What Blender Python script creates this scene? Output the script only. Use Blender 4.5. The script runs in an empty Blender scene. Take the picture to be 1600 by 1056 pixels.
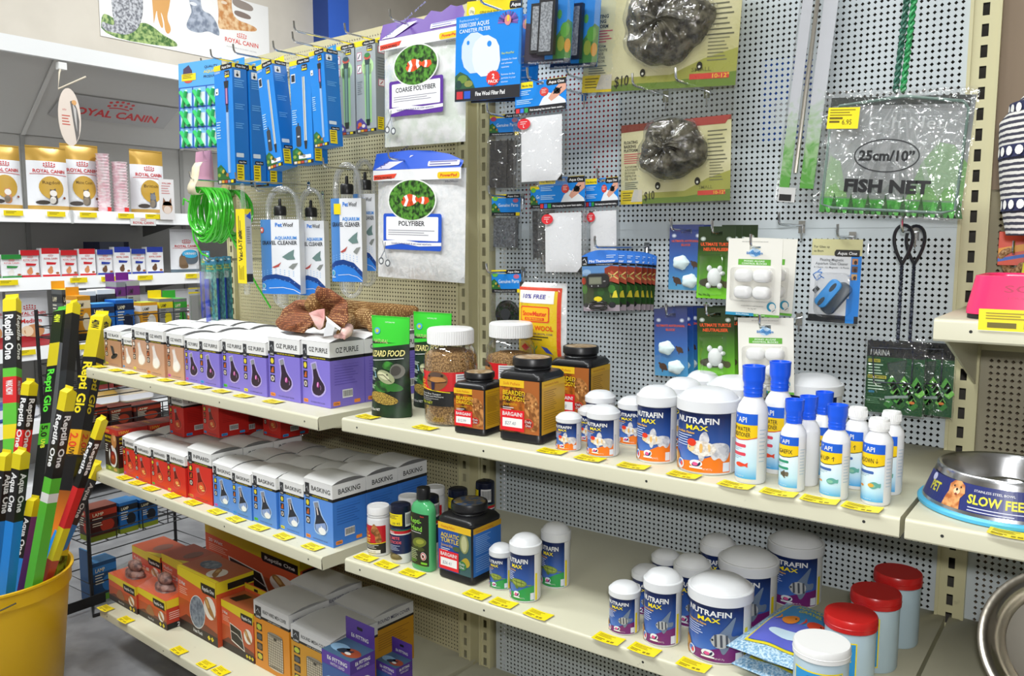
import bpy,bmesh,math,random
from mathutils import Vector,Matrix
from mathutils.geometry import tessellate_polygon
D=bpy.data;SC=bpy.context.scene;COL=SC.collection
rnd=random.Random(11)
ZU,ZM,ZB=0.96,0.6238,0.1562
DR,DL,BAY=0.5054,0.5367,1.2
AL=-0.0634
YAW,PITCH,ROLL,FPX=math.radians(-36.0499),math.radians(-6.5443),math.radians(0.0464),1315.15
CAM=Vector((1.4413,-1.8156,ZU+0.4037))
FW=Vector((math.sin(YAW)*math.cos(PITCH),math.cos(YAW)*math.cos(PITCH),math.sin(PITCH)))
_r=Vector((math.cos(YAW),-math.sin(YAW),0));_u=_r.cross(FW)
RT=_r*math.cos(ROLL)+_u*math.sin(ROLL);UP=_u*math.cos(ROLL)-_r*math.sin(ROLL)
cam=D.cameras.new('camera');camo=D.objects.new('camera',cam);COL.objects.link(camo)
cam.sensor_width=36;cam.lens=FPX/1600*36;cam.clip_start=0.05
m4=Matrix((RT,UP,-FW)).transposed().to_4x4();m4.translation=CAM
camo.matrix_world=m4;SC.camera=camo
SC.view_settings.view_transform='Standard';SC.view_settings.look='None'
SC.view_settings.gamma=1;SC.view_settings.use_curve_mapping=False
SC.view_settings.exposure=0.0
W=D.worlds.new('shop_ambience');SC.world=W;W.use_nodes=True
W.node_tree.nodes['Background'].inputs[0].default_value=(0.95,0.98,1.0,1)
W.node_tree.nodes['Background'].inputs[1].default_value=0.50
def area(name,loc,rot,sx,sy,power,color=(1,1,1)):
 l=D.lights.new(name,'AREA');l.shape='RECTANGLE';l.size=sx;l.size_y=sy
 l.energy=power;l.color=color
 o=D.objects.new(name,l);COL.objects.link(o);o.location=loc;o.rotation_euler=rot
 return o
FLASH=area('flash_lamp',CAM+Vector((0.02,0.0,0.10)),camo.rotation_euler,0.07,0.05,13)
CEIL_LIGHTS=[(-2.0,-1.3,70),(-0.5,-1.8,48),(1.0,-2.1,52),(-1.9,1.6,66),(0.8,-4.6,26),(1.6,2.2,50)]
for _x,_y,_e in CEIL_LIGHTS:
 area('ceiling_lamp',(_x,_y,3.70),(0,0,0),1.2,0.3,_e,(0.96,0.99,1.0))
def ray(px,py):return FW+RT*((px-800)/FPX)+UP*((528-py)/FPX)
def at_z(px,py,z):
 d=ray(px,py);return CAM+d*((z-CAM.z)/d.z)
def at_y(px,py,y):
 d=ray(px,py);return CAM+d*((y-CAM.y)/d.y)
def at_x(px,py,x):
 d=ray(px,py);return CAM+d*((x-CAM.x)/d.x)
def at_d(px,py,t):return CAM+ray(px,py)*t
LN=Vector((-math.sin(AL),math.cos(AL),0));LU=Vector((math.cos(AL),math.sin(AL),0))
def at_l(px,py,y):
 d=ray(px,py);return CAM+d*((y-CAM.dot(LN))/d.dot(LN))
def LF(x,y,z):return LU*x+LN*y+Vector((0,0,z))
def pix(P):
 d=Vector(P)-CAM;z=d.dot(FW);return 800+FPX*d.dot(RT)/z,528-FPX*d.dot(UP)/z
_mats={}
def lin(h):
 h=h.lstrip('#');c=[int(h[i:i+2],16)/255 for i in(0,2,4)]
 return tuple(x/12.92 if x<=.04045 else((x+.055)/1.055)**2.4 for x in c)
def M(h,rough=0.45,metal=0.0,coat=0.0,sub=0.0):
 key=(h,rough,metal,coat)
 if key in _mats:return _mats[key]
 m=D.materials.new('print_'+h.lstrip('#'));m.use_nodes=True
 b=m.node_tree.nodes['Principled BSDF']
 b.inputs['Base Color'].default_value=(*lin(h),1);b.inputs['Roughness'].default_value=rough
 b.inputs['Metallic'].default_value=metal;b.inputs['Coat Weight'].default_value=coat
 _mats[key]=m;return m
def node_mat(name,build):
 if name in _mats:return _mats[name]
 m=D.materials.new(name);m.use_nodes=True
 nt=m.node_tree;b=nt.nodes['Principled BSDF']
 build(nt,nt.nodes,nt.links,b);_mats[name]=m;return m
def noisy(name,h1,h2,scale=30,rough=0.5,bump=0.0,metal=0.0,detail=4,lo=0.4,hi=0.6,dist=0.0):
 def bld(nt,n,l,b):
  tc=n.new('ShaderNodeTexCoord');nz=n.new('ShaderNodeTexNoise');cr=n.new('ShaderNodeValToRGB')
  nz.inputs['Scale'].default_value=scale;nz.inputs['Detail'].default_value=detail
  nz.inputs['Distortion'].default_value=dist
  cr.color_ramp.elements[0].position=lo;cr.color_ramp.elements[1].position=hi
  cr.color_ramp.elements[0].color=(*lin(h1),1);cr.color_ramp.elements[1].color=(*lin(h2),1)
  l.new(tc.outputs['Object'],nz.inputs['Vector']);l.new(nz.outputs['Fac'],cr.inputs['Fac'])
  l.new(cr.outputs['Color'],b.inputs['Base Color'])
  b.inputs['Roughness'].default_value=rough;b.inputs['Metallic'].default_value=metal
  if bump:
   bp=n.new('ShaderNodeBump');bp.inputs['Strength'].default_value=bump;bp.inputs['Distance'].default_value=0.01
   l.new(nz.outputs['Fac'],bp.inputs['Height']);l.new(bp.outputs['Normal'],b.inputs['Normal'])
 return node_mat(name,bld)
def clear(name,tint='#FFFFFF',gloss=0.12,rough=0.08,bump=0.0,scale=40,haze=0.0,hazecol='#FFFFFF'):
 """thin clear plastic film: mostly lets light through, with a sheen"""
 if name in _mats:return _mats[name]
 m=D.materials.new(name);m.use_nodes=True;nt=m.node_tree;n=nt.nodes;l=nt.links
 n.clear()
 out=n.new('ShaderNodeOutputMaterial');tr=n.new('ShaderNodeBsdfTransparent');gl=n.new('ShaderNodeBsdfGlossy')
 mx=n.new('ShaderNodeMixShader');lw=n.new('ShaderNodeLayerWeight');ma=n.new('ShaderNodeMath')
 tr.inputs[0].default_value=(*lin(tint),1);gl.inputs['Roughness'].default_value=rough
 lw.inputs[0].default_value=0.35;ma.operation='MULTIPLY_ADD';ma.inputs[1].default_value=0.5;ma.inputs[2].default_value=gloss
 l.new(lw.outputs['Facing'],ma.inputs[0]);l.new(ma.outputs[0],mx.inputs[0])
 l.new(tr.outputs[0],mx.inputs[1]);l.new(gl.outputs[0],mx.inputs[2])
 last=mx
 if haze:
  df=n.new('ShaderNodeBsdfDiffuse');df.inputs[0].default_value=(*lin(hazecol),1)
  m2=n.new('ShaderNodeMixShader');m2.inputs[0].default_value=haze
  l.new(mx.outputs[0],m2.inputs[1]);l.new(df.outputs[0],m2.inputs[2]);last=m2
 l.new(last.outputs[0],out.inputs[0])
 if bump:
  tc=n.new('ShaderNodeTexCoord');nz=n.new('ShaderNodeTexNoise');bp=n.new('ShaderNodeBump')
  nz.inputs['Scale'].default_value=scale;nz.inputs['Detail'].default_value=2;nz.inputs['Distortion'].default_value=1.0
  bp.inputs['Strength'].default_value=bump;bp.inputs['Distance'].default_value=0.01
  l.new(tc.outputs['Object'],nz.inputs['Vector']);l.new(nz.outputs['Fac'],bp.inputs['Height'])
  l.new(bp.outputs['Normal'],gl.inputs['Normal'])
 _mats[name]=m;return m
def ramp_mat(name,stops,z0,z1,rough=0.4,axis='Z'):
 """printed colour blend along one axis of the object"""
 def bld(nt,n,l,b):
  tc=n.new('ShaderNodeTexCoord');sp=n.new('ShaderNodeSeparateXYZ');mr=n.new('ShaderNodeMapRange');cr=n.new('ShaderNodeValToRGB')
  mr.inputs['From Min'].default_value=z0;mr.inputs['From Max'].default_value=z1
  e=cr.color_ramp.elements
  while len(e)<len(stops):e.new(0.5)
  for k,(p,h)in enumerate(stops):e[k].position=p;e[k].color=(*lin(h),1)
  l.new(tc.outputs['Object'],sp.inputs[0]);l.new(sp.outputs[axis],mr.inputs['Value'])
  l.new(mr.outputs[0],cr.inputs[0]);l.new(cr.outputs[0],b.inputs['Base Color'])
  b.inputs['Roughness'].default_value=rough
 return node_mat(name,bld)
WHITE=M('#E6E6E4');BLACK=M('#1A1A1C');YEL=M('#F5DE14');INK=M('#3A3A3A',.6)
CHROME=M('#D8DADC',.18,1.0);STEEL=M('#CFD0D2',.22,1.0)
_txt={}
def glyphs(s,bold=0.0,shear=0.0):
 key=(s,bold,shear)
 if key in _txt:return _txt[key]
 c=D.curves.new('lettering','FONT');c.body=s;c.size=1;c.resolution_u=2
 c.offset=bold;c.shear=shear;c.fill_mode='FRONT'
 o=D.objects.new('lettering',c);me=D.meshes.new_from_object(o)
 vs=[(v.co.x,v.co.y)for v in me.vertices]
 ps=[[vs[i]for i in p.vertices]for p in me.polygons]
 D.objects.remove(o);D.curves.remove(c);D.meshes.remove(me)
 if not vs:vs=[(0,0),(1,1)]
 x0,x1=min(v[0]for v in vs),max(v[0]for v in vs)
 r=(ps,x0,x1);_txt[key]=r;return r
CAPH=0.729
EPS=0.00025
class Flat:
 strip=None
 def __init__(s,o,U,V):s.o=Vector(o);s.U=Vector(U).normalized();s.V=Vector(V).normalized();s.N=s.U.cross(s.V)
 def __call__(s,u,v,k):return s.o+s.U*u+s.V*v+s.N*(k*EPS)
class Cyl:
 """u runs round the can to the right as seen from outside, v up"""
 def __init__(s,R,th0,z0=0,c=(0,0)):s.R,s.th0,s.z0,s.c=R,th0,z0,c;s.strip=(max(0.0025,2*math.sqrt(2*R*0.00012)),None)
 def __call__(s,u,v,k):
  t=s.th0+u/s.R;q=s.R+k*EPS*1.3+0.0003
  return Vector((s.c[0]+q*math.cos(t),s.c[1]+q*math.sin(t),s.z0+v))
class Surf:
 def __init__(s,fn,su,sv):s.fn=fn;s.strip=(su,sv)
 def __call__(s,u,v,k):return s.fn(u,v,k*EPS*1.5)
def _clip(pts,ax,lim,keep_lo):
 out=[]
 for i in range(len(pts)):
  a,b=pts[i-1],pts[i]
  ia=(a[ax]<=lim)if keep_lo else(a[ax]>=lim);ib=(b[ax]<=lim)if keep_lo else(b[ax]>=lim)
  if ia!=ib:
   t=(lim-a[ax])/(b[ax]-a[ax]);out.append((a[0]+(b[0]-a[0])*t,a[1]+(b[1]-a[1])*t))
  if ib:out.append(b)
 return out
def _strips(pts,ax,w):
 lo,hi=min(p[ax]for p in pts),max(p[ax]for p in pts)
 i0,i1=math.floor(lo/w+1e-6),math.ceil(hi/w-1e-6)
 if i1-i0<=1:return[pts]
 res=[]
 for i in range(i0,i1):
  q=_clip(_clip(pts,ax,i*w,False),ax,(i+1)*w,True)
  if len(q)>=3:res.append(q)
 return res
def soft(p,it=2):
 for _ in range(it):p=[q for i in range(len(p))for q in((p[i-1][0]*.25+p[i][0]*.75,p[i-1][1]*.25+p[i][1]*.75),(p[i][0]*.75+p[(i+1)%len(p)][0]*.25,p[i][1]*.75+p[(i+1)%len(p)][1]*.25))]
 return p
class MB:
 def __init__(s):s.v=[];s.f=[];s.mi=[];s.sm=[];s.mats=[]
 def _m(s,m):
  if m not in s.mats:s.mats.append(m)
  return s.mats.index(m)
 def add(s,vs,fs,mat,smooth=False):
  b=len(s.v);s.v.extend(tuple(v)for v in vs);k=s._m(mat)
  for f in fs:s.f.append([b+i for i in f]);s.mi.append(k);s.sm.append(smooth)
 def box(s,x0,y0,z0,x1,y1,z1,mat,**kw):
  vs=[(x0,y0,z0),(x1,y0,z0),(x1,y1,z0),(x0,y1,z0),(x0,y0,z1),(x1,y0,z1),(x1,y1,z1),(x0,y1,z1)]
  for nm,f in(('bottom',(3,2,1,0)),('top',(4,5,6,7)),('front',(0,1,5,4)),('right',(1,2,6,5)),('back',(2,3,7,6)),('left',(3,0,4,7))):
   s.add([vs[i]for i in f],[(0,1,2,3)],kw.get(nm,mat))
 def hexa(s,p,mat,**kw):
  for nm,f in(('bottom',(3,2,1,0)),('top',(4,5,6,7)),('front',(0,1,5,4)),('right',(1,2,6,5)),('back',(2,3,7,6)),('left',(3,0,4,7))):
   s.add([p[i]for i in f],[(0,1,2,3)],kw.get(nm,mat))
 def stack(s,rings,mats,cap0=True,cap1=True,smooth=True,closed=True):
  n=len(rings[0])
  for i in range(len(rings)-1):
   m=mats[i]if isinstance(mats,(list,tuple))else mats
   if m is None:continue
   vs=list(rings[i])+list(rings[i+1]);fs=[]
   for j in range(n if closed else n-1):
    a=j;b=(j+1)%n;fs.append((a,b,n+b,n+a))
   s.add(vs,fs,m,smooth)
  m0=mats[0]if isinstance(mats,(list,tuple))else mats
  m1=mats[-1]if isinstance(mats,(list,tuple))else mats
  if cap0:s.add(rings[0],[tuple(reversed(range(n)))],m0)
  if cap1:s.add(rings[-1],[tuple(range(n))],m1)
 def lathe(s,prof,mats,n=40,c=(0,0),cap0=True,cap1=True,smooth=True,sx=1,sy=1):
  rings=[[(c[0]+sx*r*math.cos(2*math.pi*j/n),c[1]+sy*r*math.sin(2*math.pi*j/n),z)for j in range(n)]for r,z in prof]
  s.stack(rings,mats,cap0,cap1,smooth)
 def tube(s,pts,r,mat,n=8,caps=True,closed=False):
  pts=[Vector(p)for p in pts];N=len(pts);rings=[]
  t0=(pts[1]-pts[0]).normalized();ref=Vector((0,0,1))if abs(t0.z)<.9 else Vector((1,0,0))
  nx=t0.cross(ref).normalized()
  for i in range(N):
   if closed:t=(pts[(i+1)%N]-pts[i-1]).normalized()
   else:t=(pts[min(i+1,N-1)]-pts[max(i-1,0)]).normalized()
   nx=(nx-t*nx.dot(t)).normalized();ny=t.cross(nx)
   rr=r[i]if isinstance(r,(list,tuple))else r
   rings.append([pts[i]+(nx*math.cos(2*math.pi*j/n)+ny*math.sin(2*math.pi*j/n))*rr for j in range(n)])
  if closed:rings.append(rings[0])
  s.stack(rings,mat,caps and not closed,caps and not closed)
 def poly(s,fr,pts,mat,k=1):
  if fr.strip is None:
   s.add([fr(u,v,k)for u,v in pts],[tuple(range(len(pts)))],mat);return
  if len(pts)>4 or True:
   tris=[pts]if len(pts)<=4 else[[pts[i]for i in t]for t in tessellate_polygon([[Vector((u,v,0))for u,v in pts]])]
  A=sum(pts[i-1][0]*pts[i][1]-pts[i][0]*pts[i-1][1]for i in range(len(pts)))
  for t in tris:
   a=sum(t[i-1][0]*t[i][1]-t[i][0]*t[i-1][1]for i in range(len(t)))
   if a<0:t=list(reversed(t))
   qs=[t]
   for ax in(0,1):
    if fr.strip[ax]:qs=[q2 for q in qs for q2 in _strips(q,ax,fr.strip[ax])]
   for q in qs:s.add([fr(u,v,k)for u,v in q],[tuple(range(len(q)))],mat)
 def rect(s,fr,x,y,w,h,mat,k=1):s.poly(fr,[(x,y),(x+w,y),(x+w,y+h),(x,y+h)],mat,k)
 def rrect(s,fr,x,y,w,h,r,mat,k=1):
  p=[]
  for cx,cy,a0 in((x+w-r,y+r,-90),(x+w-r,y+h-r,0),(x+r,y+h-r,90),(x+r,y+r,180)):
   p+=[(cx+r*math.cos(math.radians(a0+a)),cy+r*math.sin(math.radians(a0+a)))for a in(0,30,60,90)]
  s.poly(fr,p,mat,k)
 def ell(s,fr,cx,cy,a,b,mat,k=1,n=20,rot=0):
  c,q=math.cos(rot),math.sin(rot);p=[]
  for j in range(n):
   x,y=a*math.cos(2*math.pi*j/n),b*math.sin(2*math.pi*j/n);p.append((cx+x*c-y*q,cy+x*q+y*c))
  s.poly(fr,p,mat,k)
 def blob(s,fr,pts,x,y,w,h,mat,k=1):s.poly(fr,[(x+a*w,y+b*h)for a,b in soft(pts)],mat,k)
 def line(s,fr,pts,w,mat,k=1):
  for(x0,y0),(x1,y1)in zip(pts,pts[1:]):
   d=math.hypot(x1-x0,y1-y0)or 1;nx,ny=-(y1-y0)/d*w/2,(x1-x0)/d*w/2
   s.poly(fr,[(x0-nx,y0-ny),(x1-nx,y1-ny),(x1+nx,y1+ny),(x0+nx,y0+ny)],mat,k)
 def text(s,fr,t,x,y,h,mat,w=None,k=2,bold=0.0,shear=0.0,al='l',rot=0,fit=None):
  """cap height h; w squeezes or stretches to that width; fit only caps the width; al = l, c or r"""
  ps,x0,x1=glyphs(t,bold,shear);sc=h/CAPH;sx=sc
  if w:sx=w/(x1-x0)
  elif fit and(x1-x0)*sc>fit:sx=fit/(x1-x0)
  wd=(x1-x0)*sx;off={'l':0,'c':-wd/2,'r':-wd}[al];c,q=math.cos(rot),math.sin(rot)
  for p in ps:
   pp=[]
   for a,b in p:
    X,Y=(a-x0)*sx+off,b*sc;pp.append((x+X*c-Y*q,y+X*q+Y*c))
   s.poly(fr,pp,mat,k)
  return wd
 def fine(s,fr,x,y,w,n,dy,mat,k=2,th=None,rag=0.3):
  for i in range(n):
   s.rect(fr,x,y-i*dy,w*(1-rag*((i*37+11)%10)/10),th or dy*0.38,mat,k)
 def barcode(s,fr,x,y,w,h,k=2):
  s.rect(fr,x,y,w,h,WHITE,k);q=x+w*.08;i=0
  while q<x+w*.9:
   t=w*(.02+.02*((i*7)%3));s.rect(fr,q,y+h*.16,t,h*.72,INK,k+1);q+=t+w*(.02+.015*((i*5)%3));i+=1
 def obj(s,name,parent=None,loc=(0,0,0),rot=(0,0,0)):
  me=D.meshes.new(name);me.from_pydata(s.v,[],s.f)
  for m in s.mats:me.materials.append(m)
  me.polygons.foreach_set('material_index',s.mi);me.polygons.foreach_set('use_smooth',s.sm)
  if any(s.sm)and len(s.v)<60000:
   bm=bmesh.new();bm.from_mesh(me);bmesh.ops.remove_doubles(bm,verts=bm.verts,dist=2e-6);bm.to_mesh(me);bm.free();me.set_sharp_from_angle(angle=math.radians(40))
  me.update();o=D.objects.new(name,me);COL.objects.link(o)
  o.location=loc;o.rotation_euler=rot
  if parent:o.parent=parent
  return o
def rr(w,d,r,n=4,z=0,cx=0,cy=0):
 p=[]
 for x,y,a0 in((w/2-r,-d/2+r,-90),(w/2-r,d/2-r,0),(-w/2+r,d/2-r,90),(-w/2+r,-d/2+r,180)):
  for j in range(n+1):
   a=math.radians(a0+90*j/n);p.append((cx+x+r*math.cos(a),cy+y+r*math.sin(a),z))
 return p
def tag(o,label,cat,group=None,kind=None):
 if label:o['label']=label
 if cat:o['category']=cat
 if group:o['group']=group
 if kind:o['kind']=kind
 return o
def thing(name,label,cat,loc=(0,0,0),rot=(0,0,0),group=None):
 o=D.objects.new(name,None);COL.objects.link(o);o.empty_display_size=0.05
 o.location=loc;o.rotation_euler=rot if isinstance(rot,(tuple,list))else(0,0,rot)
 return tag(o,label,cat,group)
KIDS={}
def copy_thing(o,loc,rot=None,label=None,group=None):
 def cp(a,par):
  c=a.copy();COL.objects.link(c)
  if par:c.parent=par
  for ch in a.children:cp(ch,c)
  return c
 c=cp(o,None);c.location=loc
 if rot is not None:c.rotation_euler=rot if isinstance(rot,(tuple,list))else(0,0,rot)
 if label:c['label']=label
 if group:c['group']=group
 return c
def smooth_mod(o,lv=1):
 m=o.modifiers.new('subsurf','SUBSURF');m.levels=lv;m.render_levels=lv;return o
# the room
def struct(mb,name):return tag(mb.obj(name),None,None,None,'structure')
FLOORM=noisy('grey_vinyl_floor','#7C7C7E','#8E8E90',9,.35,0.02)
BEIGE=noisy('painted_plaster','#CFC8BC','#D6CFC3',3,.8,0.02)
m=MB();m.box(-4.2,-7,-0.05,6,5,0,FLOORM);struct(m,'floor')
m=MB();m.box(-4.2,-7,3.78,6,5,3.85,M('#E6E6E2',.8));struct(m,'ceiling')
m=MB();m.box(-4.2,-7,0,-4.02,5,3.78,BEIGE);m.box(-4.02,-7,ZU+1.3,-3.72,5,3.78,BEIGE);struct(m,'wall_left')
m=MB();m.box(-4.2,4.9,0,6,5,3.78,BEIGE);struct(m,'wall_back')
m=MB();m.box(5.9,-7,0,6,5,3.78,BEIGE);struct(m,'wall_right')
m=MB();m.box(-4.2,-7.1,0,6,-7,3.78,BEIGE);struct(m,'wall_front')
p=at_x(500,30,-3.55);q=at_x(545,30,-3.55);e=at_x(513,30,-3.55)
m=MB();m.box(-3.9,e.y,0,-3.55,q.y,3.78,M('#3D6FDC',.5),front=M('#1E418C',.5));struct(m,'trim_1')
for i,(x,y,e)in enumerate(CEIL_LIGHTS):
 t=thing('ceiling_light','fluorescent ceiling light panel number %d'%(i+1)if 0 else None,'ceiling light',(x,y,3.78),0,'fluorescent lights on the shop ceiling')
 t['label']='rectangular fluorescent light panel fixed to the shop ceiling'
 m=MB();m.box(-.65,-.18,-.04,.65,.18,0,M('#EDEDED',.5));m.obj('housing',t)
 em=node_mat('lit_diffuser',lambda nt,n,l,b:(b.inputs['Emission Color'].__setattr__('default_value',(1,1,1,1)),b.inputs['Emission Strength'].__setattr__('default_value',3)))
 m=MB();m.box(-.6,-.15,-.045,.6,.15,-.041,em);m.obj('diffuser',t)
# main shelving units
def steel_paint(name,h,speck='#8A867A'):
 def bld(nt,n,l,b):
  tc=n.new('ShaderNodeTexCoord');nz=n.new('ShaderNodeTexNoise');cr=n.new('ShaderNodeValToRGB')
  nz.inputs['Scale'].default_value=34;nz.inputs['Detail'].default_value=6;nz.inputs['Roughness'].default_value=.7
  e=cr.color_ramp.elements;e[0].position=.24;e[1].position=.33;e[0].color=(*lin(speck),1);e[1].color=(*lin(h),1)
  l.new(tc.outputs['Object'],nz.inputs['Vector']);l.new(nz.outputs['Fac'],cr.inputs[0]);l.new(cr.outputs[0],b.inputs['Base Color'])
  b.inputs['Roughness'].default_value=.32
 return node_mat(name,bld)
CREAM=steel_paint('cream_shelf_paint','#D2CFB6');POST=steel_paint('cream_post_paint','#CDC79F','#BDB793')
BRDL=M('#CBC39C',.5);BRDR=M('#C3CBCE',.45);DARK=M('#2B2926',.7);HOLE=M('#4A463F',.8)
def pegboard(m,x0,x1,z0,z1,mat,pitch=0.012,a=0.0037,y=0.0,ox=0.0):
 """perforated sheet: every hole a real diamond opening with a rim"""
 nx,nz=int((x1-x0-.02)/pitch),int((z1-z0-.02)/pitch)
 gx0,gz0=x0+((x1-x0)-nx*pitch)/2,z0+((z1-z0)-nz*pitch)/2
 vs,fs=[],[];h=pitch/2
 cor={}
 for i in range(nx+1):
  for j in range(nz+1):
   cor[i,j]=len(vs);vs.append((gx0+i*pitch,y,gz0+j*pitch))
 for i in range(nx):
  for j in range(nz):
   cx,cz=gx0+i*pitch+h,gz0+j*pitch+h;b=len(vs)
   vs+=[(cx,y,cz-a),(cx+a,y,cz),(cx,y,cz+a),(cx-a,y,cz)]
   vs+=[(cx,y+.0012,cz-a),(cx+a,y+.0012,cz),(cx,y+.0012,cz+a),(cx-a,y+.0012,cz)]
   c=[cor[i,j],cor[i+1,j],cor[i+1,j+1],cor[i,j+1]]
   for q in range(4):
    fs.append((c[q],c[(q+1)%4],b+(q+1)%4,b+q));
    fs.append((c[(q+1)%4],b+(q+1)%4,b+(q+1)%4))if 0 else None
    fs.append((b+q,b+(q+1)%4,b+4+(q+1)%4,b+4+q))
 m.add(vs,fs,mat)
 for(a0,b0,a1,b1)in((x0,z0,gx0,z1),(gx0+nx*pitch,z0,x1,z1),(gx0,z0,gx0+nx*pitch,gz0),(gx0,gz0+nz*pitch,gx0+nx*pitch,z1)):
  if a1-a0>1e-5 and b1-b0>1e-5:m.add([(a0,y,b0),(a1,y,b0),(a1,y,b1),(a0,y,b1)],[(0,1,2,3)],mat)
def upright(m,xc,w,z1,slots=True,y=0.0,slx=0.0,dp=0.05,zoff=0.0):
 """channel post with a column of slots, real openings"""
 sw,sh,pt=0.0115,0.0225,0.03762
 x0,x1=xc-w/2,xc+w/2;s0,s1=xc+slx-sw/2,xc+slx+sw/2;yf=y-.012
 q=lambda a,b,c,d:m.add([(a,yf,b),(c,yf,b),(c,yf,d),(a,yf,d)],[(0,1,2,3)],POST)
 q(x0,0,s0,z1);q(s1,0,x1,z1)
 z=zoff%pt;prev=0
 while z<z1-.03:
  q(s0,prev,s1,z-sh/2)if z-sh/2>prev else None
  m.add([(s0,yf,z-sh/2),(s1,yf,z-sh/2),(s1,yf+.002,z-sh/2),(s0,yf+.002,z-sh/2)],[(0,1,2,3)],POST)
  m.add([(s1,yf,z-sh/2),(s1,yf,z+sh/2),(s1,yf+.002,z+sh/2),(s1,yf+.002,z-sh/2)],[(0,1,2,3)],POST)
  m.add([(s0,yf,z-sh/2),(s0,yf,z+sh/2),(s0,yf+.002,z+sh/2),(s0,yf+.002,z-sh/2)],[(0,1,2,3)],POST)
  prev=z+sh/2;z+=pt
 q(s0,prev,s1,z1)
 m.box(x0-.002,yf-.003,0,x0+.004,y+dp,z1,POST);m.box(x1-.004,yf-.003,0,x1+.002,y+dp,z1,POST)
 m.box(x0+.004,y+dp-.004,0,x1-.004,y+dp,z1,HOLE)
def shelf_deck(m,x0,x1,dep,z,lip=0.032,perf=False):
 """pressed steel shelf: rolled front edge, drop lip, returned ends"""
 r=0.006;prof=[(0.0,z)]
 for j in range(5):
  a=math.radians(90*j/4);prof.append((-(dep-r)-r*math.sin(a),z-r+r*math.cos(a)))
 prof+=[(-dep,z-lip+.003),(-dep+.003,z-lip),(-dep+.02,z-lip),(-dep+.02,z-lip+.004)]
 n=len(prof)
 vs=[(x0,y,q)for y,q in prof]+[(x1,y,q)for y,q in prof]
 m.add(vs,[(i,i+n,i+1+n,i+1)for i in range(n-1)],CREAM,True)
 for x in(x0,x1):
  m.add([(x,-dep+.001,z-.004),(x,-.01,z-.004),(x,-.01,z-lip),(x,-dep+.004,z-lip)],[(0,1,2,3)],CREAM)
  m.add([(x,-dep+.001,z-.004),(x,-dep+.004,z),(x,0,z),(x,0,z-.004)],[(0,1,2,3)],CREAM)
 m.box(x0+.003,-dep+.025,z-lip+.002,x1-.003,-.005,z-.003,CREAM)
 hx=M('#2A2A28',.8)
 k=int((x1-x0)/.3)
 for i in range(k+1):
  x=x0+.05+(x1-x0-.1)*i/k;fr=Flat((x,-dep,z-lip*.5),(1,0,0),(0,0,1));m.ell(fr,0,0,.0025,.0025,hx,1,8)
 if perf:
  fr=Flat((0,0,z),(1,0,0),(0,1,0));i=0;x=x0+.04
  while x<x1-.03:m.ell(fr,x,-dep+.12,.003,.003,hx,1,8);x+=.031
def bracket(m,x,dep,z,drop=.11):
 m.hexa([(x-.003,-dep+.04,z-.034),(x+.003,-dep+.04,z-.034),(x+.003,0,z-drop),(x-.003,0,z-drop),
(x-.003,-dep+.04,z-.031),(x+.003,-dep+.04,z-.031),(x+.003,0,z-.031),(x-.003,0,z-.031)],CREAM)
UL=thing('shelving_unit','cream steel shelving unit with perforated back holding bulb boxes and plush lizard','shelving',(0,0,0),(0,0,AL))
LX0,LX1=-1.205,-0.012
HL=ZU+1.03
m=MB();pegboard(m,LX0+.035,-.062,ZU+.425,HL,BRDL,.0117,.0034);pegboard(m,LX0+.035,-.062,ZU-.105,ZU+.42,BRDL,.0117,.0034);pegboard(m,LX0+.035,-.062,0.12,ZU-.109,BRDL,.0117,.0034)
m.box(LX0+.035,.001,ZU+.419,-.062,.012,ZU+.426,POST)
m.obj('back_panel',UL)
m=MB();upright(m,-.040,.042,HL,zoff=ZU-.264);m.obj('upright',UL)
m=MB();upright(m,LX0+.018,.034,HL,zoff=ZU-.264);m.obj('upright',UL)
m=MB();m.box(LX0+.30,.09,.1,-.062,.096,HL-.05,M('#3E3A30',.9));m.obj('dark_backing',UL)  # dark sheet added in open air so the peg holes look shaded
for z,pf in((ZU,0),(ZM,0),(ZB,1)):
 m=MB();shelf_deck(m,LX0,LX1,DL,z-.0007,perf=pf);sh=m.obj('shelf',UL)
 if z>.3:
  m=MB();bracket(m,LX0+.02,DL,z);m.obj('bracket',sh);m=MB();bracket(m,LX1-.012,DL,z);m.obj('bracket',sh)
for x in(LX0+.05,LX1-.05):
 m=MB();m.box(x-.015,-.36,0,x+.015,-.30,ZB-.034,POST);m.obj('foot',UL)
UR=thing('shelving_unit','long shelving run with pale grey pegboard and cream shelves of fish food','shelving')
XB=0.065
HR=ZU+1.05
m=MB();pegboard(m,XB,1.178,ZU+.432,HR,BRDR);pegboard(m,XB,1.178,ZU-.105,ZU+.428,BRDR);pegboard(m,XB,1.178,0.12,ZU-.109,BRDR)
m.box(XB,.001,ZU+.427,1.178,.012,ZU+.433,BRDR);m.obj('back_panel',UR)
m=MB();upright(m,.034,.036,HR,zoff=ZU-.2635);m.obj('upright',UR)
m=MB();upright(m,1.202,.048,HR,zoff=ZU-.3014);m.obj('upright',UR)
m=MB();m.box(1.2,.052,.1,2.4,.058,HR,M('#857560',.8));m.box(XB-.03,.09,.1,1.2,.096,HR-.01,M('#44403A',.9));m.obj('dark_backing',UR)  # brown bay panel, then a dark sheet added in open air to shade the holes
m=MB();pegboard(m,1.228,1.9,ZU-.105,ZU+.20,M('#9A937C',.5));pegboard(m,1.228,1.9,.1,ZU-.145,BRDR)
m.box(1.228,-.003,ZU-.145,1.9,.004,ZU-.105,BRDR);pegboard(m,1.228,1.9,ZU+.235,ZU+.50,M('#8A8264',.5));m.obj('back_panel',UR)
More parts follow.
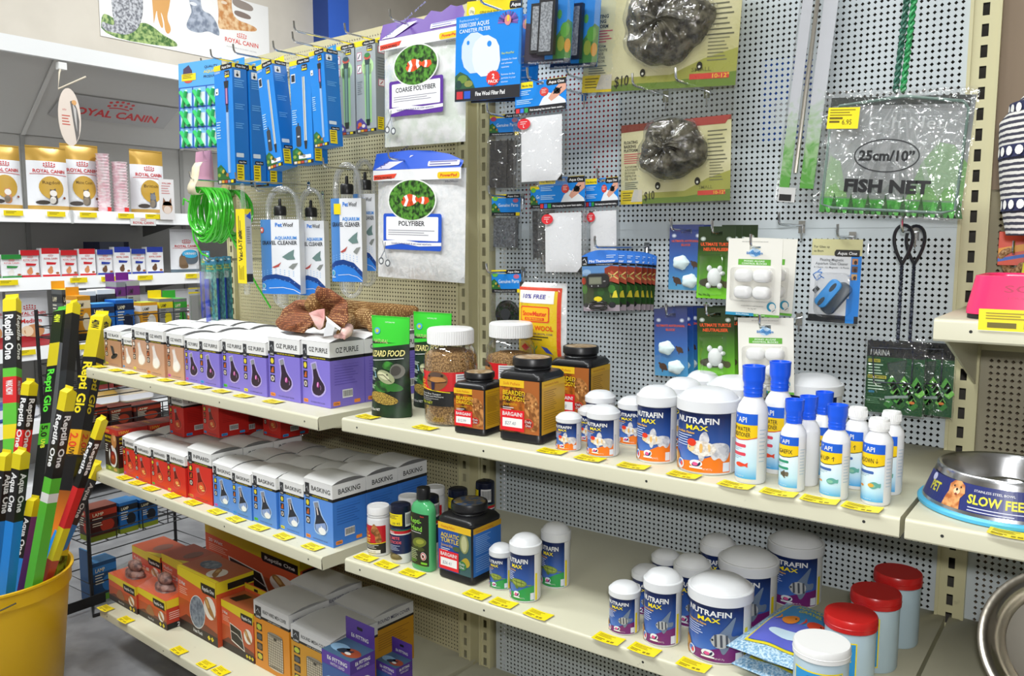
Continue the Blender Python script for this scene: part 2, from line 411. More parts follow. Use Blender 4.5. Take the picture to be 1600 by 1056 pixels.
m=MB();m.box(1.226,-.008,ZU+.2,1.92,.01,ZU+.235,POST);m.box(1.226,-.004,ZU+.5,1.92,.02,HR,M('#85735F',.7));m.obj('rail',UR)
for z in(ZU,ZM):
 m=MB();shelf_deck(m,.002,BAY-.004,DR,z-.0007);sh=m.obj('shelf',UR)
 m=MB();bracket(m,.012,DR,z);m.obj('bracket',sh)
 m=MB();shelf_deck(m,BAY+.003,BAY+.72,DR,z-.0007);sh=m.obj('shelf',UR)
m=MB();shelf_deck(m,.002,BAY-.004,DR,ZB-.0007);m.obj('shelf',UR)
ZS=at_y(1500,497,-.40).z
s0=at_y(1437,500,-.42)
m=MB();shelf_deck(m,BAY+.012,BAY+.72,.42,ZS-.0007,lip=.034);sh=m.obj('shelf',UR)
m=MB();m.hexa([(BAY+.02,-.38,ZS-.036),(BAY+.024,-.38,ZS-.036),(BAY+.024,0,ZS-.16),(BAY+.02,0,ZS-.16),(BAY+.02,-.38,ZS-.03),(BAY+.024,-.38,ZS-.03),(BAY+.024,0,ZS-.03),(BAY+.02,0,ZS-.03)],CREAM);m.obj('bracket',sh)
for nm,col,P0,P1,yy,ln in(('red_carton','#C8202A',(820,120),(955,330),.03,'beside the filter media bag'),('blue_carton','#2A62C8',(1190,95),(1268,215),.03,'beside the leaf-printed pack')):
 a,b=at_y(*P0,yy),at_y(*P1,yy);t=thing(nm,col and '%s carton seen through the peg holes %s'%(nm.split('_')[0],ln),'box',Vector(((a.x+b.x)/2,yy,b.z)));w,h=b.x-a.x,a.z-b.z
 m=MB();m.box(-w/2,0,0,w/2,.03,h,M(col,.5));m.box(-w*.2,-.001,h*.2,w*.3,0,h*.45,WHITE if 'blue' in nm else BLACK);m.obj('carton_body',t)
# cartons on the left unit
def toL(P):return P.dot(LU),P.dot(LN)
LAMP=[(0,.085),(.02,.1),(.17,.1),(.19,.09),(.30,.115),(.42,.135),(.55,.2),(.68,.285),(.78,.315),(.88,.29),(.95,.2),(1,.05)]
def lamp(m,fr,x,y,L,mat,k,tilt=.28,grow=0.0,t0=0.0,t1=1.0,wid=1.0):
 ax,ay=math.sin(tilt),-math.cos(tilt);px,py=-ay,ax
 pr=[(t,r)for t,r in LAMP if t0<=t<=t1];l,rr_=[],[]
 for t,r in pr:
  q=t*L*(1+grow)-grow*L*.5;a=r*L*wid+grow*L*.6
  l.append((x+ax*q-px*a,y+ay*q-py*a));rr_.append((x+ax*q+px*a,y+ay*q+py*a))
 m.poly(fr,l+rr_[::-1],mat,k)
CARD='#EDEDEC'
STY={
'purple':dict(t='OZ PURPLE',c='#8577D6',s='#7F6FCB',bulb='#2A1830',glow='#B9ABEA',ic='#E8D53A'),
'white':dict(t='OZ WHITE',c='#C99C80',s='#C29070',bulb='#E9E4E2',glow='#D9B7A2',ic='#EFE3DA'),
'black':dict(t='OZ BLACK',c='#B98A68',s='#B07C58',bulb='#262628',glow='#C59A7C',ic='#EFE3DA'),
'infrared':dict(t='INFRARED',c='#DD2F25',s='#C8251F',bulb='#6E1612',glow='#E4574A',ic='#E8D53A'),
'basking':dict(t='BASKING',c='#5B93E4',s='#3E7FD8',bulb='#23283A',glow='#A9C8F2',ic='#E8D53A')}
LOZ={'purple':'#F0903A','o':'#F0903A','b':'#3AA0E8','y':'#F2E23A','g':'#58C83A','m':'#D857B4'}
def bulb_carton(kind,w,d,h,label,loc,rot,group,loz='o',watt='150w',dome=.010):
 s=STY[kind];t=thing('bulb_carton',label,'box',loc,rot,group)
 top=M(CARD,.5);m=MB();zb=h*.775;zs=h*.725
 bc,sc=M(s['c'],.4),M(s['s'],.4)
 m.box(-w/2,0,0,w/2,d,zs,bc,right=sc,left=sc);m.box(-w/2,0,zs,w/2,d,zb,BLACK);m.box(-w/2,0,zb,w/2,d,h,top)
 F=Flat((-w/2,0,0),(1,0,0),(0,0,1));R=Flat((w/2,0,0),(0,1,0),(0,0,1))
 m.text(F,s['t'],w*.27,h*.84,h*.075,INK,w=w*.66,bold=.012)
 m.text(F,'FOR REPTILES AND AMPHIBIANS',w*.30,h*.738,h*.022,YEL,w=w*.55)
 m.rect(F,w*.05,h*.70,w*.15,h*.24,M('#2E3035'),2);m.line(F,[(w*.08,h*.84),(w*.125,h*.88),(w*.17,h*.80)],h*.008,M('#C9CCD2'),3)
 m.text(F,'URS',w*.07,h*.72,h*.025,WHITE,w=w*.11,k=3,bold=.02)
 for i,c in enumerate((s['ic'],'#C7642C','#D8CFC4')):
  y=h*(.56-.145*i);m.rect(F,w*.06,y,w*.14,h*.115,BLACK,2)
  if i==0:m.ell(F,w*.13,y+h*.057,w*.055,h*.048,M(c),3,7)
  elif i==1:m.blob(F,[(.1,.1),(.9,.1),(.75,.5),(.85,.95),(.45,.8),(.3,.4)],w*.06,y,w*.14,h*.115,M(c),3)
  else:m.ell(F,w*.13,y+h*.055,w*.058,h*.045,M(c),3,12);m.ell(F,w*.13,y+h*.055,w*.03,h*.022,BLACK,4,10);m.ell(F,w*.13,y+h*.055,w*.014,h*.011,M('#B59A72'),5,8)
 lx,ly,L=w*.43,h*.655,h*.50
 if kind=='black':
  m.ell(F,w*.6,h*.30,w*.26,h*.09,M(s['glow']),2,20,.3);m.ell(F,w*.6,h*.29,w*.22,h*.065,M(s['bulb']),3,20,.3)
  m.poly(F,[(w*.38,h*.58),(w*.55,h*.56),(w*.66,h*.32),(w*.5,h*.32)],M('#34343A'),3)
 else:
  lamp(m,F,lx,ly,L,M(s['glow']),2,grow=.09);lamp(m,F,lx,ly,L,M(s['bulb']),3)
  if kind!='white':lamp(m,F,lx,ly,L,M('#8F9098'),4,t1=.18);
  if kind=='purple':
   m.ell(F,w*.575,h*.335,w*.05,h*.045,M('#A2287E'),4,12);m.ell(F,w*.57,h*.34,w*.016,h*.045,M('#F7B8EE'),5,8,-.3)
   m.line(F,[(w*.66,h*.33),(w*.68,h*.30),(w*.67,h*.26)],w*.014,M('#B08AB8'),5)
  if kind=='infrared':
   lamp(m,F,lx,ly,L,M('#D9462E'),4,t0=.55,wid=.86);m.ell(F,w*.59,h*.29,w*.11,h*.06,M('#E86A34'),5,14)
   m.line(F,[(w*.53,h*.33),(w*.50,h*.29),(w*.55,h*.265),(w*.61,h*.29),(w*.60,h*.32),(w*.55,h*.31)],w*.022,M('#FBE58A'),6);m.line(F,[(w*.58,h*.235),(w*.7,h*.25)],w*.024,M('#FBE58A'),6)
  if kind=='basking':
   lamp(m,F,lx,ly,L,M('#8DA6DA'),4,t0=.68,wid=.9);m.ell(F,w*.63,h*.215,w*.13,h*.06,M('#F4F8FF'),5,14)
   m.line(F,[(w*.60,h*.30),(w*.66,h*.21)],w*.02,M('#FFFFFF'),6);m.line(F,[(w*.46,h*.57),(w*.5,h*.46)],w*.04,M('#E9D9CF'),5)
  if kind=='white':lamp(m,F,lx,ly,L,M('#F6F3F1'),4,t0=.5,wid=.85);lamp(m,F,lx,ly,L,M('#D9D2CE'),5,t1=.16)
 lc=M(LOZ[loz]);m.rrect(F,w*.045,h*.035,w*.16,h*.055,h*.012,lc,2);m.text(F,watt,w*.125,h*.05,h*.025,INK,w=w*.11,k=3,al='c')
 m.text(F,s['t']+' NIGHT GLOBE',w*.30,h*.045,h*.022,M('#4A4668'),w=w*.5)
 m.text(R,s['t'],d*.5,h*.835,h*.085,INK,w=d*.66,al='c',bold=.015)
 m.text(R,'FULL RANGE OF GLOBES',d*.5,h*.738,h*.02,YEL,w=d*.5,al='c')if 0 else None
 dk=M({'purple':'#5F4FB0','white':'#A07457','black':'#8E6140','infrared':'#A01A15','basking':'#2C62B4'}[kind],.5)
 m.text(R,'INFORMATION ON HOW TO PROLONG THE LIFE',d*.12,h*.64,h*.018,dk,w=d*.7)
 m.fine(R,d*.12,h*.60,d*.72,7,h*.042,dk,th=h*.010)
 m.barcode(R,d*.34,h*.13,d*.30,h*.13)
 m.rrect(R,d*.07,h*.03,d*.2,h*.06,h*.012,lc,2);m.text(R,watt,d*.17,h*.046,h*.03,INK,w=d*.15,k=3,al='c',bold=.01)
 m.rrect(R,d*.68,h*.03,d*.18,h*.055,h*.012,lc,2)
 m.obj('carton_body',t)
 m=MB();n=6;e=.0003
 ring=[[(-w/2-e,-e+(d+2*e)*j/n,h+.0006+dome*math.sin(math.pi*j/n)**.7)for j in range(n+1)],[(w/2+e,-e+(d+2*e)*j/n,h+.0006+dome*math.sin(math.pi*j/n)**.7)for j in range(n+1)]]
 vs=ring[0]+ring[1];m.add(vs,[(j,n+1+j,n+2+j,j+1)for j in range(n)],top,True)
 lo=[(x,y,h+.0002)for x,y,z in vs]
 m.add(vs[:n+1]+lo[:n+1],[(j+1,n+2+j,n+1+j,j)for j in range(n)],M('#6F6F6F',.7));m.add(vs[n+1:]+lo[n+1:],[(j,n+1+j,n+2+j,j+1)for j in range(n)],M('#6F6F6F',.7))
 m.obj('top_flap',t)
 return t
ROT=(0,0,AL)
def row(items,z,y0,kind_of,group,zname,rear,d0):
 """cartons side by side along the shelf, then copies standing behind each"""
 prev=None;out=[]
 for i,(kind,px,py,ht,loz,watt,lab,nb)in enumerate(items):
  P=at_z(px,py,z);xr,y=toL(P)
  if prev is None:w=kind_of
  else:w=xr-prev-.0025
  d=d0 if d0 else w
  x=xr-w/2;prev=xr
  t=bulb_carton(kind,w,d,ht,lab,LF(x,y,z),ROT,group,loz,watt)
  out.append((t,x,y,w,d,ht,lab))
  for k in range(nb):
   nd=d+.003
   copy_thing(t,LF(x+rnd.uniform(-.0003,.0003),y+nd*(k+1),z),None,lab+', '+rear[k],group)
 return out
GU='bulb cartons on the top left shelf'
up=row([
('black',190,574.5,.116,'y','60w','brown black-globe carton at the far left end of the top shelf',0),
('white',209.5,578,.101,'b','40w','shortest peach white-globe carton, with blue wattage mark',0),
('white',233.7,583.5,.138,'y','60w','peach white-globe carton with yellow wattage mark',2),
('white',258.0,590,.137,'o','75w','peach white-globe carton with orange wattage mark',2),
('white',288.2,595,.133,'m','100w','peach white-globe carton with pink wattage mark',2),
('purple',313.0,599.5,.127,'m','25w','small purple globe carton standing beside the pink-marked peach one',2),
('purple',344.2,606.2,.131,'b','40w','purple globe carton with blue wattage mark',2),
('purple',382.0,612.5,.138,'g','60w','purple globe carton with green wattage mark',2),
('purple',417.5,620.5,.141,'y','100w','purple globe carton with yellow wattage mark',2),
('purple',470.0,630.0,.158,'o','150w','large purple globe carton with orange mark, second from the shelf end',2),
('purple',517.0,638.5,.160,'o','150w','large purple globe carton with orange mark at the shelf end',2)],
ZU,.094,None,GU,)if 0 else None
def ROW(items,z,w0,group,rears,d=None):return row(items,z,None,w0,group,None,rears,d)
RE=['second row back','back row against the board','third row back']
up=ROW([
('black',190,574.5,.116,'y','60w','brown black-globe carton at far end of top shelf',1),
('white',209.5,578,.101,'b','40w','shortest peach white-globe carton, blue wattage mark',1),
('white',233.7,583.5,.138,'y','60w','peach white-globe carton with yellow wattage mark',2),
('white',258.0,590,.137,'o','75w','peach white-globe carton with orange wattage mark',2),
('white',288.2,595,.133,'m','100w','peach white-globe carton with pink wattage mark',2),
('purple',313.0,599.5,.127,'m','25w','small purple globe carton with pink wattage mark',2),
('purple',344.2,606.2,.131,'b','40w','purple globe carton with blue wattage mark',2),
('purple',382.0,612.5,.138,'g','60w','purple globe carton with green wattage mark',2),
('purple',417.5,620.5,.141,'y','100w','purple globe carton with yellow wattage mark',2),
('purple',470.0,630.0,.158,'o','150w','large purple globe carton next to the end one',2),
('purple',517.0,638.5,.160,'o','150w','large purple globe carton at the end of top shelf',2)],
ZU,.112,GU,RE,.107)
GI='infrared globe cartons on the middle shelf'
inf=ROW([
('infrared',212.5,747.5,.122,'m','25w','red infrared globe carton with pink wattage mark',2),
('infrared',236.2,757.0,.114,'b','40w','red infrared globe carton with blue wattage mark',2),
('infrared',262.0,766.2,.118,'g','60w','red infrared globe carton with green wattage mark',2),
('infrared',291.2,777.5,.120,'y','75w','red infrared globe carton with yellow wattage mark',2),
('infrared',332.5,790.5,.147,'o','150w','largest red infrared globe carton, beside the blue ones',2)],
ZM,.078,GI,RE,.100)
pr=bulb_carton('infrared',.088,.10,.128,'red infrared carton stacked on second row, left of pair',(0,0,0),ROT,GI,'b','40w')
for k,(i,lab)in enumerate(((1,'red infrared carton with blue marks stacked on the second row, under top shelf'),(3,'red infrared carton stacked on second row behind the largest one'),
(2,'red infrared carton stacked on the back row, behind the blue-marked stacked one'),(4,'red infrared carton stacked on the back row at the right'))):
 t,x,y,w,d,h,_=inf[i];rowi=1 if k<2 else 2
 L=LF(x+(.02 if k<2 else .05),y+(d+.003)*rowi+.004,ZM+max(h,inf[min(i+1,4)][5]if i+1<5 else h)+.0118)
 if k==0:pr.location=L;pr['label']=lab
 else:copy_thing(pr,L,None,lab,GI)
GBk='basking globe cartons on the middle shelf'
bas=ROW([
('basking',364.5,802.0,.126,'m','25w','blue basking globe carton with pink wattage mark',2),
('basking',393.7,813.7,.124,'b','40w','blue basking globe carton with blue wattage mark',2),
('basking',433.0,827.0,.134,'g','60w','blue basking globe carton with green wattage mark',2),
('basking',475.5,840.0,.135,'y','100w','blue basking globe carton with yellow wattage mark',2),
('basking',521.2,856.3,.155,'o','150w','largest blue basking globe carton at the shelf end',2)],
ZM,.096,GBk,RE,.104)
if True:
 pass
def heat_carton(w,d,h,label,loc,rot,group=None):
 t=thing('heat_lamp_carton',label,'box',loc,rot,group);m=MB()
 m.box(-w/2,0,0,w/2,d,h,M('#2A1A16',.4),top=M('#8E3A2C',.45),right=M('#3A1512',.4))
 F=Flat((-w/2,0,0),(1,0,0),(0,0,1));R=Flat((w/2,0,0),(0,1,0),(0,0,1));T=Flat((-w/2,0,h),(1,0,0),(0,1,0))
 for fr,W in((F,w),(R,d)):
  m.rect(fr,0,h*.87,W,h*.13,M('#C8322A'),1);m.text(fr,'150W',W*.06,h*.90,h*.07,M('#F5B53A'),k=2,bold=.02)
  m.text(fr,'HEAT WAVE',W*.06,h*.77,h*.06,YEL,w=W*.45,bold=.02);m.text(fr,'Infrared',W*.06,h*.68,h*.05,YEL,w=W*.42)
  m.ell(fr,W*.72,h*.74,W*.2,h*.18,M('#C98B4E'),1,16);m.ell(fr,W*.78,h*.8,W*.1,h*.07,M('#E2B27A'),2,12)
  m.ell(fr,W*.60,h*.36,W*.30,h*.26,M('#EDEDED'),1,22);lamp(m,fr,W*.42,h*.62,h*.46,M('#3A0E0C'),2);m.ell(fr,W*.62,h*.33,W*.2,h*.16,M('#8C1B14'),3,16);m.ell(fr,W*.62,h*.35,W*.06,h*.05,M('#E0522E'),4,8)
  m.rect(fr,0,0,W,h*.12,M('#7D8C2C'),1);m.ell(fr,W*.3,h*.07,W*.12,h*.04,M('#B9C33E'),2,8);m.ell(fr,W*.75,h*.06,W*.14,h*.04,M('#CFA24C'),2,8)
  m.fine(fr,W*.06,h*.6,W*.2,4,h*.05,WHITE)
 m.rect(T,w*.1,d*.55,w*.8,d*.3,M('#B04434'),1);m.text(T,'150W',w*.15,d*.15,d*.14,M('#F5B53A'),k=2,bold=.02)
 m.obj('carton_body',t);return t
P=at_z(186.2,740,ZM);x,y=toL(P)
hc=heat_carton(.090,.10,.140,'red and black heat lamp carton with lizard photo at far end of middle shelf',LF(x-.045,y,ZM),ROT,'heat lamp cartons on the middle shelf')
copy_thing(hc,LF(x-.044,y+.103,ZM),None,'red and black heat lamp carton, second row back','heat lamp cartons on the middle shelf')
copy_thing(hc,LF(x-.043,y+.206,ZM),None,'red and black heat lamp carton, back row against the board','heat lamp cartons on the middle shelf')
ORG='#D85C2E'
ROCKM=noisy('printed_rock','#5E4442','#9A7468',60,.5)
GREYROCK=noisy('printed_grey_stone','#5F6C7C','#8C97A4',70,.5)
def oranges(m,fr,W,h,dark=.16):
 m.rect(fr,0,h*dark,W,h*.35,M('#B8552E'),1);m.rect(fr,0,0,W,h*dark,M('#2C211C'),2)
 m.poly(fr,[(0,h*dark),(W*.2,h*(dark+.12)),(W*.45,h*(dark+.07)),(W*.7,h*(dark+.11)),(W,h*(dark+.06)),(W,h*dark)],M('#6E3A28'),2)
def diamond(m,fr,x,y,s):m.poly(fr,[(x,y-s),(x+s,y),(x,y+s),(x-s,y)],YEL,3);m.line(fr,[(x-s*.3,y-s*.2),(x+s*.2,y+s*.3)],s*.2,BLACK,4)
def badge(m,fr,x,y,w,h,t='Reptile One',k=3):
 m.poly(fr,[(x,y+h),(x,y+h*.3),(x+h*.3,y),(x+w,y),(x+w,y+h)],BLACK,k);m.text(fr,t,x+w*.1,y+h*.3,h*.42,WHITE,w=w*.82,k=k+1,bold=.02)
def lizpic(m,fr,x,y,w,h,k=3):
 m.ell(fr,x+w/2,y+h/2,w/2,h/2,M('#EDE6DC'),k,18)
 m.blob(fr,[(.05,.75),(.2,.95),(.4,.85),(.55,.6),(.8,.35),(.95,.05),(.7,.15),(.45,.25),(.25,.5)],x,y,w,h,M('#A8773E'),k+1)
 m.blob(fr,[(.15,.8),(.3,.85),(.5,.55),(.4,.45),(.25,.6)],x,y,w,h,M('#D3AA66'),k+2)
def heat_rock(w,d,dlow,h,hlow,label,loc):
 """display carton: a tall printed back with a low tray in front, rock shown under clear film"""
 t=thing('heat_rock_carton',label,'box',loc,ROT,'orange heat rock cartons on the bottom shelf')
 m=MB();dy=dlow
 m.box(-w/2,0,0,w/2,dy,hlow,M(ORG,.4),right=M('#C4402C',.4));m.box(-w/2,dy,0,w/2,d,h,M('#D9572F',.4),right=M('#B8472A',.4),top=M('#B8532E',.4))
 F=Flat((-w/2,0,0),(1,0,0),(0,0,1));Fb=Flat((-w/2,dy,0),(1,0,0),(0,0,1));R=Flat((w/2,0,0),(0,1,0),(0,0,1));T=Flat((-w/2,dy,h),(1,0,0),(0,1,0))
 oranges(m,F,w,hlow,.2);m.poly(F,[(0,hlow),(0,hlow*.78),(w,hlow*.68),(w,hlow)],M('#E4CF2C'),3);badge(m,F,w*.55,hlow*.64,w*.4,hlow*.26,k=4)
 m.blob(F,[(0,.1),(.15,.5),(.35,.9),(.6,1),(.8,.6),(1,.15),(.6,0)],w*.25,hlow*.22,w*.35,hlow*.38,M('#9A6A44'),3);lizpic(m,F,w*.72,hlow*.2,w*.2,hlow*.36)
 m.text(F,'Heat Rock',w*.35,hlow*.07,hlow*.08,WHITE,w=w*.2,k=4);diamond(m,F,w*.78,hlow*.1,w*.04);diamond(m,F,w*.89,hlow*.1,w*.04)
 m.rect(Fb,0,hlow,w,h-hlow,M('#D75E44'),1);m.poly(Fb,[(0,h),(0,h*.86),(w,h*.80),(w,h)],M('#E6D23A'),2);badge(m,Fb,w*.58,h*.76,w*.42,h*.14,k=3)
 m.text(Fb,'Medium',w*.06,h*.74,h*.07,WHITE,k=3);m.fine(Fb,w*.06,h*.70,w*.3,4,h*.035,M('#F3C9B4'))
 m.rect(Fb,w*.36,h*.58,w*.26,h*.12,M('#E8202A'),3);m.text(Fb,'WAS',w*.38,h*.65,h*.035,WHITE,k=4);m.text(Fb,'NOW',w*.38,h*.595,h*.035,WHITE,k=4);m.rect(Fb,w*.5,h*.605,w*.1,h*.07,M('#F3D9D5'),4)
 lizpic(m,Fb,w*.68,h*.52,w*.26,h*.22)
 m.poly(R,[(0,hlow),(0,hlow*.72),(dy,hlow*.72),(dy,hlow)],M('#E4CF2C'),2);m.rect(R,0,0,d,hlow*.2,BLACK,2);m.text(R,'2',dy*.4,hlow*.03,hlow*.14,WHITE,k=3,bold=.03);m.fine(R,dy*.1,hlow*.55,dy*.7,4,hlow*.07,M('#F1D0C0'))
 m.rect(R,dy,0,(d-dy)*.4,h*.9,BLACK,2);m.text(R,'Reptile One',dy+(d-dy)*.3,h*.36,(d-dy)*.22,WHITE,w=h*.42,k=3,rot=math.pi/2,bold=.02);lizpic(m,R,dy+(d-dy)*.45,h*.55,(d-dy)*.5,h*.3)
 m.ell(T,w*.55,(d-dy)*.5,w*.14,(d-dy)*.3,M('#8A5A4A'),2,14);m.poly(T,[(w*.5,0),(w,0),(w,(d-dy)*.3)],M('#E4CF2C'),2)
 m.obj('carton_body',t)
 m=MB();n=20
 for cx,cz,a,b,c_ in((0,hlow*.86,w*.30,dy*.42,.022),(-w*.02,hlow*.95+.012,w*.24,dy*.30,.020),(0,hlow+.035,w*.17,dy*.22,.020)):
  rings=[]
  for i in range(7):
   ph=math.pi*i/6;rings.append([(cx+(a*math.sin(ph)+.001)*math.cos(2*math.pi*j/n)*(1+.08*math.sin(5*j+i)),dy*.55+(b*math.sin(ph)+.001)*math.sin(2*math.pi*j/n)*(1+.07*math.cos(3*j)),cz-c_*math.cos(ph))for j in range(n)])
  m.stack(rings,ROCKM,True,True)
 m.obj('rock',t)
 m=MB();film=clear('carton_window_film',gloss=.06,rough=.1)
 m.add([(-w/2+.001,.001,hlow),(w/2-.001,.001,hlow),(w/2-.001,dy-.001,h*.7),(-w/2+.001,dy-.001,h*.7)],[(0,1,2,3)],film);m.obj('window_film',t)
 return t
XC=[toL(at_z(px,py,ZB))for px,py in((214.5,960),(261.2,985),(341,1012))]
heat_rock(.192,.20,.085,.165,.092,'smaller orange heat rock carton at the far end of the bottom shelf',LF(XC[0][0]-.096,XC[0][1],ZB))
w=XC[1][0]-XC[0][0]-.004
heat_rock(w,.20,.085,.182,.095,'orange heat rock carton with red was-now sticker on the bottom shelf',LF(XC[1][0]-w/2,XC[1][1],ZB))
def orange_carton(w,d,h,label,loc,kind):
 t=thing('reptile_heater_carton',label,'box',loc,ROT,'orange heater cartons on the bottom shelf');m=MB()
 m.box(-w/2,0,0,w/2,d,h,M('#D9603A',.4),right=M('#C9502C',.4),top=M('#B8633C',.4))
 F=Flat((-w/2,0,0),(1,0,0),(0,0,1));R=Flat((w/2,0,0),(0,1,0),(0,0,1));T=Flat((-w/2,0,h),(1,0,0),(0,1,0))
 oranges(m,F,w,h,.15);yb=.86
 m.poly(F,[(0,h),(0,h*yb),(w,h*(yb-.10)),(w,h)],M('#E0CB28'),2);badge(m,F,w*.62,h*.76,w*.36,h*.15,k=3)
 m.text(F,{'rock':'12 Watt','mat':'5 Watt','big':'20 Watt'}[kind],w*.04,h*.73,h*.06,WHITE,w=w*.16,k=3,bold=.02);m.fine(F,w*.04,h*.68,w*.22,4,h*.032,M('#F0BFA6'))
 if kind=='rock':
  m.ell(F,w*.50,h*.40,w*.20,h*.27,WHITE,3,24,-.25);m.ell(F,w*.50,h*.40,w*.19,h*.255,GREYROCK,4,24,-.25);m.text(F,'Heat Rock',w*.38,h*.06,h*.055,WHITE,w=w*.24,k=4,bold=.02)
  lizpic(m,F,w*.68,h*.38,w*.3,h*.36);m.ell(T,w*.35,d*.55,w*.2,d*.22,GREYROCK,2,18);lizpic(m,T,w*.55,d*.1,w*.3,d*.5)
  m.rect(T,0,0,w,d*.10,M('#E0CB28'),2);m.rect(R,0,h*.82,d,h*.18,M('#E0CB28'),2);m.rect(R,d*.3,h*.84,d*.7,h*.1,BLACK,3)
 else:
  m.poly(F,[(w*.26,h*.60),(w*.62,h*.54),(w*.72,h*.14),(w*.30,h*.24)],M('#F0EDE4'),3);m.poly(F,[(w*.275,h*.58),(w*.605,h*.525),(w*.70,h*.165),(w*.31,h*.265)],M('#211F1D'),4)
  m.line(F,[(w*.29,h*.44),(w*.5,h*.42),(w*.67,h*.33)],h*.018,M('#CFCBC4'),5);lizpic(m,F,w*.70,h*.34,w*.26,h*.30)
  m.poly(T,[(w*.1,d*.2),(w*.32,d*.2),(w*.4,d*.75),(w*.16,d*.75)],M('#28241F'),2);m.rect(R,0,h*.84,d,h*.16,M('#E0CB28'),2);m.rect(R,d*.1,h*.72,d*.8,h*.1,BLACK,2);m.rect(R,0,0,d,h*.12,BLACK,2)
 for i in range(2 if kind=='rock' else 3):diamond(m,F,w*(.78+.085*i),h*.08,min(w*.036,h*.065))
 m.obj('carton_body',t)
 if kind!='rock':
  m=MB();hh=h*.16;m.box(-w/2,d-.004,h,w/2,d,h+hh,M('#D9603A',.4));fr=Flat((-w/2,d-.004,h),(1,0,0),(0,0,1));m.rect(fr,0,hh*.35,w,hh*.65,M('#E0CB28'),1);m.rect(fr,w*.3,hh*.4,w*.12,hh*.35,BLACK,2);m.obj('hang_panel',t)
 return t
w=XC[2][0]-XC[1][0]-.004;xm=-.478-.004
orange_carton(w,.128,.200,'orange flat heat rock carton with grey stone picture on the bottom shelf',LF(XC[2][0]-w/2,XC[2][1],ZB),'rock')
w=xm-XC[2][0]-.004;
orange_carton(w,.085,.150,'small orange heat mat carton with hanging panel, beside the mesh cover boxes',LF(xm-w/2,-.425,ZB),'mat')
A1=at_l(314,826,-.20);A2=at_l(457,900,-.20)
orange_carton((A2-A1).length+.02,.075,A1.z-ZB+.01,'large orange twenty watt heat mat carton standing against the back of bottom shelf',LF((toL(A1)[0]+toL(A2)[0])/2,-.178,ZB),'big')
def mesh_carton(w,d,h,txt,col,label,loc):
 t=thing('mesh_cover_carton',label,'box',loc,ROT,'mesh cover cartons on the bottom shelf');m=MB()
 top=M('#D2D2D2',.5);z1,z0=h*.80,h*.76
 m.box(-w/2,0,0,w/2,d,z0,M(col,.4));m.box(-w/2,0,z0,w/2,d,z1,BLACK);m.box(-w/2,0,z1,w/2,d,h,top)
 F=Flat((-w/2,0,0),(1,0,0),(0,0,1));R=Flat((w/2,0,0),(0,1,0),(0,0,1))
 m.text(F,txt,w*.27,h*.86,h*.055,INK,w=w*.66,bold=.01);m.text(F,'FOR REPTILES',w*.42,h*.772,h*.016,WHITE,w=w*.35);m.rect(F,w*.05,h*.75,w*.17,h*.19,M('#2E3035'),2);m.text(F,'URS',w*.07,h*.765,h*.03,WHITE,w=w*.13,k=3,bold=.02)
 m.line(F,[(w*.08,h*.85),(w*.13,h*.9),(w*.18,h*.84)],h*.008,M('#C9CCD2'),3)
 m.text(R,txt,d*.5,h*.86,h*.06,M('#2B2B55'),w=d*.80,al='c',bold=.01);m.fine(R,d*.1,h*.66,d*.8,7,h*.04,M('#8A5A1C'),th=h*.008)
 for i,c in enumerate(('#B7C23A','#4E5358','#6B5A4A','#C9C23A')):
  y=h*(.57-.15*i);m.rect(F,w*.07,y,w*.16,h*.11,BLACK,2);m.ell(F,w*.15,y+h*.055,w*.07,h*.045,M(c),3,9)
 x0,x1,y0,y1=w*.40,w*.82,h*.10,h*.60;g=M('#CFC4AE');dk=M('#3A352E')
 m.rect(F,x0,y0,x1-x0,y1-y0,g,2);m.ell(F,(x0+x1)/2,y0,(x1-x0)/2,h*.03,g,2);m.ell(F,(x0+x1)/2,y1,(x1-x0)/2,h*.035,M('#8C8578'),3)
 for i in range(9):
  q=x0+(x1-x0)*i/8;m.line(F,[(q,y0),(q,y1)],w*.009,dk,4)
 for i in range(14):m.line(F,[(x0,y0+(y1-y0)*i/13),(x1,y0+(y1-y0)*i/13)],w*.006,dk,4)
 m.ell(F,(x0+x1)/2,y1-h*.05,w*.04,h*.022,dk,5,10)
 m.obj('carton_body',t)
 m=MB();n=6;e=.0008;ring=[]
 for x in(-w/2-e,w/2+e):ring+=[(x,(d)*j/n,h+.0006+.008*math.sin(math.pi*j/n))for j in range(n+1)]
 m.add(ring,[(j,n+1+j,n+2+j,j+1)for j in range(n)],top,True);m.obj('top_flap',t)
 return t
def mesh_at(x0,x1,y,d,h,txt,col,lab):return mesh_carton(x1-x0,d,h,txt,col,lab,LF((x0+x1)/2,y,ZB))
mesh_at(-.637,-.415,-.565,.185,.258,'READY WIRED MESH COVER','#D98A1E','orange ready wired mesh cover carton in front')if 0 else None
k=1
mesh_at(-.478*k,-.312*k,-.424*k,.137*k,.194*k,'READY WIRED MESH COVER','#D98A1E','orange ready wired mesh cover carton in front')
mesh_at(-.508*k,-.342*k,-.278*k,.137*k,.194*k,'READY WIRED MESH COVER','#D98A1E','orange ready wired mesh cover carton against the back')
mesh_at(-.303*k,-.132*k,-.424*k,.160*k,.174*k,'ROUND MESH COVER','#C98F1C','mustard round mesh cover carton in front')
mesh_at(-.330*k,-.157*k,-.256*k,.150*k,.174*k,'ROUND MESH COVER','#C98F1C','mustard round mesh cover carton behind its twin')
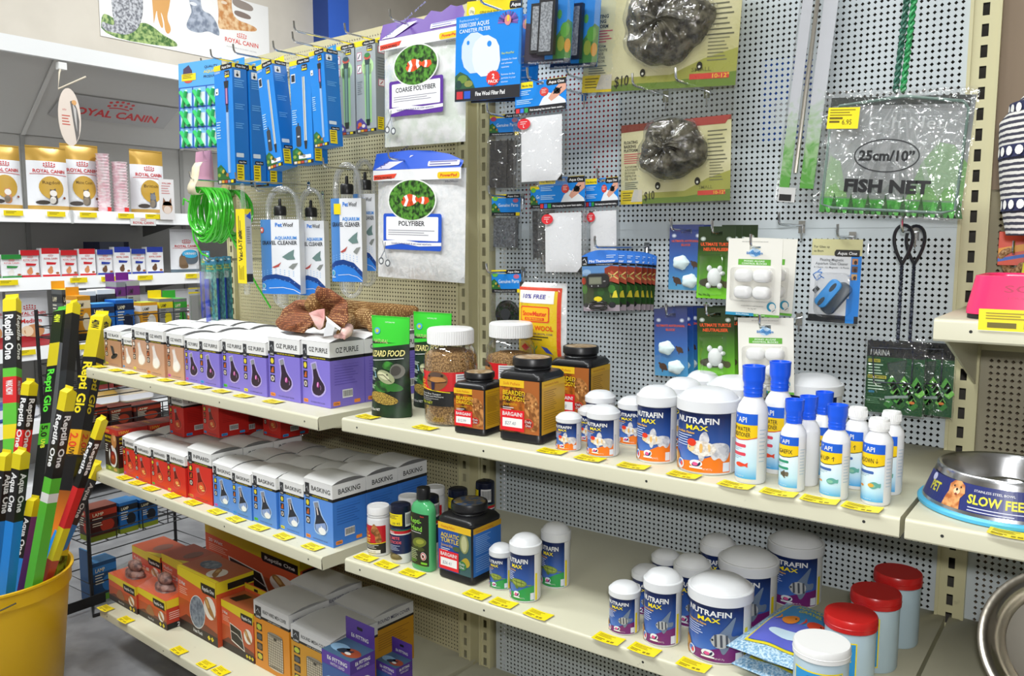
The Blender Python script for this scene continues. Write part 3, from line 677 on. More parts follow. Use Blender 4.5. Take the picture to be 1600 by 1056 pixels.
def fitting_box(w,d,h,label,loc,rz=AL):
 t=thing('lamp_fitting_box',label,'box',loc,(0,0,rz),'purple lamp fitting boxes on the bottom shelf');m=MB();pu=M('#5B3C9C',.4)
 m.box(-w/2,0,0,w/2,d,h,M('#3E5E9A',.4),right=pu,top=M('#4A6A88',.4))
 F=Flat((-w/2,0,0),(1,0,0),(0,0,1));R=Flat((w/2,0,0),(0,1,0),(0,0,1));T=Flat((-w/2,0,h),(1,0,0),(0,1,0))
 for fr,W,H in((F,w,h),(T,w,d)):
  m.ell(fr,W*.3,H*.42,W*.3,H*.22,M('#8FB7D8'),1,14);m.ell(fr,W*.7,H*.38,W*.3,H*.24,M('#A9502E'),1,14);m.blob(fr,[(0,0),(.3,.8),(.6,.5),(1,.9),(.8,.1)],W*.25,H*.2,W*.5,H*.4,M('#243142'),2);m.ell(fr,W*.66,H*.3,W*.1,H*.07,M('#E8E4DC'),3,10)
 m.rect(F,0,h*.80,w,h*.2,pu,2);m.text(F,'E6 FITTING',w*.2,h*.89,h*.06,WHITE,w=w*.7,k=3,bold=.02);m.text(F,'WITH LEAD',w*.3,h*.82,h*.045,WHITE,w=w*.5,k=3)
 m.rect(R,0,h*.80,d,h*.2,M('#4C2F8C'),1);m.text(R,'E6 FITTING',d*.5,h*.90,h*.055,WHITE,w=d*.6,al='c',bold=.02);m.text(R,'WITH LEAD',d*.5,h*.83,h*.045,WHITE,w=d*.5,al='c')
 m.ell(R,d*.5,h*.58,d*.32,h*.1,M('#E8E6EE'),1,18,.3);m.ell(R,d*.5,h*.58,d*.28,h*.08,BLACK,2,18,.3);m.ell(R,d*.6,h*.62,d*.1,h*.035,M('#B9B6C4'),3,10);m.barcode(R,d*.4,h*.12,d*.36,h*.2)
 m.obj('carton_body',t)
 m=MB();m.box(-w/2,d-.001,h,w/2,d,h+h*.34,pu);fr=Flat((-w/2,d-.001,h),(1,0,0),(0,0,1));m.rrect(fr,w*.4,h*.2,w*.2,h*.05,h*.02,BLACK,1);m.text(fr,'E6 FITTING',w*.5,h*.06,h*.06,WHITE,w=w*.6,al='c',bold=.02);m.obj('hang_tab',t);return t
fitting_box(.112,.080,.174,'purple lamp fitting box in front of the mesh cover cartons',LF(-.072*k,-.455*k,ZB))
fitting_box(.076,.057,.124,'lower purple lamp fitting box at the end of bottom shelf',LF(-.013*k,-.341*k,ZB))
def ticket(rot,loc,label,group,w=.056,h=.034):
 m=MB();n=4;th=.0005;vs=[]
 for j in range(n+1):
  x=-w/2+w*j/n;z=.0008+.0018*(2*j/n-1)**2;vs+=[(x,-h/2,z),(x,h/2,z)]
 m.add(vs,[(2*j,2*j+2,2*j+3,2*j+1)for j in range(n)],YEL,True);m.add([(x,y,z-th)for x,y,z in vs],[(2*j+1,2*j+3,2*j+2,2*j)for j in range(n)],WHITE)
 fr=Surf(lambda u,v,k:Vector((u,v,.0008+.0018*(2*u/w)**2+k)),.014,None);ink=M('#8A7A14',.6)
 m.fine(fr,-w*.42,h*.30,w*.6,3,h*.13,ink,k=1,th=h*.045);m.fine(fr,-w*.42,-h*.22,w*.35,2,h*.13,ink,k=1,th=h*.07);m.rect(fr,w*.02,-h*.36,w*.10,h*.16,ink,1);m.rect(fr,w*.16,-h*.36,w*.12,h*.16,ink,1)
 return tag(m.obj('price_ticket',None,loc,rot),label,'price tag',group)
T0=None
def tickets(pts,z,rot,group,labs):
 global T0
 for(px,py),lab in zip(pts,labs):
  P=at_z(px,py,z);r=(0,0,rot+rnd.uniform(-.06,.06))
  if T0 is None:T0=ticket(r,P,lab,group)
  else:copy_thing(T0,P,r,lab,group)
o4=lambda L,ox,oy:[(ox+a/4,oy+b/4)for a,b in L]
T=lambda s:['yellow price ticket on %s'%x for x in s]
tickets(o4([(105,374),(210,396),(295,412),(410,434),(520,458),(628,479),(745,503),(868,528),(1005,557),(1190,592)],130,480),ZU,AL,'price tickets on the top left shelf',
T(['top left shelf corner below the brown carton','top left shelf below the shortest peach carton','top left shelf below the yellow-marked peach carton','top left shelf below the orange-marked peach carton','top left shelf below the pink-marked peach carton','top left shelf below the small purple carton','top left shelf below the blue-marked purple carton','top left shelf below the green-marked purple carton','top left shelf below the yellow-marked purple carton','top left shelf below the large purple cartons']))
tickets([(575,652),(665,669),(863,706),(922,717),(990,729),(1069,743),(1150,759),(1217,771),(1281,782),(1347,794),(1580,836)],ZU,0,'price tickets on the top right shelf',
T(['top right shelf below the green lizard food pouch','top right shelf below the clear pellet jar','top right shelf below the smallest goldfish can','top right shelf below the second goldfish can','top right shelf below the medium goldfish can','top right shelf below the biggest goldfish can','top right shelf below the water conditioner bottle','top right shelf between water conditioner and algae bottles','top right shelf below the blue-capped pH up bottle','top right shelf below the white-capped pH down bottle','the neighbouring shelf below the steel slow feed bowl']))
tickets([(195,747),(215,755),(237,764),(269,775),(302,786),(339,800),(369,812),(405,825),(444,839),(489,855)],ZM,AL,'price tickets on the middle left shelf',
T(['middle left shelf below the pink-marked red carton','middle left shelf below the blue-marked red carton','middle left shelf below the green-marked red carton','middle left shelf below the yellow-marked red carton','middle left shelf below the largest red carton','middle left shelf below the pink-marked blue carton','middle left shelf below the blue-marked blue carton','middle left shelf below the green-marked blue carton','middle left shelf below the yellow-marked blue carton','middle left shelf below the largest blue carton']))
tickets([(572,872),(604,883),(644,896),(745,930),(787,943),(841,961),(951,999),(1007,1016),(1084,1040)],ZM,0,'price tickets on the middle right shelf',
T(['middle right shelf below the calcium dust bottle','middle right shelf below the mite spray can','middle right shelf below the green hand wash bottle','middle right shelf below the small turtle food can','middle right shelf below the taller turtle food can','middle right shelf right of the turtle food cans','middle right shelf below the smallest angelfish can','middle right shelf below the medium angelfish can','middle right shelf below the biggest front angelfish can']))
tickets([(165.5,951),(197,969),(280,1017),(322,1039),(345,1049)],ZB,AL,'price tickets on the bottom left shelf',
T(['bottom shelf corner beside the wire rack','bottom shelf below the heat rock cartons','bottom shelf below the flat heat rock carton','bottom shelf, left one of the overlapping pair','bottom shelf, right one of the overlapping pair']))
# cans, jars, bottles and pouches on the right unit
def view_h(P):
 d=Vector((P.x-CAM.x,P.y-CAM.y,0));return d.normalized()
def z_at(x,y,py):
 lo,hi=-1.0,4.0
 for _ in range(40):
  mid=(lo+hi)/2
  if pix((x,y,mid))[1]>py:lo=mid
  else:hi=mid
 return lo
def spot(px,pyb,wpx,z):
 P=at_z(px,pyb,z);R=wpx/2*(P-CAM).dot(FW)/FPX*.985;c=P+view_h(P)*R
 R=wpx/2*(c-CAM).dot(FW)/FPX/(1+.02);return Vector((c.x,c.y,z)),R
LIDW=M('#DEE0E2',.38);BODYW=M('#E4E5E6',.35)
def can_label(name,lo,hi,h):return ramp_mat(name,[(0,lo),(1,hi)],h*.08,h*.72,.3)
def flakes_can(R,h,kind,label,loc,group):
 """white drum with domed lid and wrapped label"""
 t=thing('fish_food_can',label,'fish food can',loc,0,group);m=MB()
 zl=h*.745 if R<.05 else h*.735;lab0=h*.03
 lm=ramp_mat('can_blue_%d'%round(h*1000),[(0,'#5E8BD6'),(.35,'#3A63B4'),(1,'#142454')],h*.05,h*.70,.3)
 m.lathe([(R*.95,0),(R*.985,.002),(R*.985,lab0),(R,lab0),(R,zl),(R*.97,zl),(R*.97,zl+.004)],[BODYW,BODYW,BODYW,lm,BODYW,BODYW],56,cap1=False)
 F=Cyl(R,-math.pi/2);band={'gold':'#EE7A20','turtle':'#2F9A4E','angel':'#73246E'}[kind];bm=M(band,.3)
 pi=math.pi*R
 m.poly(F,[(-1.5*R,lab0),(1.2*R,lab0),(1.2*R,h*.27),(.55*R,h*.235),(0,h*.165),(-.5*R,h*.145),(-1.5*R,h*.14)],bm,1)
 m.rect(F,1.2*R,lab0,.07*R,zl-lab0,WHITE,2);m.rect(F,1.27*R,lab0,1.1*R,zl-lab0,WHITE,1)
 m.rect(F,1.27*R,lab0,.16*R,h*.42,YEL if kind!='gold' else M('#C9CBD2'),2);m.rect(F,.92*R,lab0+.002,.26*R,h*.11,M('#DDE2EC'),2)
 m.text(F,'NUTRAFIN',-.80*R,h*.615,h*.072,WHITE,w=1.55*R,k=3,bold=.025);m.text(F,'MAX',-.38*R,h*.535,h*.058,YEL,w=.78*R,k=3,bold=.022)
 m.text(F,{'gold':'Goldfish Flakes','turtle':'Turtle Gammarus Shrimp','angel':'Tropical Fish Flakes'}[kind],-.85*R,h*.485,h*.028,M('#F0B63A'),w=.8*R,k=3,bold=.02)
 m.fine(F,-.85*R,h*.455,.72*R,5,h*.030,M('#C9D4EE'),k=3,th=h*.010)
 if kind=='gold':
  cx,cy,s=.12*R,h*.33,R*.95
  gf,fin=noisy('printed_goldfish_scales','#CFC6BC','#F0ECE6',160,.35),noisy('printed_goldfish_fin','#A9ABB6','#DAD9DC',90,.35);a,b=s,s*.62;q=lambda L,mt,k:m.blob(F,L,cx,cy,a,b,mt,k)
  q([(.25,.1),(.55,.35),(1.0,.25),(1.12,-.1),(1.05,-.6),(.85,-.85),(.7,-.5),(.5,-.75),(.35,-.3)],fin,3);q([(-.02,.3),(.02,.75),(.2,1.0),(.3,.75),(.36,.35),(.15,.2)],fin,3)
  q([(-.05,-.2),(-.02,-.6),(.1,-.85),(.2,-.55),(.2,-.25)],fin,3);q([(-.4,.0),(-.3,.3),(-.05,.42),(.25,.38),(.5,.2),(.6,-.1),(.45,-.4),(.15,-.5),(-.15,-.42),(-.35,-.25)],gf,4)
  q([(.0,.1),(.06,.3),(.14,.1),(.1,-.3),(.03,-.3)],M('#E8B864'),5);q([(.28,.2),(.36,.25),(.4,-.1),(.33,-.3)],M('#EAC98A'),5);q([(.6,.1),(.95,.05),(.9,-.5),(.7,-.2)],M('#C4C4CC'),4)
  m.ell(F,cx-.30*a,cy-.02*b,.14*a,.26*b,M('#E6CE9A'),5,16);m.ell(F,cx-.27*a,cy+.26*b,.17*a,.22*b,M('#DC3A20'),6,16);m.ell(F,cx-.33*a,cy+.0*b,.035*a,.05*b,WHITE,6,10);m.ell(F,cx-.335*a,cy+.0*b,.022*a,.032*b,BLACK,7,8);m.ell(F,cx-.42*a,cy-.14*b,.03*a,.03*b,M('#C98A5A'),6,8)
 elif kind=='turtle':
  cx,cy,s=.15*R,h*.31,R
  m.ell(F,cx,cy,.55*s,.27*s,M('#6F8A3A'),3,20,-.12);m.ell(F,cx,cy+.03*s,.46*s,.2*s,M('#98A84A'),4,18,-.12);m.line(F,[(cx-.35*s,cy+.1*s),(cx,cy+.05*s),(cx+.4*s,cy-.02*s)],.04*s,M('#4E6428'),5);m.line(F,[(cx-.15*s,cy+.2*s),(cx-.1*s,cy-.15*s)],.03*s,M('#4E6428'),5);m.line(F,[(cx+.2*s,cy+.17*s),(cx+.2*s,cy-.15*s)],.03*s,M('#4E6428'),5)
  m.blob(F,[(0,0),(.5,.5),(1,.4),(.9,0),(.4,-.3)],cx-.95*s,cy-.05*s,.5*s,.25*s,M('#5E7A34'),4);m.blob(F,[(0,.2),(1,0),(.5,-.4)],cx+.45*s,cy-.12*s,.5*s,.2*s,M('#7C8C4A'),3);m.blob(F,[(0,0),(.4,-1),(.8,-.9),(.6,0)],cx-.3*s,cy-.2*s,.4*s,.2*s,M('#5E7A34'),3)
 else:
  cx,cy,s=.38*R,h*.31,R*1.25
  m.blob(F,[(-.28,0),(-.05,.25),(.12,.62),(.45,1.35),(.33,.6),(.28,.2),(.55,.3),(.5,-.15),(.28,-.1),(.25,-.35),(.1,-.75),(0,-.3),(-.15,-.15)],cx,cy,s,s*.55,M('#6F7F96'),3)
  m.ell(F,cx+.03*s,cy-.0*s,.24*s,.2*s,M('#B7B9BA'),4,16)
  for dx in(-.1,.04,.18):m.line(F,[(cx+dx*s,cy+.17*s),(cx+(dx+.02)*s,cy-.16*s)],.06*s,M('#4A4F5A'),5)
  m.ell(F,cx-.17*s,cy+.02*s,.03*s,.03*s,BLACK,6,8)
 m.ell(F,-.92*R,h*.13,.26*R,h*.12,M('#B07A3E'),3,14,.3);m.ell(F,-.95*R,h*.16,.12*R,h*.06,M('#D9B06A'),4,10)
 m.ell(F,-.62*R,h*.10,.17*R,h*.062,M('#E7ECF4'),4,14);m.ell(F,-.64*R,h*.115,.12*R,h*.035,M('#3E77C8'),5,10);m.ell(F,-.56*R,h*.10,.06*R,h*.03,M('#E0483A'),6,8);m.rect(F,-.74*R,h*.055,.24*R,h*.022,M('#D8DCE4'),5)
 m.ell(F,.02*R,h*.135,.22*R,h*.045,M('#EAF0F6'),4,14);m.blob(F,[(0,0),(.3,.8),(.6,.3),(1,.9),(.9,0)],-.16*R,h*.10,.36*R,h*.08,M('#1E2A55'),5);m.ell(F,0,h*.13,.1*R,h*.022,M('#E05A9A'),6,8);m.rect(F,-.2*R,h*.075,.44*R,h*.02,M('#EAF0F6'),5)
 m.text(F,'NET WT. 77 g',.25*R,h*.065,h*.02,WHITE,w=.3*R,k=3)
 m.obj('can_body',t)
 rl=R*1.075;m=MB();zt=h*.885;e=.0015
 prof=[(R*.99,zl+.001),(rl,zl+.0015),(rl,zt-e),(rl-e,zt),(rl*.92,zt),(rl*.82,zt+(h-zt)*.38),(rl*.68,zt+(h-zt)*.70),(rl*.50,zt+(h-zt)*.90),(rl*.28,zt+(h-zt)*.985),(.0005,h)]
 m.lathe(prof,LIDW,56);m.obj('lid',t);return t
GG='goldfish food cans on the top right shelf'
def can_px(px,pyb,w,pyt,z,kind,lab,g,hadd=0):
 c,R=spot(px,pyb,w,z);h=z_at(c.x,c.y,pyt)-z+hadd;return flakes_can(R,h,kind,lab,c,g),c,R,h
a,c,R,h=can_px(888.5,705,39,643.7,ZU,'gold','smallest white goldfish food can at the left, in front of its twin',GG)
copy_thing(a,c+Vector((-.002,.085,0)),None,'smallest white goldfish food can, second one behind the front one',GG)
a,c,R,h=can_px(942,714.5,50,632.5,ZU,'gold','second goldfish food can from the left with orange band, in front',GG)
copy_thing(a,c+Vector((.004,.115,0)),None,'goldfish food can just behind the second front one, partly hidden by the medium can',GG)
copy_thing(a,c+Vector((-.085,.135,0)),None,'goldfish food can of which mostly the lid shows behind the second front can',GG)
a,c,R,h=can_px(1025,724.5,61,602,ZU,'gold','tall medium goldfish food can in front, left of the biggest one',GG)
for k,lab in enumerate(('tall medium goldfish can, second in its file with lid showing','tall medium goldfish can, third in its file with lid showing','tall medium goldfish can, farthest in its file by the pegboard')):
 copy_thing(a,c+Vector((-.004*k,.112*(k+1),0)),None,lab,GG)
a,c,R,h=can_px(1104.5,742.5,92.5,604.5,ZU,'gold','biggest goldfish food can in front, beside the blue-capped bottles',GG)
copy_thing(a,c+Vector((-.008,.150,0)),None,'biggest goldfish food can, second one behind the front one',GG)
copy_thing(a,c+Vector((.105,.265,0)),None,'biggest goldfish food can by the board behind the water conditioner bottles',GG)
GA='angelfish food cans on the middle right shelf';GT='turtle food cans on the middle right shelf'
a,c,R,h=can_px(783,922,36,849,ZM,'turtle','smallest turtle food can with green band, beside the black turtle jar',GT)
can_px(821,942,48.5,834,ZM,'turtle','turtle food can standing in front of the other two',GT)
can_px(868,920,45,816.5,ZM,'turtle','turtle food can standing farthest back at the right',GT)
a,c,R,h=can_px(975,992.5,47.5,909,ZM,'angel','smallest angelfish food can in front at the left',GA)
copy_thing(a,c+Vector((-.004,.10,0)),None,'smallest angelfish food can, second in its file',GA)
copy_thing(a,c+Vector((-.010,.20,0)),None,'smallest angelfish food can, third in its file behind the tall one',GA)
a,c,R,h=can_px(1034,1011,58,889,ZM,'angel','tall medium angelfish food can in front',GA)
can_px(1079,982,54.5,867,ZM,'angel','tall medium angelfish food can, second in its file',GA)
copy_thing(a,c+Vector((.01,.235,0)),None,'tall medium angelfish food can, third in its file near the board',GA)
a,c,R,h=can_px(1122.5,1038,95,899,ZM,'angel','biggest angelfish food can in front',GA)
copy_thing(a,c+Vector((-.006,.155,0)),None,'biggest angelfish food can, second behind the front one',GA)
can_px(1240,950,80,832,ZM,'angel','biggest angelfish food can standing apart near the board',GA)
SKYG=[(0,'#3FA3E0'),(.35,'#BFE2F4'),(1,'#E4F2F8')]
def bottle(R,h,title,sub,cap,fish,label,loc,group):
 t=thing('treatment_bottle',label,'bottle',loc,0,group);m=MB()
 big=h>.2;ch=h*(.265 if cap=='blue' else .150);zs=h-ch;zb=zs-h*.115;l1=zb-h*.015;l0=h*.045
 lm=ramp_mat('bottle_label_%d'%round(h*1000),SKYG,l0,l1*.6,.3)
 m.lathe([(R*.9,0),(R*.985,.004),(R*.985,l1+.001),(R*.97,zb),(R*.88,zb+h*.045),(R*.66,zb+h*.092),(R*.55,zs),(R*.5,zs+.002)],BODYW,44)
 F=Cyl(R*.985,-math.pi/2-.50);U=1.18*R
 H=l1-l0
 m.rect(F,-U,l0,2*U,H*.62,lm,1);b0=l0+H*.83;y0=l0+H*.615
 m.rect(F,-U,b0,2*U,l1-b0,M('#1F5FD0',.3),1);m.text(F,'API',-.12*R,b0+H*.035,H*.085,WHITE,w=.62*R,k=2,bold=.015);m.blob(F,[(0,0),(1,.9),(.45,1),(.7,.6)],-.5*R,b0+H*.035,.34*R,H*.1,WHITE,2)
 m.poly(F,[(-U,b0),(-U,y0+H*.035),(-U*.5,y0),(0,y0-H*.015),(U*.5,y0),(U,y0+H*.035),(U,b0)],M('#F3CB18',.3),2)
 m.poly(F,[(-U,y0+H*.035),(-U*.5,y0),(0,y0-H*.015),(U*.5,y0),(U,y0+H*.035),(U,y0+H*.022),(U*.5,y0-H*.014),(0,y0-H*.03),(-U*.5,y0-H*.014),(-U,y0+H*.022)],M({'#':'#20201E'}.get('#')if fish!='gold' else '#D8503A'),2)
 ls=title.split('|')
 for i,s in enumerate(ls):m.text(F,s,0,y0+H*(.055 if len(ls)==1 else .115-.085*i),H*(.085 if len(ls)==1 else .07),M('#27261E'),w=(1.5 if len(s)>6 else 1.15)*R,k=3,al='c',bold=.012)
 pc=M('#D9485A' if fish=='gold' else '#2F8E6E' if fish=='strip' else '#3F63A8',.4)
 for i in range(2):
  if title.startswith('pH')and i:break
  yy=y0-H*(.10+.13*i);m.rrect(F,-.85*R,yy-H*.035,1.35*R,H*.05,H*.02,pc,2);m.fine(F,-.85*R,yy-H*.06,1.1*R,2,H*.025,M('#8AA3B5'),k=2,th=H*.008)
 if fish=='gold':
  m.blob(F,[(0,.5),(.3,.85),(.65,.7),(.8,.6),(1,.95),(.95,.5),(1,.1),(.78,.38),(.5,.15),(.2,.2)],-.28*R,l0+H*.16,.95*R,H*.11,M('#E0452A'),3);m.blob(F,[(0,.5),(.5,.9),(1,.5),(.5,.1)],-.9*R,l0+H*.2,.3*R,H*.025,M('#4A5564'),3);m.blob(F,[(0,.5),(.5,.9),(1,.5),(.5,.1)],-.85*R,l0+H*.15,.3*R,H*.025,M('#4A5564'),3)
 elif fish=='strip':
  m.blob(F,[(0,.5),(.3,.9),(.6,1.2),(.55,.8),(1,1),(.95,.1),(.55,.25),(.7,-.3),(.35,.1)],-.2*R,l0+H*.2,.75*R,H*.12,M('#6B6251'),3)
  for q in(.1,.3,.5):m.line(F,[((-.2+q*.75)*R,l0+H*.30),((-.17+q*.75)*R,l0+H*.22)],.05*R,M('#26231E'),4)
 else:
  m.blob(F,[(0,.5),(.2,.9),(.55,1.05),(.85,.75),(1,.95),(.97,.2),(.8,.35),(.5,.05),(.2,.1)],.15*R,l0+H*.22,.85*R,H*.13,M('#5FA59A'),3);m.ell(F,.45*R,l0+H*.28,.2*R,H*.03,M('#86BFA6'),4,10)
  m.blob(F,[(0,.5),(.5,1),(1,.7),(1,.2),(.5,0)],-.6*R,l0+H*.24,.4*R,H*.045,M('#E0903A'),3);m.rrect(F,-1.05*R,l0+H*.03,.34*R,H*.15,H*.02,M('#2A56B8'),2)if cap=='blue' else None
  if 'DOWN' in title:m.ell(F,.35*R,l0+H*.29,.2*R,H*.035,M('#D9A93E'),5,10)
 m.rect(F,U+.02*R,l0,.03*R,H,M('#DDE4EA'),1);m.fine(F,U+.15*R,l0+H*.75,.5*R,9,H*.06,M('#A9BED0'),k=1,th=H*.012)
 m.text(F,'8 FL OZ (237 mL)',-.2*R,l0+H*.03,H*.02,WHITE,w=.6*R,k=2)
 m.obj('bottle_body',t);m=MB()
 if cap=='blue':
  cm=M('#1C5BE6',.28);r1,r2=R*.60,R*.70;zc=zs+ch*.46
  m.lathe([(r1,zs+.001),(r1*1.0,zc-.006),(r1*1.02,zc-.002),(r2*.98,zc+.003),(r2,zc+.006),(r2*1.02,h-.005),(r2*1.04,h-.004),(r2*1.04,h),(r2*.9,h),(r2*.88,h-.004),(.0005,h-.004)],cm,40)
  for i in range(2):m.lathe([(r1*1.03,zs+ch*(.12+.14*i)),(r1*1.05,zs+ch*(.15+.14*i)),(r1*1.03,zs+ch*(.18+.14*i))],cm,32,cap0=False,cap1=False)
 else:
  cm=M('#F1F1EF',.35);r1=R*.66
  m.lathe([(r1,zs+.001),(r1*1.03,zs+.004),(r1*1.03,h-.003),(r1*.97,h),(r1*.5,h),(r1*.48,h-.0015),(.0005,h-.0015)],cm,36)
  n=36
  for i in range(n):
   a=2*math.pi*i/n;m.box(0,0,0,0,0,0,cm)if 0 else None
   x,y=r1*1.03*math.cos(a),r1*1.03*math.sin(a);e=Vector((-math.sin(a),math.cos(a),0))*.0006;o=Vector((math.cos(a),math.sin(a),0))*.0007;p=Vector((x,y,0))
   q=[p-e,p-e*.3+o,p+e*.3+o,p+e];m.add([(v.x,v.y,zs+.005)for v in q]+[(v.x,v.y,h-.004)for v in q],[(0,1,5,4),(1,2,6,5),(2,3,7,6)],cm)
 m.obj('cap',t);return t
GB='aquarium treatment bottles on the top right shelf'
for px,pyb,w,pyt,ti,cap,fish,lab in(
(1172,757,48.5,571,'TAP WATER|CONDITIONER','blue','gold','front white tap water conditioner bottle with blue flip cap'),
(1213,741.5,45.5,564.5,'TAP WATER|CONDITIONER','blue','gold','tap water conditioner bottle behind the front one'),
(1236.5,768.7,40.5,623.5,'ALGAEFIX','blue','strip','front algae treatment bottle with blue cap and striped fish'),
(1258.5,760,38.5,618.5,'ALGAEFIX','blue','strip','algae treatment bottle second in its file, label turned aside'),
(1283,748,37.5,612,'ALGAEFIX','blue','strip','algae treatment bottle third in its file, nearest the board'),
(1302.5,782,43.5,632,'pH UP \u2191','blue','ph','pH up bottle with a blue cap'),
(1335,765,40,636,'pH UP \u2191','white','ph','pH up bottle with a white cap'),
(1367.5,790.7,44.5,653,'pH DOWN \u2193','white','ph','white-capped pH down bottle in front'),
(1387,773.7,40.5,642,'pH DOWN \u2193','white','ph','white-capped pH down bottle behind the front one')):
 c,R=spot(px,pyb,w,ZU);h=z_at(c.x,c.y,pyt)-ZU
 t=bottle(R,h,ti,'',cap,fish,lab,c,GB)
 if 'turned' in lab:t.rotation_euler=(0,0,-1.1)
PELLET=node_mat('brown_pellets',lambda nt,n,l,b:pellet_nodes(nt,n,l,b,'#A8804A','#7A5528',300))if 0 else None
def pellet_nodes(nt,n,l,b,h1,h2,sc):
 tc=n.new('ShaderNodeTexCoord');v=n.new('ShaderNodeTexVoronoi');cr=n.new('ShaderNodeValToRGB');bp=n.new('ShaderNodeBump')
 v.inputs['Scale'].default_value=sc;e=cr.color_ramp.elements;e[0].position=.05;e[1].position=.75;e[0].color=(*lin(h1),1);e[1].color=(*lin(h2),1)
 l.new(tc.outputs['Object'],v.inputs['Vector']);l.new(v.outputs['Distance'],cr.inputs[0]);l.new(cr.outputs[0],b.inputs['Base Color'])
 bp.inputs['Strength'].default_value=.8;bp.inputs['Distance'].default_value=.002;bp.invert=True
 l.new(v.outputs['Distance'],bp.inputs['Height']);l.new(bp.outputs['Normal'],b.inputs['Normal']);b.inputs['Roughness'].default_value=.7
PELLET=node_mat('brown_pellets',lambda nt,n,l,b:pellet_nodes(nt,n,l,b,'#C79E66','#6E4E26',260))
GOLDP=node_mat('golden_pellets',lambda nt,n,l,b:pellet_nodes(nt,n,l,b,'#D8B64A','#6A5218',420))
JARC=clear('clear_jar_plastic',gloss=.04,rough=.04)
def pellet_jar(R,h,label,loc,fill,rz=0):
 t=thing('pellet_jar',label,'jar',loc,(0,0,rz),'clear jars of lizard food pellets');m=MB();r=R*.97
 m.lathe([(r*.90,.0005),(r*.98,.006),(r,.012),(r,h*.66),(r*.97,h*.73),(r*.86,h*.79),(r*.78,h*.815),(r*.78,h*.84)],JARC,48,cap1=False)
 m.obj('jar_body',t)
 m=MB();q=r*.965;m.lathe([(q*.9,.003),(q,.010),(q,h*fill-.004),(q*.93,h*fill+.002),(q*.5,h*fill+.010),(.0005,h*fill+.012)],PELLET,48);m.obj('pellets',t)
 m=MB();rl=R*.84;m.lathe([(rl*.98,h*.835),(rl,h*.838),(rl,h-.004),(rl-.003,h-.0008),(rl*.9,h),(.0005,h)],M('#F4F4F3',.3),56)
 for i in range(60):
  a=2*math.pi*i/60;p=Vector((rl*math.cos(a),rl*math.sin(a),0));e=Vector((-math.sin(a),math.cos(a),0))*.0012;o=Vector((math.cos(a),math.sin(a),0))*.0006;w3=[p-e,p+o,p+e]
  m.add([(v.x,v.y,h*.842)for v in w3]+[(v.x,v.y,h-.006)for v in w3],[(0,1,4,3),(1,2,5,4)],M('#F4F4F3',.3))
 m.obj('lid',t)
 m=MB();l0,l1=h*.21,h*.565;F=Cyl(r,-math.pi/2-.12);H=l1-l0;red=M('#D8262A',.35)
 m.rect(F,-1.35*r,l0,2.7*r,H*.45,BLACK,1);m.rect(F,-1.35*r,l0+H*.45,2.7*r,H*.55,red,1);m.rect(F,1.0*r,l0+H*.35,1.9*r,H*.6,WHITE,2);m.fine(F,1.05*r,l0+H*.88,1.7*r,8,H*.07,M('#7A7A86'),k=3)
 m.poly(F,[(-1.35*r,l0+H*.45),(-.3*r,l0+H*.47),(.8*r,l0+H*.40),(.8*r,l0+H*.42),(-.3*r,l0+H*.5),(-1.35*r,l0+H*.47)],YEL,2)
 m.blob(F,[(.0,.45),(.1,.85),(.35,1.02),(.7,1.0),(.95,.8),(1,.5),(.85,.2),(.55,.0),(.3,.05),(.1,.2)],-.22*r,l0+H*.44,.95*r,H*.58,M('#8A5A32'),3);m.blob(F,[(.1,.75),(.35,.98),(.7,.95),(.9,.75),(.5,.72)],-.22*r,l0+H*.44,.95*r,H*.58,M('#5E4A40'),4);m.blob(F,[(.15,.5),(.3,.72),(.7,.74),(.92,.6),(.9,.5),(.5,.44)],-.22*r,l0+H*.44,.95*r,H*.58,M('#BE8448'),4)
 m.line(F,[(-.18*r,l0+H*.74),(.25*r,l0+H*.69),(.68*r,l0+H*.73)],H*.02,M('#2E1A10'),5);m.poly(F,[(.05*r,l0+H*.71),(.22*r,l0+H*.71),(.2*r,l0+H*.5),(.08*r,l0+H*.46)],M('#2A2440'),6)
 m.ell(F,-.05*r,l0+H*.87,.05*r,H*.03,BLACK,6,8);m.ell(F,.5*r,l0+H*.9,.05*r,H*.03,BLACK,6,8);m.ell(F,-.62*r,l0+H*.86,.12*r,H*.07,M('#3FA39A'),3,12)
 m.text(F,'LIZARD',-1.1*r,l0+H*.65,H*.11,M('#F1C53A'),w=.82*r,k=7,bold=.01);m.text(F,'FOOD',-.95*r,l0+H*.50,H*.11,M('#F1C53A'),w=.72*r,k=7,bold=.01)
 m.text(F,'Formulated diet for Blue Tongue',-1.15*r,l0+H*.33,H*.05,WHITE,w=1.6*r,k=3);m.text(F,'Skinks, Bearded Dragons and Monitors',-1.15*r,l0+H*.26,H*.05,WHITE,w=1.7*r,k=3);m.fine(F,-1.1*r,l0+H*.2,1.5*r,2,H*.05,M('#9A9A9A'),k=3);m.text(F,'1kg/2.2lb NET',-.85*r,l0+H*.05,H*.075,M('#C8D23A'),w=.95*r,k=3)
 m.obj('label_wrap',t);return t
c,R=spot(705,667,87,ZU);h=z_at(c.x,c.y,511.5)-ZU
pellet_jar(R,h,'clear lizard pellet jar with white lid and red label, in front',c,.735)
c2=c+Vector((.032,.185,0));t2=pellet_jar(R,h,'clear lizard pellet jar with white lid, behind the front one',c2,.62,-.75)
BPL=M('#1B1B1D',.35);DRAG=noisy('printed_dragon_skin','#7A4A22','#C98A4E',90,.4);DRAGBG=noisy('printed_brown_bed','#3A1E0C','#B8641A',55,.4)
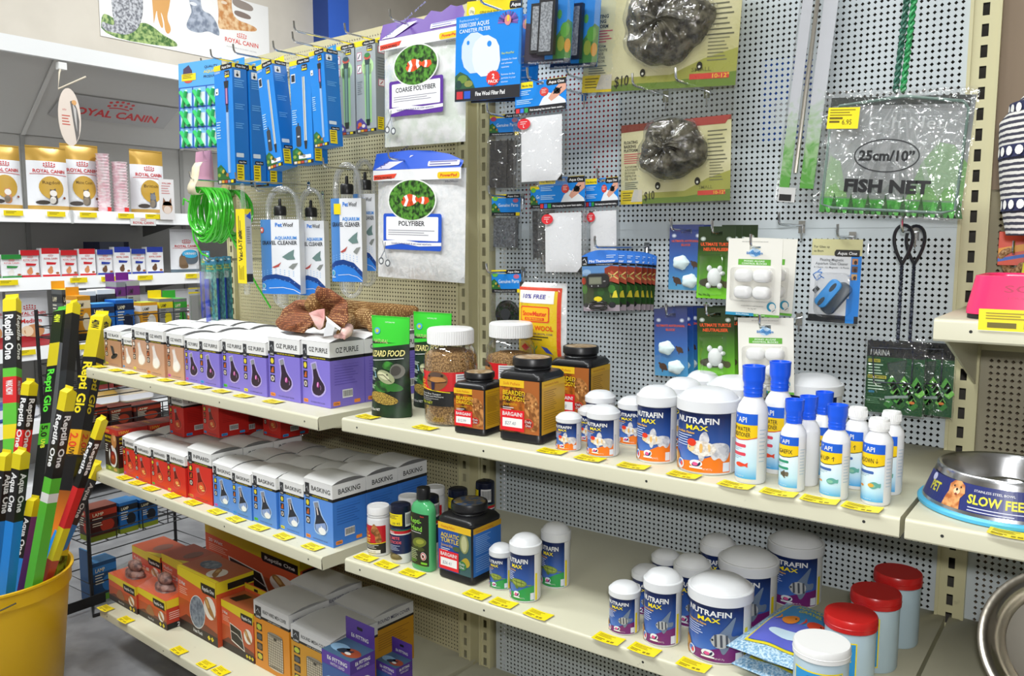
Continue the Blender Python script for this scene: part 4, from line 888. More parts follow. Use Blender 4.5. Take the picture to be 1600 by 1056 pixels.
def square_jar(w,h,kind,price,label,loc,rz,group):
 t=thing('square_jar',label,'jar',loc,(0,0,rz),group);m=MB();r=w*.12;z1=h*.765
 S_=[rr(w*.93,w*.93,r,4,0),rr(w,w,r,4,h*.02),rr(w,w,r,4,h*.09),rr(w*.985,w*.985,r,4,h*.1),rr(w*.985,w*.985,r,4,z1-h*.01),rr(w*1.01,w*1.01,r,4,z1),rr(w*1.01,w*1.01,r*1.1,4,z1+h*.035),rr(w*.93,w*.93,r*1.5,4,z1+h*.075),rr(w*.72,w*.72,w*.3,4,z1+h*.09)]
 m.stack(S_,BPL)
 n=44
 for zz in(.10,.125):m.lathe([(w*.36,z1+h*(zz-.012)),(w*.375,z1+h*zz),(w*.36,z1+h*(zz+.012))],BPL,n,cap0=False,cap1=False)
 m.lathe([(w*.345,z1+h*.08),(w*.345,h*.91)],BPL,n,cap0=False,cap1=False);m.obj('jar_body',t)
 m=MB();rl=w*.40;m.lathe([(rl*.97,h*.905),(rl,h*.91),(rl,h*.985),(rl*.97,h),(rl*.90,h),(rl*.89,h*.996),(.0005,h*.996)],BPL,n)
 T_=Flat((0,0,h*.9965),(1,0,0),(0,1,0));lidc=noisy('printed_lid_disc','#8A6A3A','#B9A68A',80,.4)if kind=='dragon' else noisy('printed_turtle_lid','#3A5A86','#9A8450',80,.4)
 m.ell(T_,0,0,rl*.87,rl*.87,lidc,1,32);m.obj('lid',t)
 m=MB();hw=w*.985/2;l0,l1=h*.115,z1-h*.015;H=l1-l0;fw_=w*.93
 F=Flat((-fw_/2,-hw-.0004,l0),(1,0,0),(0,0,1));Rr=Flat((hw+.0004,-fw_/2,l0),(0,1,0),(0,0,1));dr=kind=='dragon'
 gold=M('#D9A41E' if dr else '#2C6CBE',.35)
 m.rect(F,0,0,fw_,H,DRAGBG if dr else M('#1F4EA0',.35),1);m.rect(F,fw_*.62,0,fw_*.38,H,M('#A8602A')if dr else M('#33565A'),2)
 m.rect(F,0,H*.86,fw_*(.62 if dr else 1),H*.14,M('#E8BC22'),3);m.text(F,'Soft Pellets' if dr else 'Floating Pellets',fw_*.10,H*.90,H*.055,M('#C8641E'),w=fw_*.42,k=4)
 m.text(F,'BEARDED' if dr else 'AQUATIC',fw_*.09,H*.71,H*.09,M('#E9C81E'),w=fw_*.56,k=5,bold=.015);m.text(F,'DRAGON' if dr else 'TURTLE',fw_*.09,H*.60,H*.09,M('#E9C81E'),w=fw_*.54,k=5,bold=.015);m.text(F,'Juvenile',fw_*.09,H*.51,H*.065,M('#D9A820'),w=fw_*.36,k=5);m.fine(F,fw_*.09,H*.46,fw_*.28,4,H*.035,WHITE,k=5)
 if dr:
  m.blob(F,[(.55,1),(.8,.95),(1,.75),(1,0),(.6,0),(.7,.3),(.45,.5),(.5,.75),(.4,.88)],fw_*.32,H*.06,fw_*.68,H*.74,DRAG,4);m.ell(F,fw_*.60,H*.72,fw_*.035,H*.022,M('#E0B070'),5,10);m.ell(F,fw_*.60,H*.72,fw_*.018,H*.014,BLACK,6,8);m.line(F,[(fw_*.50,H*.655),(fw_*.62,H*.63),(fw_*.76,H*.65)],H*.010,M('#4A2A14'),6);[m.blob(F,[(0,0),(.5,1),(1,0)],fw_*(.62+.045*i),H*(.57-.05*(i%3)),fw_*.06,H*.06,M('#8A5428' if i%2 else '#D9A868'),5)for i in range(8)];m.blob(F,[(.6,.6),(.75,.45),(.85,.1),(.7,.1),(.65,.35)],fw_*.32,H*.06,fw_*.68,H*.74,M('#8A5428'),5)
 else:
  m.ell(F,fw_*.80,H*.66,fw_*.14,H*.2,M('#8A8F5A'),4,16);m.ell(F,fw_*.8,H*.66,fw_*.09,H*.17,M('#B8B98A'),5,14);m.blob(F,[(0,.5),(.5,1),(1,.4),(.4,0)],fw_*.42,H*.44,fw_*.3,H*.14,M('#4A5A34'),5);m.blob(F,[(0,.2),(.6,1),(1,.5),(.7,0)],fw_*.62,H*.16,fw_*.38,H*.26,M('#B09A2A'),4)
 m.ell(F,fw_*.74,H*.20,fw_*.125,H*.095,M('#D9472E')if dr else M('#3F8A4A'),6,20);m.ell(F,fw_*.74,H*.20,fw_*.105,H*.08,M('#8E2A1C')if dr else M('#2F6E3E'),7,20);m.text(F,'Daily',fw_*.74,H*.21,H*.05,WHITE,w=fw_*.16,al='c',k=8);m.text(F,'Diet',fw_*.74,H*.14,H*.05,WHITE,w=fw_*.13,al='c',k=8)
 m.rect(F,fw_*.04,H*.03,fw_*.60,H*.40,M('#E0202A',.35),9);m.text(F,'BARGAIN!',fw_*.34,H*.315,H*.075,WHITE,w=fw_*.50,al='c',k=10,bold=.02);m.rect(F,fw_*.09,H*.10,fw_*.50,H*.17,M('#F1EFEC'),10);m.text(F,price,fw_*.15,H*.14,H*.07,M('#8F97A0'),w=fw_*.28,k=11,shear=.2)
 m.rect(Rr,0,0,fw_,H,gold,1);m.rect(Rr,0,H*.88,fw_,H*.12,M('#E9B81E'),2)if dr else m.rect(Rr,0,H*.88,fw_,H*.12,M('#C99A1C'),2)
 m.fine(Rr,fw_*.08,H*.80,fw_*.55,10,H*.04,M('#9A6E10')if dr else M('#8FB4E4'),k=2,th=H*.012);m.fine(Rr,fw_*.08,H*.36,fw_*.8,7,H*.045,M('#9A6E10')if dr else M('#8FB4E4'),k=2,th=H*.012);m.text(Rr,'Instructions for feeding',fw_*.1,H*.91,H*.045,M('#B3541C'),w=fw_*.6,k=3)
 m.obj('label_wrap',t);return t
GS='black square jars of reptile food'
def sq_px(fl,corner,pyt,kind,price,lab,z,f=1.0):
 P,Q=at_z(*corner,z),at_z(*fl,z);w=(P-Q).length/.95*f;rz=math.atan2((P-Q).y,(P-Q).x)
 ux,uy=Vector((math.cos(rz),math.sin(rz),0)),Vector((-math.sin(rz),math.cos(rz),0));c=P-ux*w*.47+uy*w*.47;c.z=z
 h=z_at(c.x,c.y,pyt)-z;return square_jar(w,h,kind,price,lab,c,rz,GS),c,w,h,rz
a,c,w,h,rz=sq_px((710,675),(757,682),580,'dragon','$12.99','small black bearded dragon food jar in front',ZU)
copy_thing(a,c+Vector((.02,.17,0)),None,'small black bearded dragon food jar, mostly hidden behind the large one',GS)
a,c,w,h,rz=sq_px((781,686),(844,695.5),557,'dragon','$27.40','large black bearded dragon food jar in front',ZU)
copy_thing(a,c+Vector((-.015,.215,0)),None,'large black bearded dragon food jar standing behind the goldfish cans',GS)
sq_px((686,899),(738,916),782,'turtle','$26.41','black aquatic turtle food jar with blue label',ZM)
POUCH=noisy('printed_dark_green','#16211A','#1F3A22',30,.38);LEAFY=noisy('printed_leaf_green','#1E3A1C','#3F8A34',40,.4)
def pouch(w,h,d,label,loc,rz):
 t=thing('food_pouch',label,'pouch',loc,(0,0,rz),'green stand-up pouches of lizard food');m=MB()
 def fr_(u,v,k):
  s=v/h;wd=w*(1-.0*s);b=d/2*math.sin(math.pi*min(1,.16+.84*s))**.8 if s<.999 else 0
  b=d/2*(1-s)**.75;e=1-(abs(2*u/w))**3.2;tx=u*(1-.04*math.sin(math.pi*s))
  return Vector((tx,-b*max(0,e)-k-.0006+.02*s*0,v))
 n,q=12,16;g=[[fr_(-w/2+w*i/n,h*j/q,0)for i in range(n+1)]for j in range(q+1)]
 bk=[[Vector((p.x,-p.y,p.z))for p in r]for r in g]
 gr=M('#3FCB3A',.32)
 for gg,fl in((g,False),(bk,True)):
  for j in range(q):
   mt=gr if j>=q*.69 else POUCH
   for i in range(n):
    f=[gg[j][i],gg[j][i+1],gg[j+1][i+1],gg[j+1][i]];m.add(f if not fl else f[::-1],[(0,1,2,3)],mt,True)
 m.add(g[0]+bk[0][::-1],[tuple(range(2*(n+1)))],POUCH);m.add([v for j in range(q+1)for v in(g[j][0],bk[j][0])],[(2*j,2*j+2,2*j+3,2*j+1)for j in range(q)],POUCH);m.add([v for j in range(q+1)for v in(g[j][n],bk[j][n])],[(2*j+1,2*j+3,2*j+2,2*j)for j in range(q)],POUCH)
 F=Surf(lambda u,v,k:fr_(u,v,k+.0002),w/14,h/18)
 m.poly(F,[(-w/2,h*.66),(w/2,h*.72),(w/2,h*.76),(-w/2,h*.72)],gr,1);m.poly(F,[(-w*.5,h*.62),(w*.5,h*.70),(w*.5,h*.745),(-w*.5,h*.675)],POUCH,2)
 m.text(F,'NATURAL MIX',-w*.1,h*.945,h*.014,WHITE,w=w*.25,k=2);m.ell(F,-w*.30,h*.86,w*.09,h*.035,M('#4FA3D8'),2,14);m.ell(F,-w*.30,h*.86,w*.05,h*.02,M('#C9D23A'),3,10)
 m.text(F,'NATURAL',-w*.38,h*.74,h*.04,M('#C7C48A'),w=w*.42,k=3,shear=.15);m.text(F,'LIZARD FOOD',-w*.43,h*.595,h*.062,M('#E9DE8E'),w=w*.88,k=5,bold=.02,shear=.2,rot=.07)
 m.line(F,[(-w*.42,h*.555),(w*.42,h*.60)],h*.006,WHITE,3)
 m.blob(F,[(0,.3),(.3,1),(.8,.8),(1,.2),(.5,0)],-w*.1,h*.47,w*.4,h*.1,LEAFY,2);m.blob(F,[(0,.3),(.3,1),(.8,.8),(1,.2),(.5,0)],-w*.35,h*.24,w*.6,h*.13,LEAFY,2);m.blob(F,[(0,.3),(.3,1),(.8,.8),(1,.2),(.5,0)],w*.05,h*.26,w*.4,h*.1,M('#2C6E24'),3)
 m.ell(F,w*.30,h*.47,w*.15,h*.075,M('#6E6E64'),3,18,.5);m.ell(F,w*.28,h*.475,w*.11,h*.05,M('#45423C'),4,14,.5);m.ell(F,w*.05,h*.405,w*.24,h*.06,M('#9AA07A'),5,20,-.3);m.ell(F,w*.0,h*.415,w*.17,h*.03,M('#C9C9A2'),6,16,-.3);m.line(F,[(-w*.15,h*.42),(w*.0,h*.425),(w*.22,h*.36)],h*.006,M('#3E3A2A'),7);m.ell(F,w*.1,h*.43,w*.02,h*.009,BLACK,7,8);m.line(F,[(-w*.2,h*.39),(-w*.26,h*.45)],w*.02,M('#8FC4D8'),6)
 for i in range(3):m.fine(F,-w*.43,h*(.475-.085*i),w*.22,3,h*.014,M('#D8E8D2'),k=3)
 m.ell(F,w*.0,h*.19,w*.36,h*.058,GOLDP,4,22,-.13);m.blob(F,[(0,0),(.5,1),(1,0)],-w*.3,h*.19,w*.55,h*.07,GOLDP,5);m.text(F,'300g/10.5oz NET',-w*.45,h*.06,h*.024,WHITE,w=w*.42,k=3,bold=.01)
 m.obj('pouch_body',t)
 m=MB();m.box(-w/2,-.0012,h,w/2,.0012,h+h*.012,gr);m.obj('top_seal',t);return t
P,Q=at_z(629,655,ZU),at_z(570,646,ZU);rz=math.atan2((P-Q).y,(P-Q).x)
c=(P+Q)/2;wv=(P-Q).length;up=Vector((-math.sin(rz),math.cos(rz),0));c=c+up*.03;h=z_at(c.x,c.y,494)-ZU
p1=pouch(wv,h/1.012,.075,'green and black lizard food pouch in front',c,rz)
copy_thing(p1,c+Vector((.010,.135,0)),(0,0,rz+.02),'green and black lizard food pouch partly hidden behind the front one','green stand-up pouches of lizard food')
def dust_bottle(R,h,label,loc):
 t=thing('calcium_dust_bottle',label,'bottle',loc,0,'white calcium dust bottles');m=MB()
 m.lathe([(R*.93,0),(R*.99,.003),(R*.99,h*.74),(R*.96,h*.77),(R*.93,h*.78),(R*.93,h*.80),(R*.98,h*.805),(R*.98,h*.83),(R*.8,h*.84)],BODYW,40);F=Cyl(R*.99,-math.pi/2)
 m.rect(F,-1.4*R,h*.06,2.8*R,h*.22,BLACK,1);m.rect(F,-1.4*R,h*.28,2.8*R,h*.36,M('#C8202A'),1);m.line(F,[(-1.4*R,h*.27),(0,h*.26),(1.4*R,h*.29)],h*.015,YEL,3);m.rect(F,-1.0*R,h*.07,1.9*R,h*.07,WHITE,2);m.text(F,'NET WT 4.5 OZ',-.7*R,h*.09,h*.025,INK,w=1.2*R,k=3)
 m.text(F,'Reptile',-.95*R,h*.47,h*.06,M('#F0C83A'),w=.8*R,k=2);m.text(F,'CALCIUM',-1.0*R,h*.40,h*.05,M('#F3D24A'),w=1.0*R,k=4,bold=.01);m.text(F,'DUST',-.85*R,h*.30,h*.075,M('#F3D24A'),w=.9*R,k=4,bold=.02);m.blob(F,[(.3,1),(.6,.8),(.9,.4),(1,0),(.4,0),(.45,.4),(0,.5),(.1,.75)],.05*R,h*.28,1.0*R,h*.42,DRAG,3);m.ell(F,-.6*R,h*.54,.2*R,h*.03,M('#C9B24A'),3,10);m.fine(F,-.9*R,h*.23,1.7*R,3,h*.03,M('#C9C9C9'),k=2)
 m.obj('bottle_body',t);m=MB();m.lathe([(R*.95,h*.845),(R*.97,h*.85),(R*.97,h-.003),(R*.93,h),(R*.86,h),(R*.84,h-.001),(.0005,h-.001)],M('#EFEFEF',.35),40);m.obj('cap',t);return t
c,R=spot(592.5,869.5,36.5,ZM);h=z_at(c.x,c.y,789)-ZM
d1=dust_bottle(R,h,'white calcium dust bottle in front',c)
copy_thing(d1,c+Vector((.006,.10,0)),None,'white calcium dust bottle second in its file','white calcium dust bottles');copy_thing(d1,c+Vector((.006,.195,0)),None,'white calcium dust bottle third in its file, nearest the board','white calcium dust bottles')
def spray(R,h,label,loc,rz=0):
 t=thing('spray_can',label,'spray can',loc,(0,0,rz),'mite spray cans with dark caps');m=MB();navy=M('#1E2A55',.35)
 m.lathe([(R*.94,0),(R,.003),(R,h*.17),(R,h*.50),(R,h*.535),(R,h*.60),(R*.97,h*.605)],[BODYW,BODYW,navy,navy,navy,navy],36);F=Cyl(R,-math.pi/2)
 m.rect(F,-3*R,h*.52,6*R,h*.05,M('#C8202A'),1);m.rect(F,-3*R,h*.50,6*R,h*.02,WHITE,1);m.rect(F,-3*R,h*.572,6*R,h*.015,M('#2F8A4A'),1);m.text(F,'MAC',-.5*R,h*.53,h*.03,WHITE,w=.6*R,k=2,bold=.02);m.rect(F,-1.0*R,h*.525,.3*R,h*.045,WHITE,2)
 m.text(F,'MAC MITE',-1.1*R,h*.42,h*.05,M('#E8606A'),w=1.75*R,k=2,bold=.02);m.text(F,'INSECTICIDE',-1.2*R,h*.35,h*.045,M('#E8606A'),w=2.0*R,k=2,bold=.02);m.fine(F,-.9*R,h*.31,1.6*R,4,h*.025,M('#A9B4D4'),k=2);m.ell(F,.1*R,h*.13,.7*R,h*.055,M('#4A4338'),2,14,-.2);m.ell(F,.2*R,h*.14,.4*R,h*.03,M('#8A7E5A'),3,10);m.blob(F,[(0,0),(.2,1),(.5,.6),(.8,1),(1,0)],-.8*R,h*.07,1.8*R,h*.08,M('#6E6344'),3)
 m.obj('can_body',t);m=MB();m.lathe([(R*.99,h*.61),(R*.995,h*.62),(R*.995,h*.95),(R*.96,h*.985),(R*.8,h),(.0005,h)],M('#161B30',.25),36);F=Cyl(R*.995,-math.pi/2);m.rect(F,-1.0*R,h*.66,1.9*R,h*.20,YEL,1);m.text(F,'29 95',-.1*R,h*.68,h*.04,INK,w=.8*R,k=2);m.fine(F,-.9*R,h*.83,1.5*R,3,h*.025,INK,k=2,th=h*.008);m.barcode(F,1.2*R,h*.64,1.1*R,h*.24,1)
 m.obj('cap',t);return t
c,R=spot(627,881,33,ZM);h=z_at(c.x,c.y,786)-ZM;GM='mite spray cans with dark caps'
s1_=spray(R,h,'mite spray can with price label, in front',c)
copy_thing(s1_,c+Vector((.010,.088,0)),None,'mite spray can second in its file behind the hand wash',GM);copy_thing(s1_,c+Vector((.030,.172,0)),None,'mite spray can third in its file behind the hand wash',GM);copy_thing(s1_,c+Vector((.045,.262,0)),(0,0,-1.0),'mite spray can nearest the board with barcode turned to front',GM)
def hand_wash(w,d,h,label,loc,rz):
 t=thing('hand_wash_bottle',label,'bottle',loc,(0,0,rz));m=MB();g=node_mat('green_gel',lambda nt,n,l,b:(b.inputs['Base Color'].__setattr__('default_value',(*lin('#58B878'),1)),b.inputs['Roughness'].__setattr__('default_value',.12),b.inputs['Subsurface Weight'].__setattr__('default_value',.3),b.inputs['Subsurface Radius'].__setattr__('default_value',(.01,.02,.01))))
 R_=lambda a,b,z:[(a/2*math.copysign(abs(math.cos(q))**.7,math.cos(q)),b/2*math.copysign(abs(math.sin(q))**.7,math.sin(q)),z)for q in[2*math.pi*i/40 for i in range(40)]]
 m.stack([R_(w*.93,d*.9,0),R_(w,d,.004),R_(w,d,h*.70),R_(w*.97,d*.98,h*.75),R_(w*.82,d*.9,h*.80),R_(w*.5,d*.62,h*.835),R_(w*.36,d*.5,h*.845),R_(w*.36,d*.5,h*.86)],g)
 def sf(u,v,k):
  q=min(.999,abs(2*u/w));y=-d/2*(1-q**(2/.7))**(.35);return Vector((u,y-k-.0005,v))
 F=Surf(lambda u,v,k:sf(u,v,k),w/14,None)
 a=w*.44;m.rect(F,-a,h*.07,2*a,h*.63,M('#1F2416',.35),1);m.text(F,'Repti-',-a*.92,h*.58,h*.06,M('#8AD24A'),w=a*1.3,k=3,bold=.02);m.text(F,'Hand',-a*.8,h*.49,h*.065,M('#8AD24A'),w=a*1.25,k=3,bold=.02);m.text(F,'exo',a*.25,h*.665,h*.02,M('#D83A3A'),w=a*.4,k=3,bold=.02)
 m.ell(F,a*.1,h*.35,a*.75,h*.06,M('#6E7A2A'),2,18,.2);m.ell(F,a*.2,h*.36,a*.45,h*.03,M('#9AA03A'),3,14,.2);m.ell(F,0,h*.27,a*.7,h*.03,M('#3E4A1E'),2,14);m.ell(F,a*.55,h*.19,a*.28,h*.05,WHITE,3,16);m.ell(F,a*.55,h*.19,a*.25,h*.044,M('#C8302A'),4,16);m.ell(F,a*.55,h*.19,a*.2,h*.034,WHITE,5,16);m.ell(F,a*.55,h*.19,a*.12,h*.02,M('#23301E'),6,10);m.line(F,[(a*.4,h*.22),(a*.7,h*.16)],a*.05,M('#C8302A'),7)
 m.fine(F,-a*.9,h*.25,a*.9,6,h*.022,M('#B9C99A'),k=3,th=h*.008);m.rrect(F,a*.3,h*.09,a*.6,h*.025,h*.01,M('#7AC23A'),3);m.fine(F,-a*.9,h*.12,a*.8,2,h*.02,M('#6FB23A'),k=3);m.fine(F,-a*.9,h*.465,a*1.3,1,h*.02,WHITE,k=3,th=h*.006)
 m.obj('bottle_body',t);m=MB();r=w*.24;m.lathe([(r,h*.862),(r*1.02,h*.865),(r*1.02,h*.985),(r*.95,h),(.0005,h)],BPL,32);m.obj('cap',t);return t
P=at_z(663,895,ZM);wv=41*(P-CAM).dot(FW)/FPX;c=P+view_h(P)*.03;c.z=ZM;hand_wash(wv/.93,wv*.6,z_at(c.x,c.y,761)-ZM,'green hand wash bottle with black cap and frog label',c,-.05)
def salt_tub(R,h,lidcol,label,loc,rz):
 t=thing('salt_tub',label,'tub',loc,(0,0,rz),'pale blue tubs of water conditioner salt');m=MB();b=M('#B9CFDA',.3)
 m.lathe([(R*.94,0),(R*.98,.004),(R*.98,h*.83),(R*.9,h*.84)],b,44);F=Cyl(R*.98,-math.pi/2+.25)
 m.rect(F,-.95*R,h*.08,1.9*R,h*.66,YEL,1);m.rect(F,-.90*R,h*.095,1.8*R,h*.63,M('#2F93CF'),2);m.rrect(F,-.4*R,h*.58,.8*R,h*.10,h*.03,M('#2A3E7A'),3);m.rrect(F,-.37*R,h*.59,.74*R,h*.07,h*.025,M('#C9B23A'),4);m.text(F,'WATER CONDITIONING',0,h*.50,h*.04,M('#E9DE3A'),w=1.5*R,al='c',k=3,bold=.01);m.text(F,'CRYSTALS',0,h*.42,h*.05,M('#E9DE3A'),w=.8*R,al='c',k=3,bold=.01);m.fine(F,-.7*R,h*.36,1.4*R,3,h*.03,WHITE,k=3);m.ell(F,.2*R,h*.22,.3*R,h*.04,M('#E0602A'),3,12)
 m.obj('tub_body',t);m=MB();lm=M(lidcol,.3);rl=R*1.03;m.lathe([(rl*.98,h*.845),(rl,h*.85),(rl*1.0,h*.90),(rl*1.015,h*.905),(rl,h*.91),(rl,h-.003),(rl*.96,h),(.0005,h-.0005)],lm,44);m.obj('lid',t);return t
P=at_z(1399,1013,ZM);c,R=spot(1397,1013,69,ZM);h=z_at(c.x,c.y,892)-ZM;GC='pale blue tubs of water conditioner salt'
r1=salt_tub(R,h,'#C4201E','red-lidded salt tub farthest back',c,-.9)
dv=Vector((-.012,-.118,0));
copy_thing(r1,c+dv,(0,0,-.8),'red-lidded salt tub in the middle of the file',GC);copy_thing(r1,c+dv*2,(0,0,-.7),'red-lidded salt tub just behind the white-lidded one',GC)
salt_tub(R*1.02,h*.97,'#E9E9E7','white-lidded salt tub at the front of the file',c+dv*3.02,-.1)
GRAV=noisy('blue_gravel','#6FA0C4','#C4DCEA',260,.4,.5)
def gravel_bag(label,loc,rz):
 t=thing('gravel_bag',label,'bag',loc,(0,0,rz),'bags of blue aquarium gravel');m=MB();w,l,n,q=.145,.235,14,16;th=.018
 f=lambda u,v,sg:Vector((u*w/2,v*l/2,th+sg*th*(1-abs(u)**3)**.6*(1-abs(v)**4)**.6*(.89+.10*math.sin(7*u+5*v))))
 for sg in(1,-1):
  g=[[f(-1+2*i/n,-1+2*j/q,sg)for i in range(n+1)]for j in range(q+1)]
  m.add([p for r in g for p in r],[((j*(n+1)+i),(j*(n+1)+i+1),((j+1)*(n+1)+i+1),((j+1)*(n+1)+i))if sg>0 else((j*(n+1)+i),((j+1)*(n+1)+i),((j+1)*(n+1)+i+1),(j*(n+1)+i+1))for j in range(q)for i in range(n)],GRAV,True)
 F=Surf(lambda u,v,k:f(u,v,1)+Vector((0,0,k*2+.0006)),.12,.12)
 m.poly(F,[(-.72,-.8),(.72,-.8),(.72,.8),(-.72,.8)],M('#D9C92A'),1);m.poly(F,[(-.66,-.75),(.66,-.75),(.66,.75),(-.66,.75)],M('#3F8FCB'),2);m.poly(F,[(-.66,-.75),(.66,-.75),(.66,0),(-.66,.1)],M('#5B63C0'),3)
 m.text(F,'AQUARIUM',-.45,.58,.1,M('#C9C92A'),w=.9,k=4,bold=.02);m.text(F,'GRAVEL',-.3,.43,.1,M('#C9C92A'),w=.6,k=4,bold=.02);m.ell(F,0,-.38,.42,.14,M('#C4DCEA'),4,20)
 for cx,col in((-.3,'#E0862A'),(.32,'#D8452A')):
  m.ell(F,cx+.05,.12,.2,.15,M(col),5,14);m.blob(F,[(0,0),(.6,.5),(0,1),(.3,.5)],cx-.3,-.02,.25,.3,M(col),5);m.ell(F,cx+.15,.16,.025,.02,BLACK,6,8)
 m.obj('bag_body',t);return t
c=at_z(1210,1020,ZM);g1=gravel_bag('blue aquarium gravel bag with two goldfish, lying on top',Vector((c.x+.046,c.y-.024,ZM+.0375)),-.12)
copy_thing(g1,Vector((c.x+.056,c.y-.014,ZM+.0005)),(0,0,-.18),'blue aquarium gravel bag lying underneath the other','bags of blue aquarium gravel')
# things hanging on the pegboards
class Pr:
 """printing on a panel in fractions of its width and height"""
 def __init__(s,m,fr,w,h):s.m,s.fr,s.w,s.h=m,fr,w,h
 def r(s,x0,y0,x1,y1,c,k=1):s.m.rect(s.fr,x0*s.w,y0*s.h,(x1-x0)*s.w,(y1-y0)*s.h,M(c)if isinstance(c,str)else c,k)
 def rr(s,x0,y0,x1,y1,rad,c,k=1):s.m.rrect(s.fr,x0*s.w,y0*s.h,(x1-x0)*s.w,(y1-y0)*s.h,rad*s.w,M(c)if isinstance(c,str)else c,k)
 def p(s,pts,c,k=1):s.m.poly(s.fr,[(x*s.w,y*s.h)for x,y in pts],M(c)if isinstance(c,str)else c,k)
 def e(s,cx,cy,a,b,c,k=1,n=18,rot=0):s.m.ell(s.fr,cx*s.w,cy*s.h,a*s.w,b*s.h,M(c)if isinstance(c,str)else c,k,n,rot)
 def l(s,pts,wd,c,k=1):s.m.line(s.fr,[(x*s.w,y*s.h)for x,y in pts],wd*s.w,M(c)if isinstance(c,str)else c,k)
 def t(s,tx,x,y,hh,c,w=None,k=3,al='l',bold=.012,shear=0,rot=0):s.m.text(s.fr,tx,x*s.w,y*s.h,hh*s.h,M(c)if isinstance(c,str)else c,w=w*s.w if w else None,k=k,al=al,bold=bold,shear=shear,rot=rot)
 def f(s,x,y,w,n,dy,c,k=3,th=.4):s.m.fine(s.fr,x*s.w,y*s.h,w*s.w,n,dy*s.h,M(c)if isinstance(c,str)else c,k,th=dy*s.h*th)
def hang_at(TL,TR,BL,y,left=False):
 f=at_l if left else at_y
 a,b,c=f(*TL,y),f(*TR,y),f(*BL,y);U=LU if left else Vector((1,0,0));d=b-a
 roll=math.atan2(d.z,d.dot(U));return(a+b)/2,d.length,(c-a).length,(0,-roll,AL if left else 0)
def punched(m,w,h,t,mat,hx=0,hz=.014,hw=.013,hh=.005,y=0,back=None):
 """flat card hanging from its top edge, with a peg slot punched through"""
 z1,z0=-hz+hh,-hz-hh
 for x0,a,x1,b in((-w/2,-h,w/2,z0),(-w/2,z1,w/2,0),(-w/2,z0,hx-hw,z1),(hx+hw,z0,w/2,z1)):m.box(x0,y-t/2,a,x1,y+t/2,b,mat,**({'back':back}if back else{}))
def front(w,h,t,y=0):return Flat((-w/2,y-t/2,-h),(1,0,0),(0,0,1))
PEGS=[]
def peg(P,tip,left=False,label=None,dz=.010,drop=0.0,tipx=None):
 """chrome display hook: P a point on its wire, tip = how far it stands out from the board"""
 U,N,rz=(LU,LN,AL)if left else(Vector((1,0,0)),Vector((0,1,0)),0)
 if tipx:tip=next((k/400 for k in range(20,200)if pix(U*P.dot(U)-N*(k/400)+Vector((0,0,P.z)))[0]<=tipx),tip)
 o=U*P.dot(U)+Vector((0,0,P.z));t=thing('peg_hook',label,'display hook',o,(0,0,rz),'chrome display hooks on the pegboards');m=MB()
 m.tube([(0,-.003,0),(0,-tip+.012,-drop),(0,-tip+.004,.002-drop),(0,-tip,.008-drop),(0,-tip-.002,.024-drop)],.0026,CHROME,8);m.obj('hook_wire',t)
 m=MB();m.box(-.007,-.0045,-.016,.007,-.0015,.010,CHROME);m.tube([(0,-.004,0),(0,-.004,-.030),(0,-.008,-.034)],.0022,CHROME,6);m.obj('back_plate',t);return t
BLU='#1C86DE';YE='#F3DA1E'
def logo(p,x0,y0,x1,y1,t='Aqua One',k=3):
 w=(x1-x0);p.p([(x0+w*.06,y0),(x1,y0),(x1,y1),(x0+w*.06,y1),(x0,(y0*.35+y1*.65)),(x0,(y0*.75+y1*.25))],'#1B1B1D',k);p.t(t,x0+w*.12,y0+(y1-y0)*.28,(y1-y0)*.46,'#F4F4F4',w=w*.78,k=k+1,shear=.1,bold=.02)
def reef(p,x0,y0,w,h,k=3):
 p.p([(x0,y0),(x0,y0+h*.8),(x0+w*.3,y0+h),(x0+w*.6,y0+h*.7),(x0+w,y0)],'#2E6A34',k)
 for i,c in enumerate(('#8AA83A','#3F8A4A','#C7B04A','#1F4A2A','#A8763A')):p.e(x0+w*(.15+.16*i),y0+h*(.3+.12*((i*3)%4)),w*.12,h*.13,c,k+1,9)
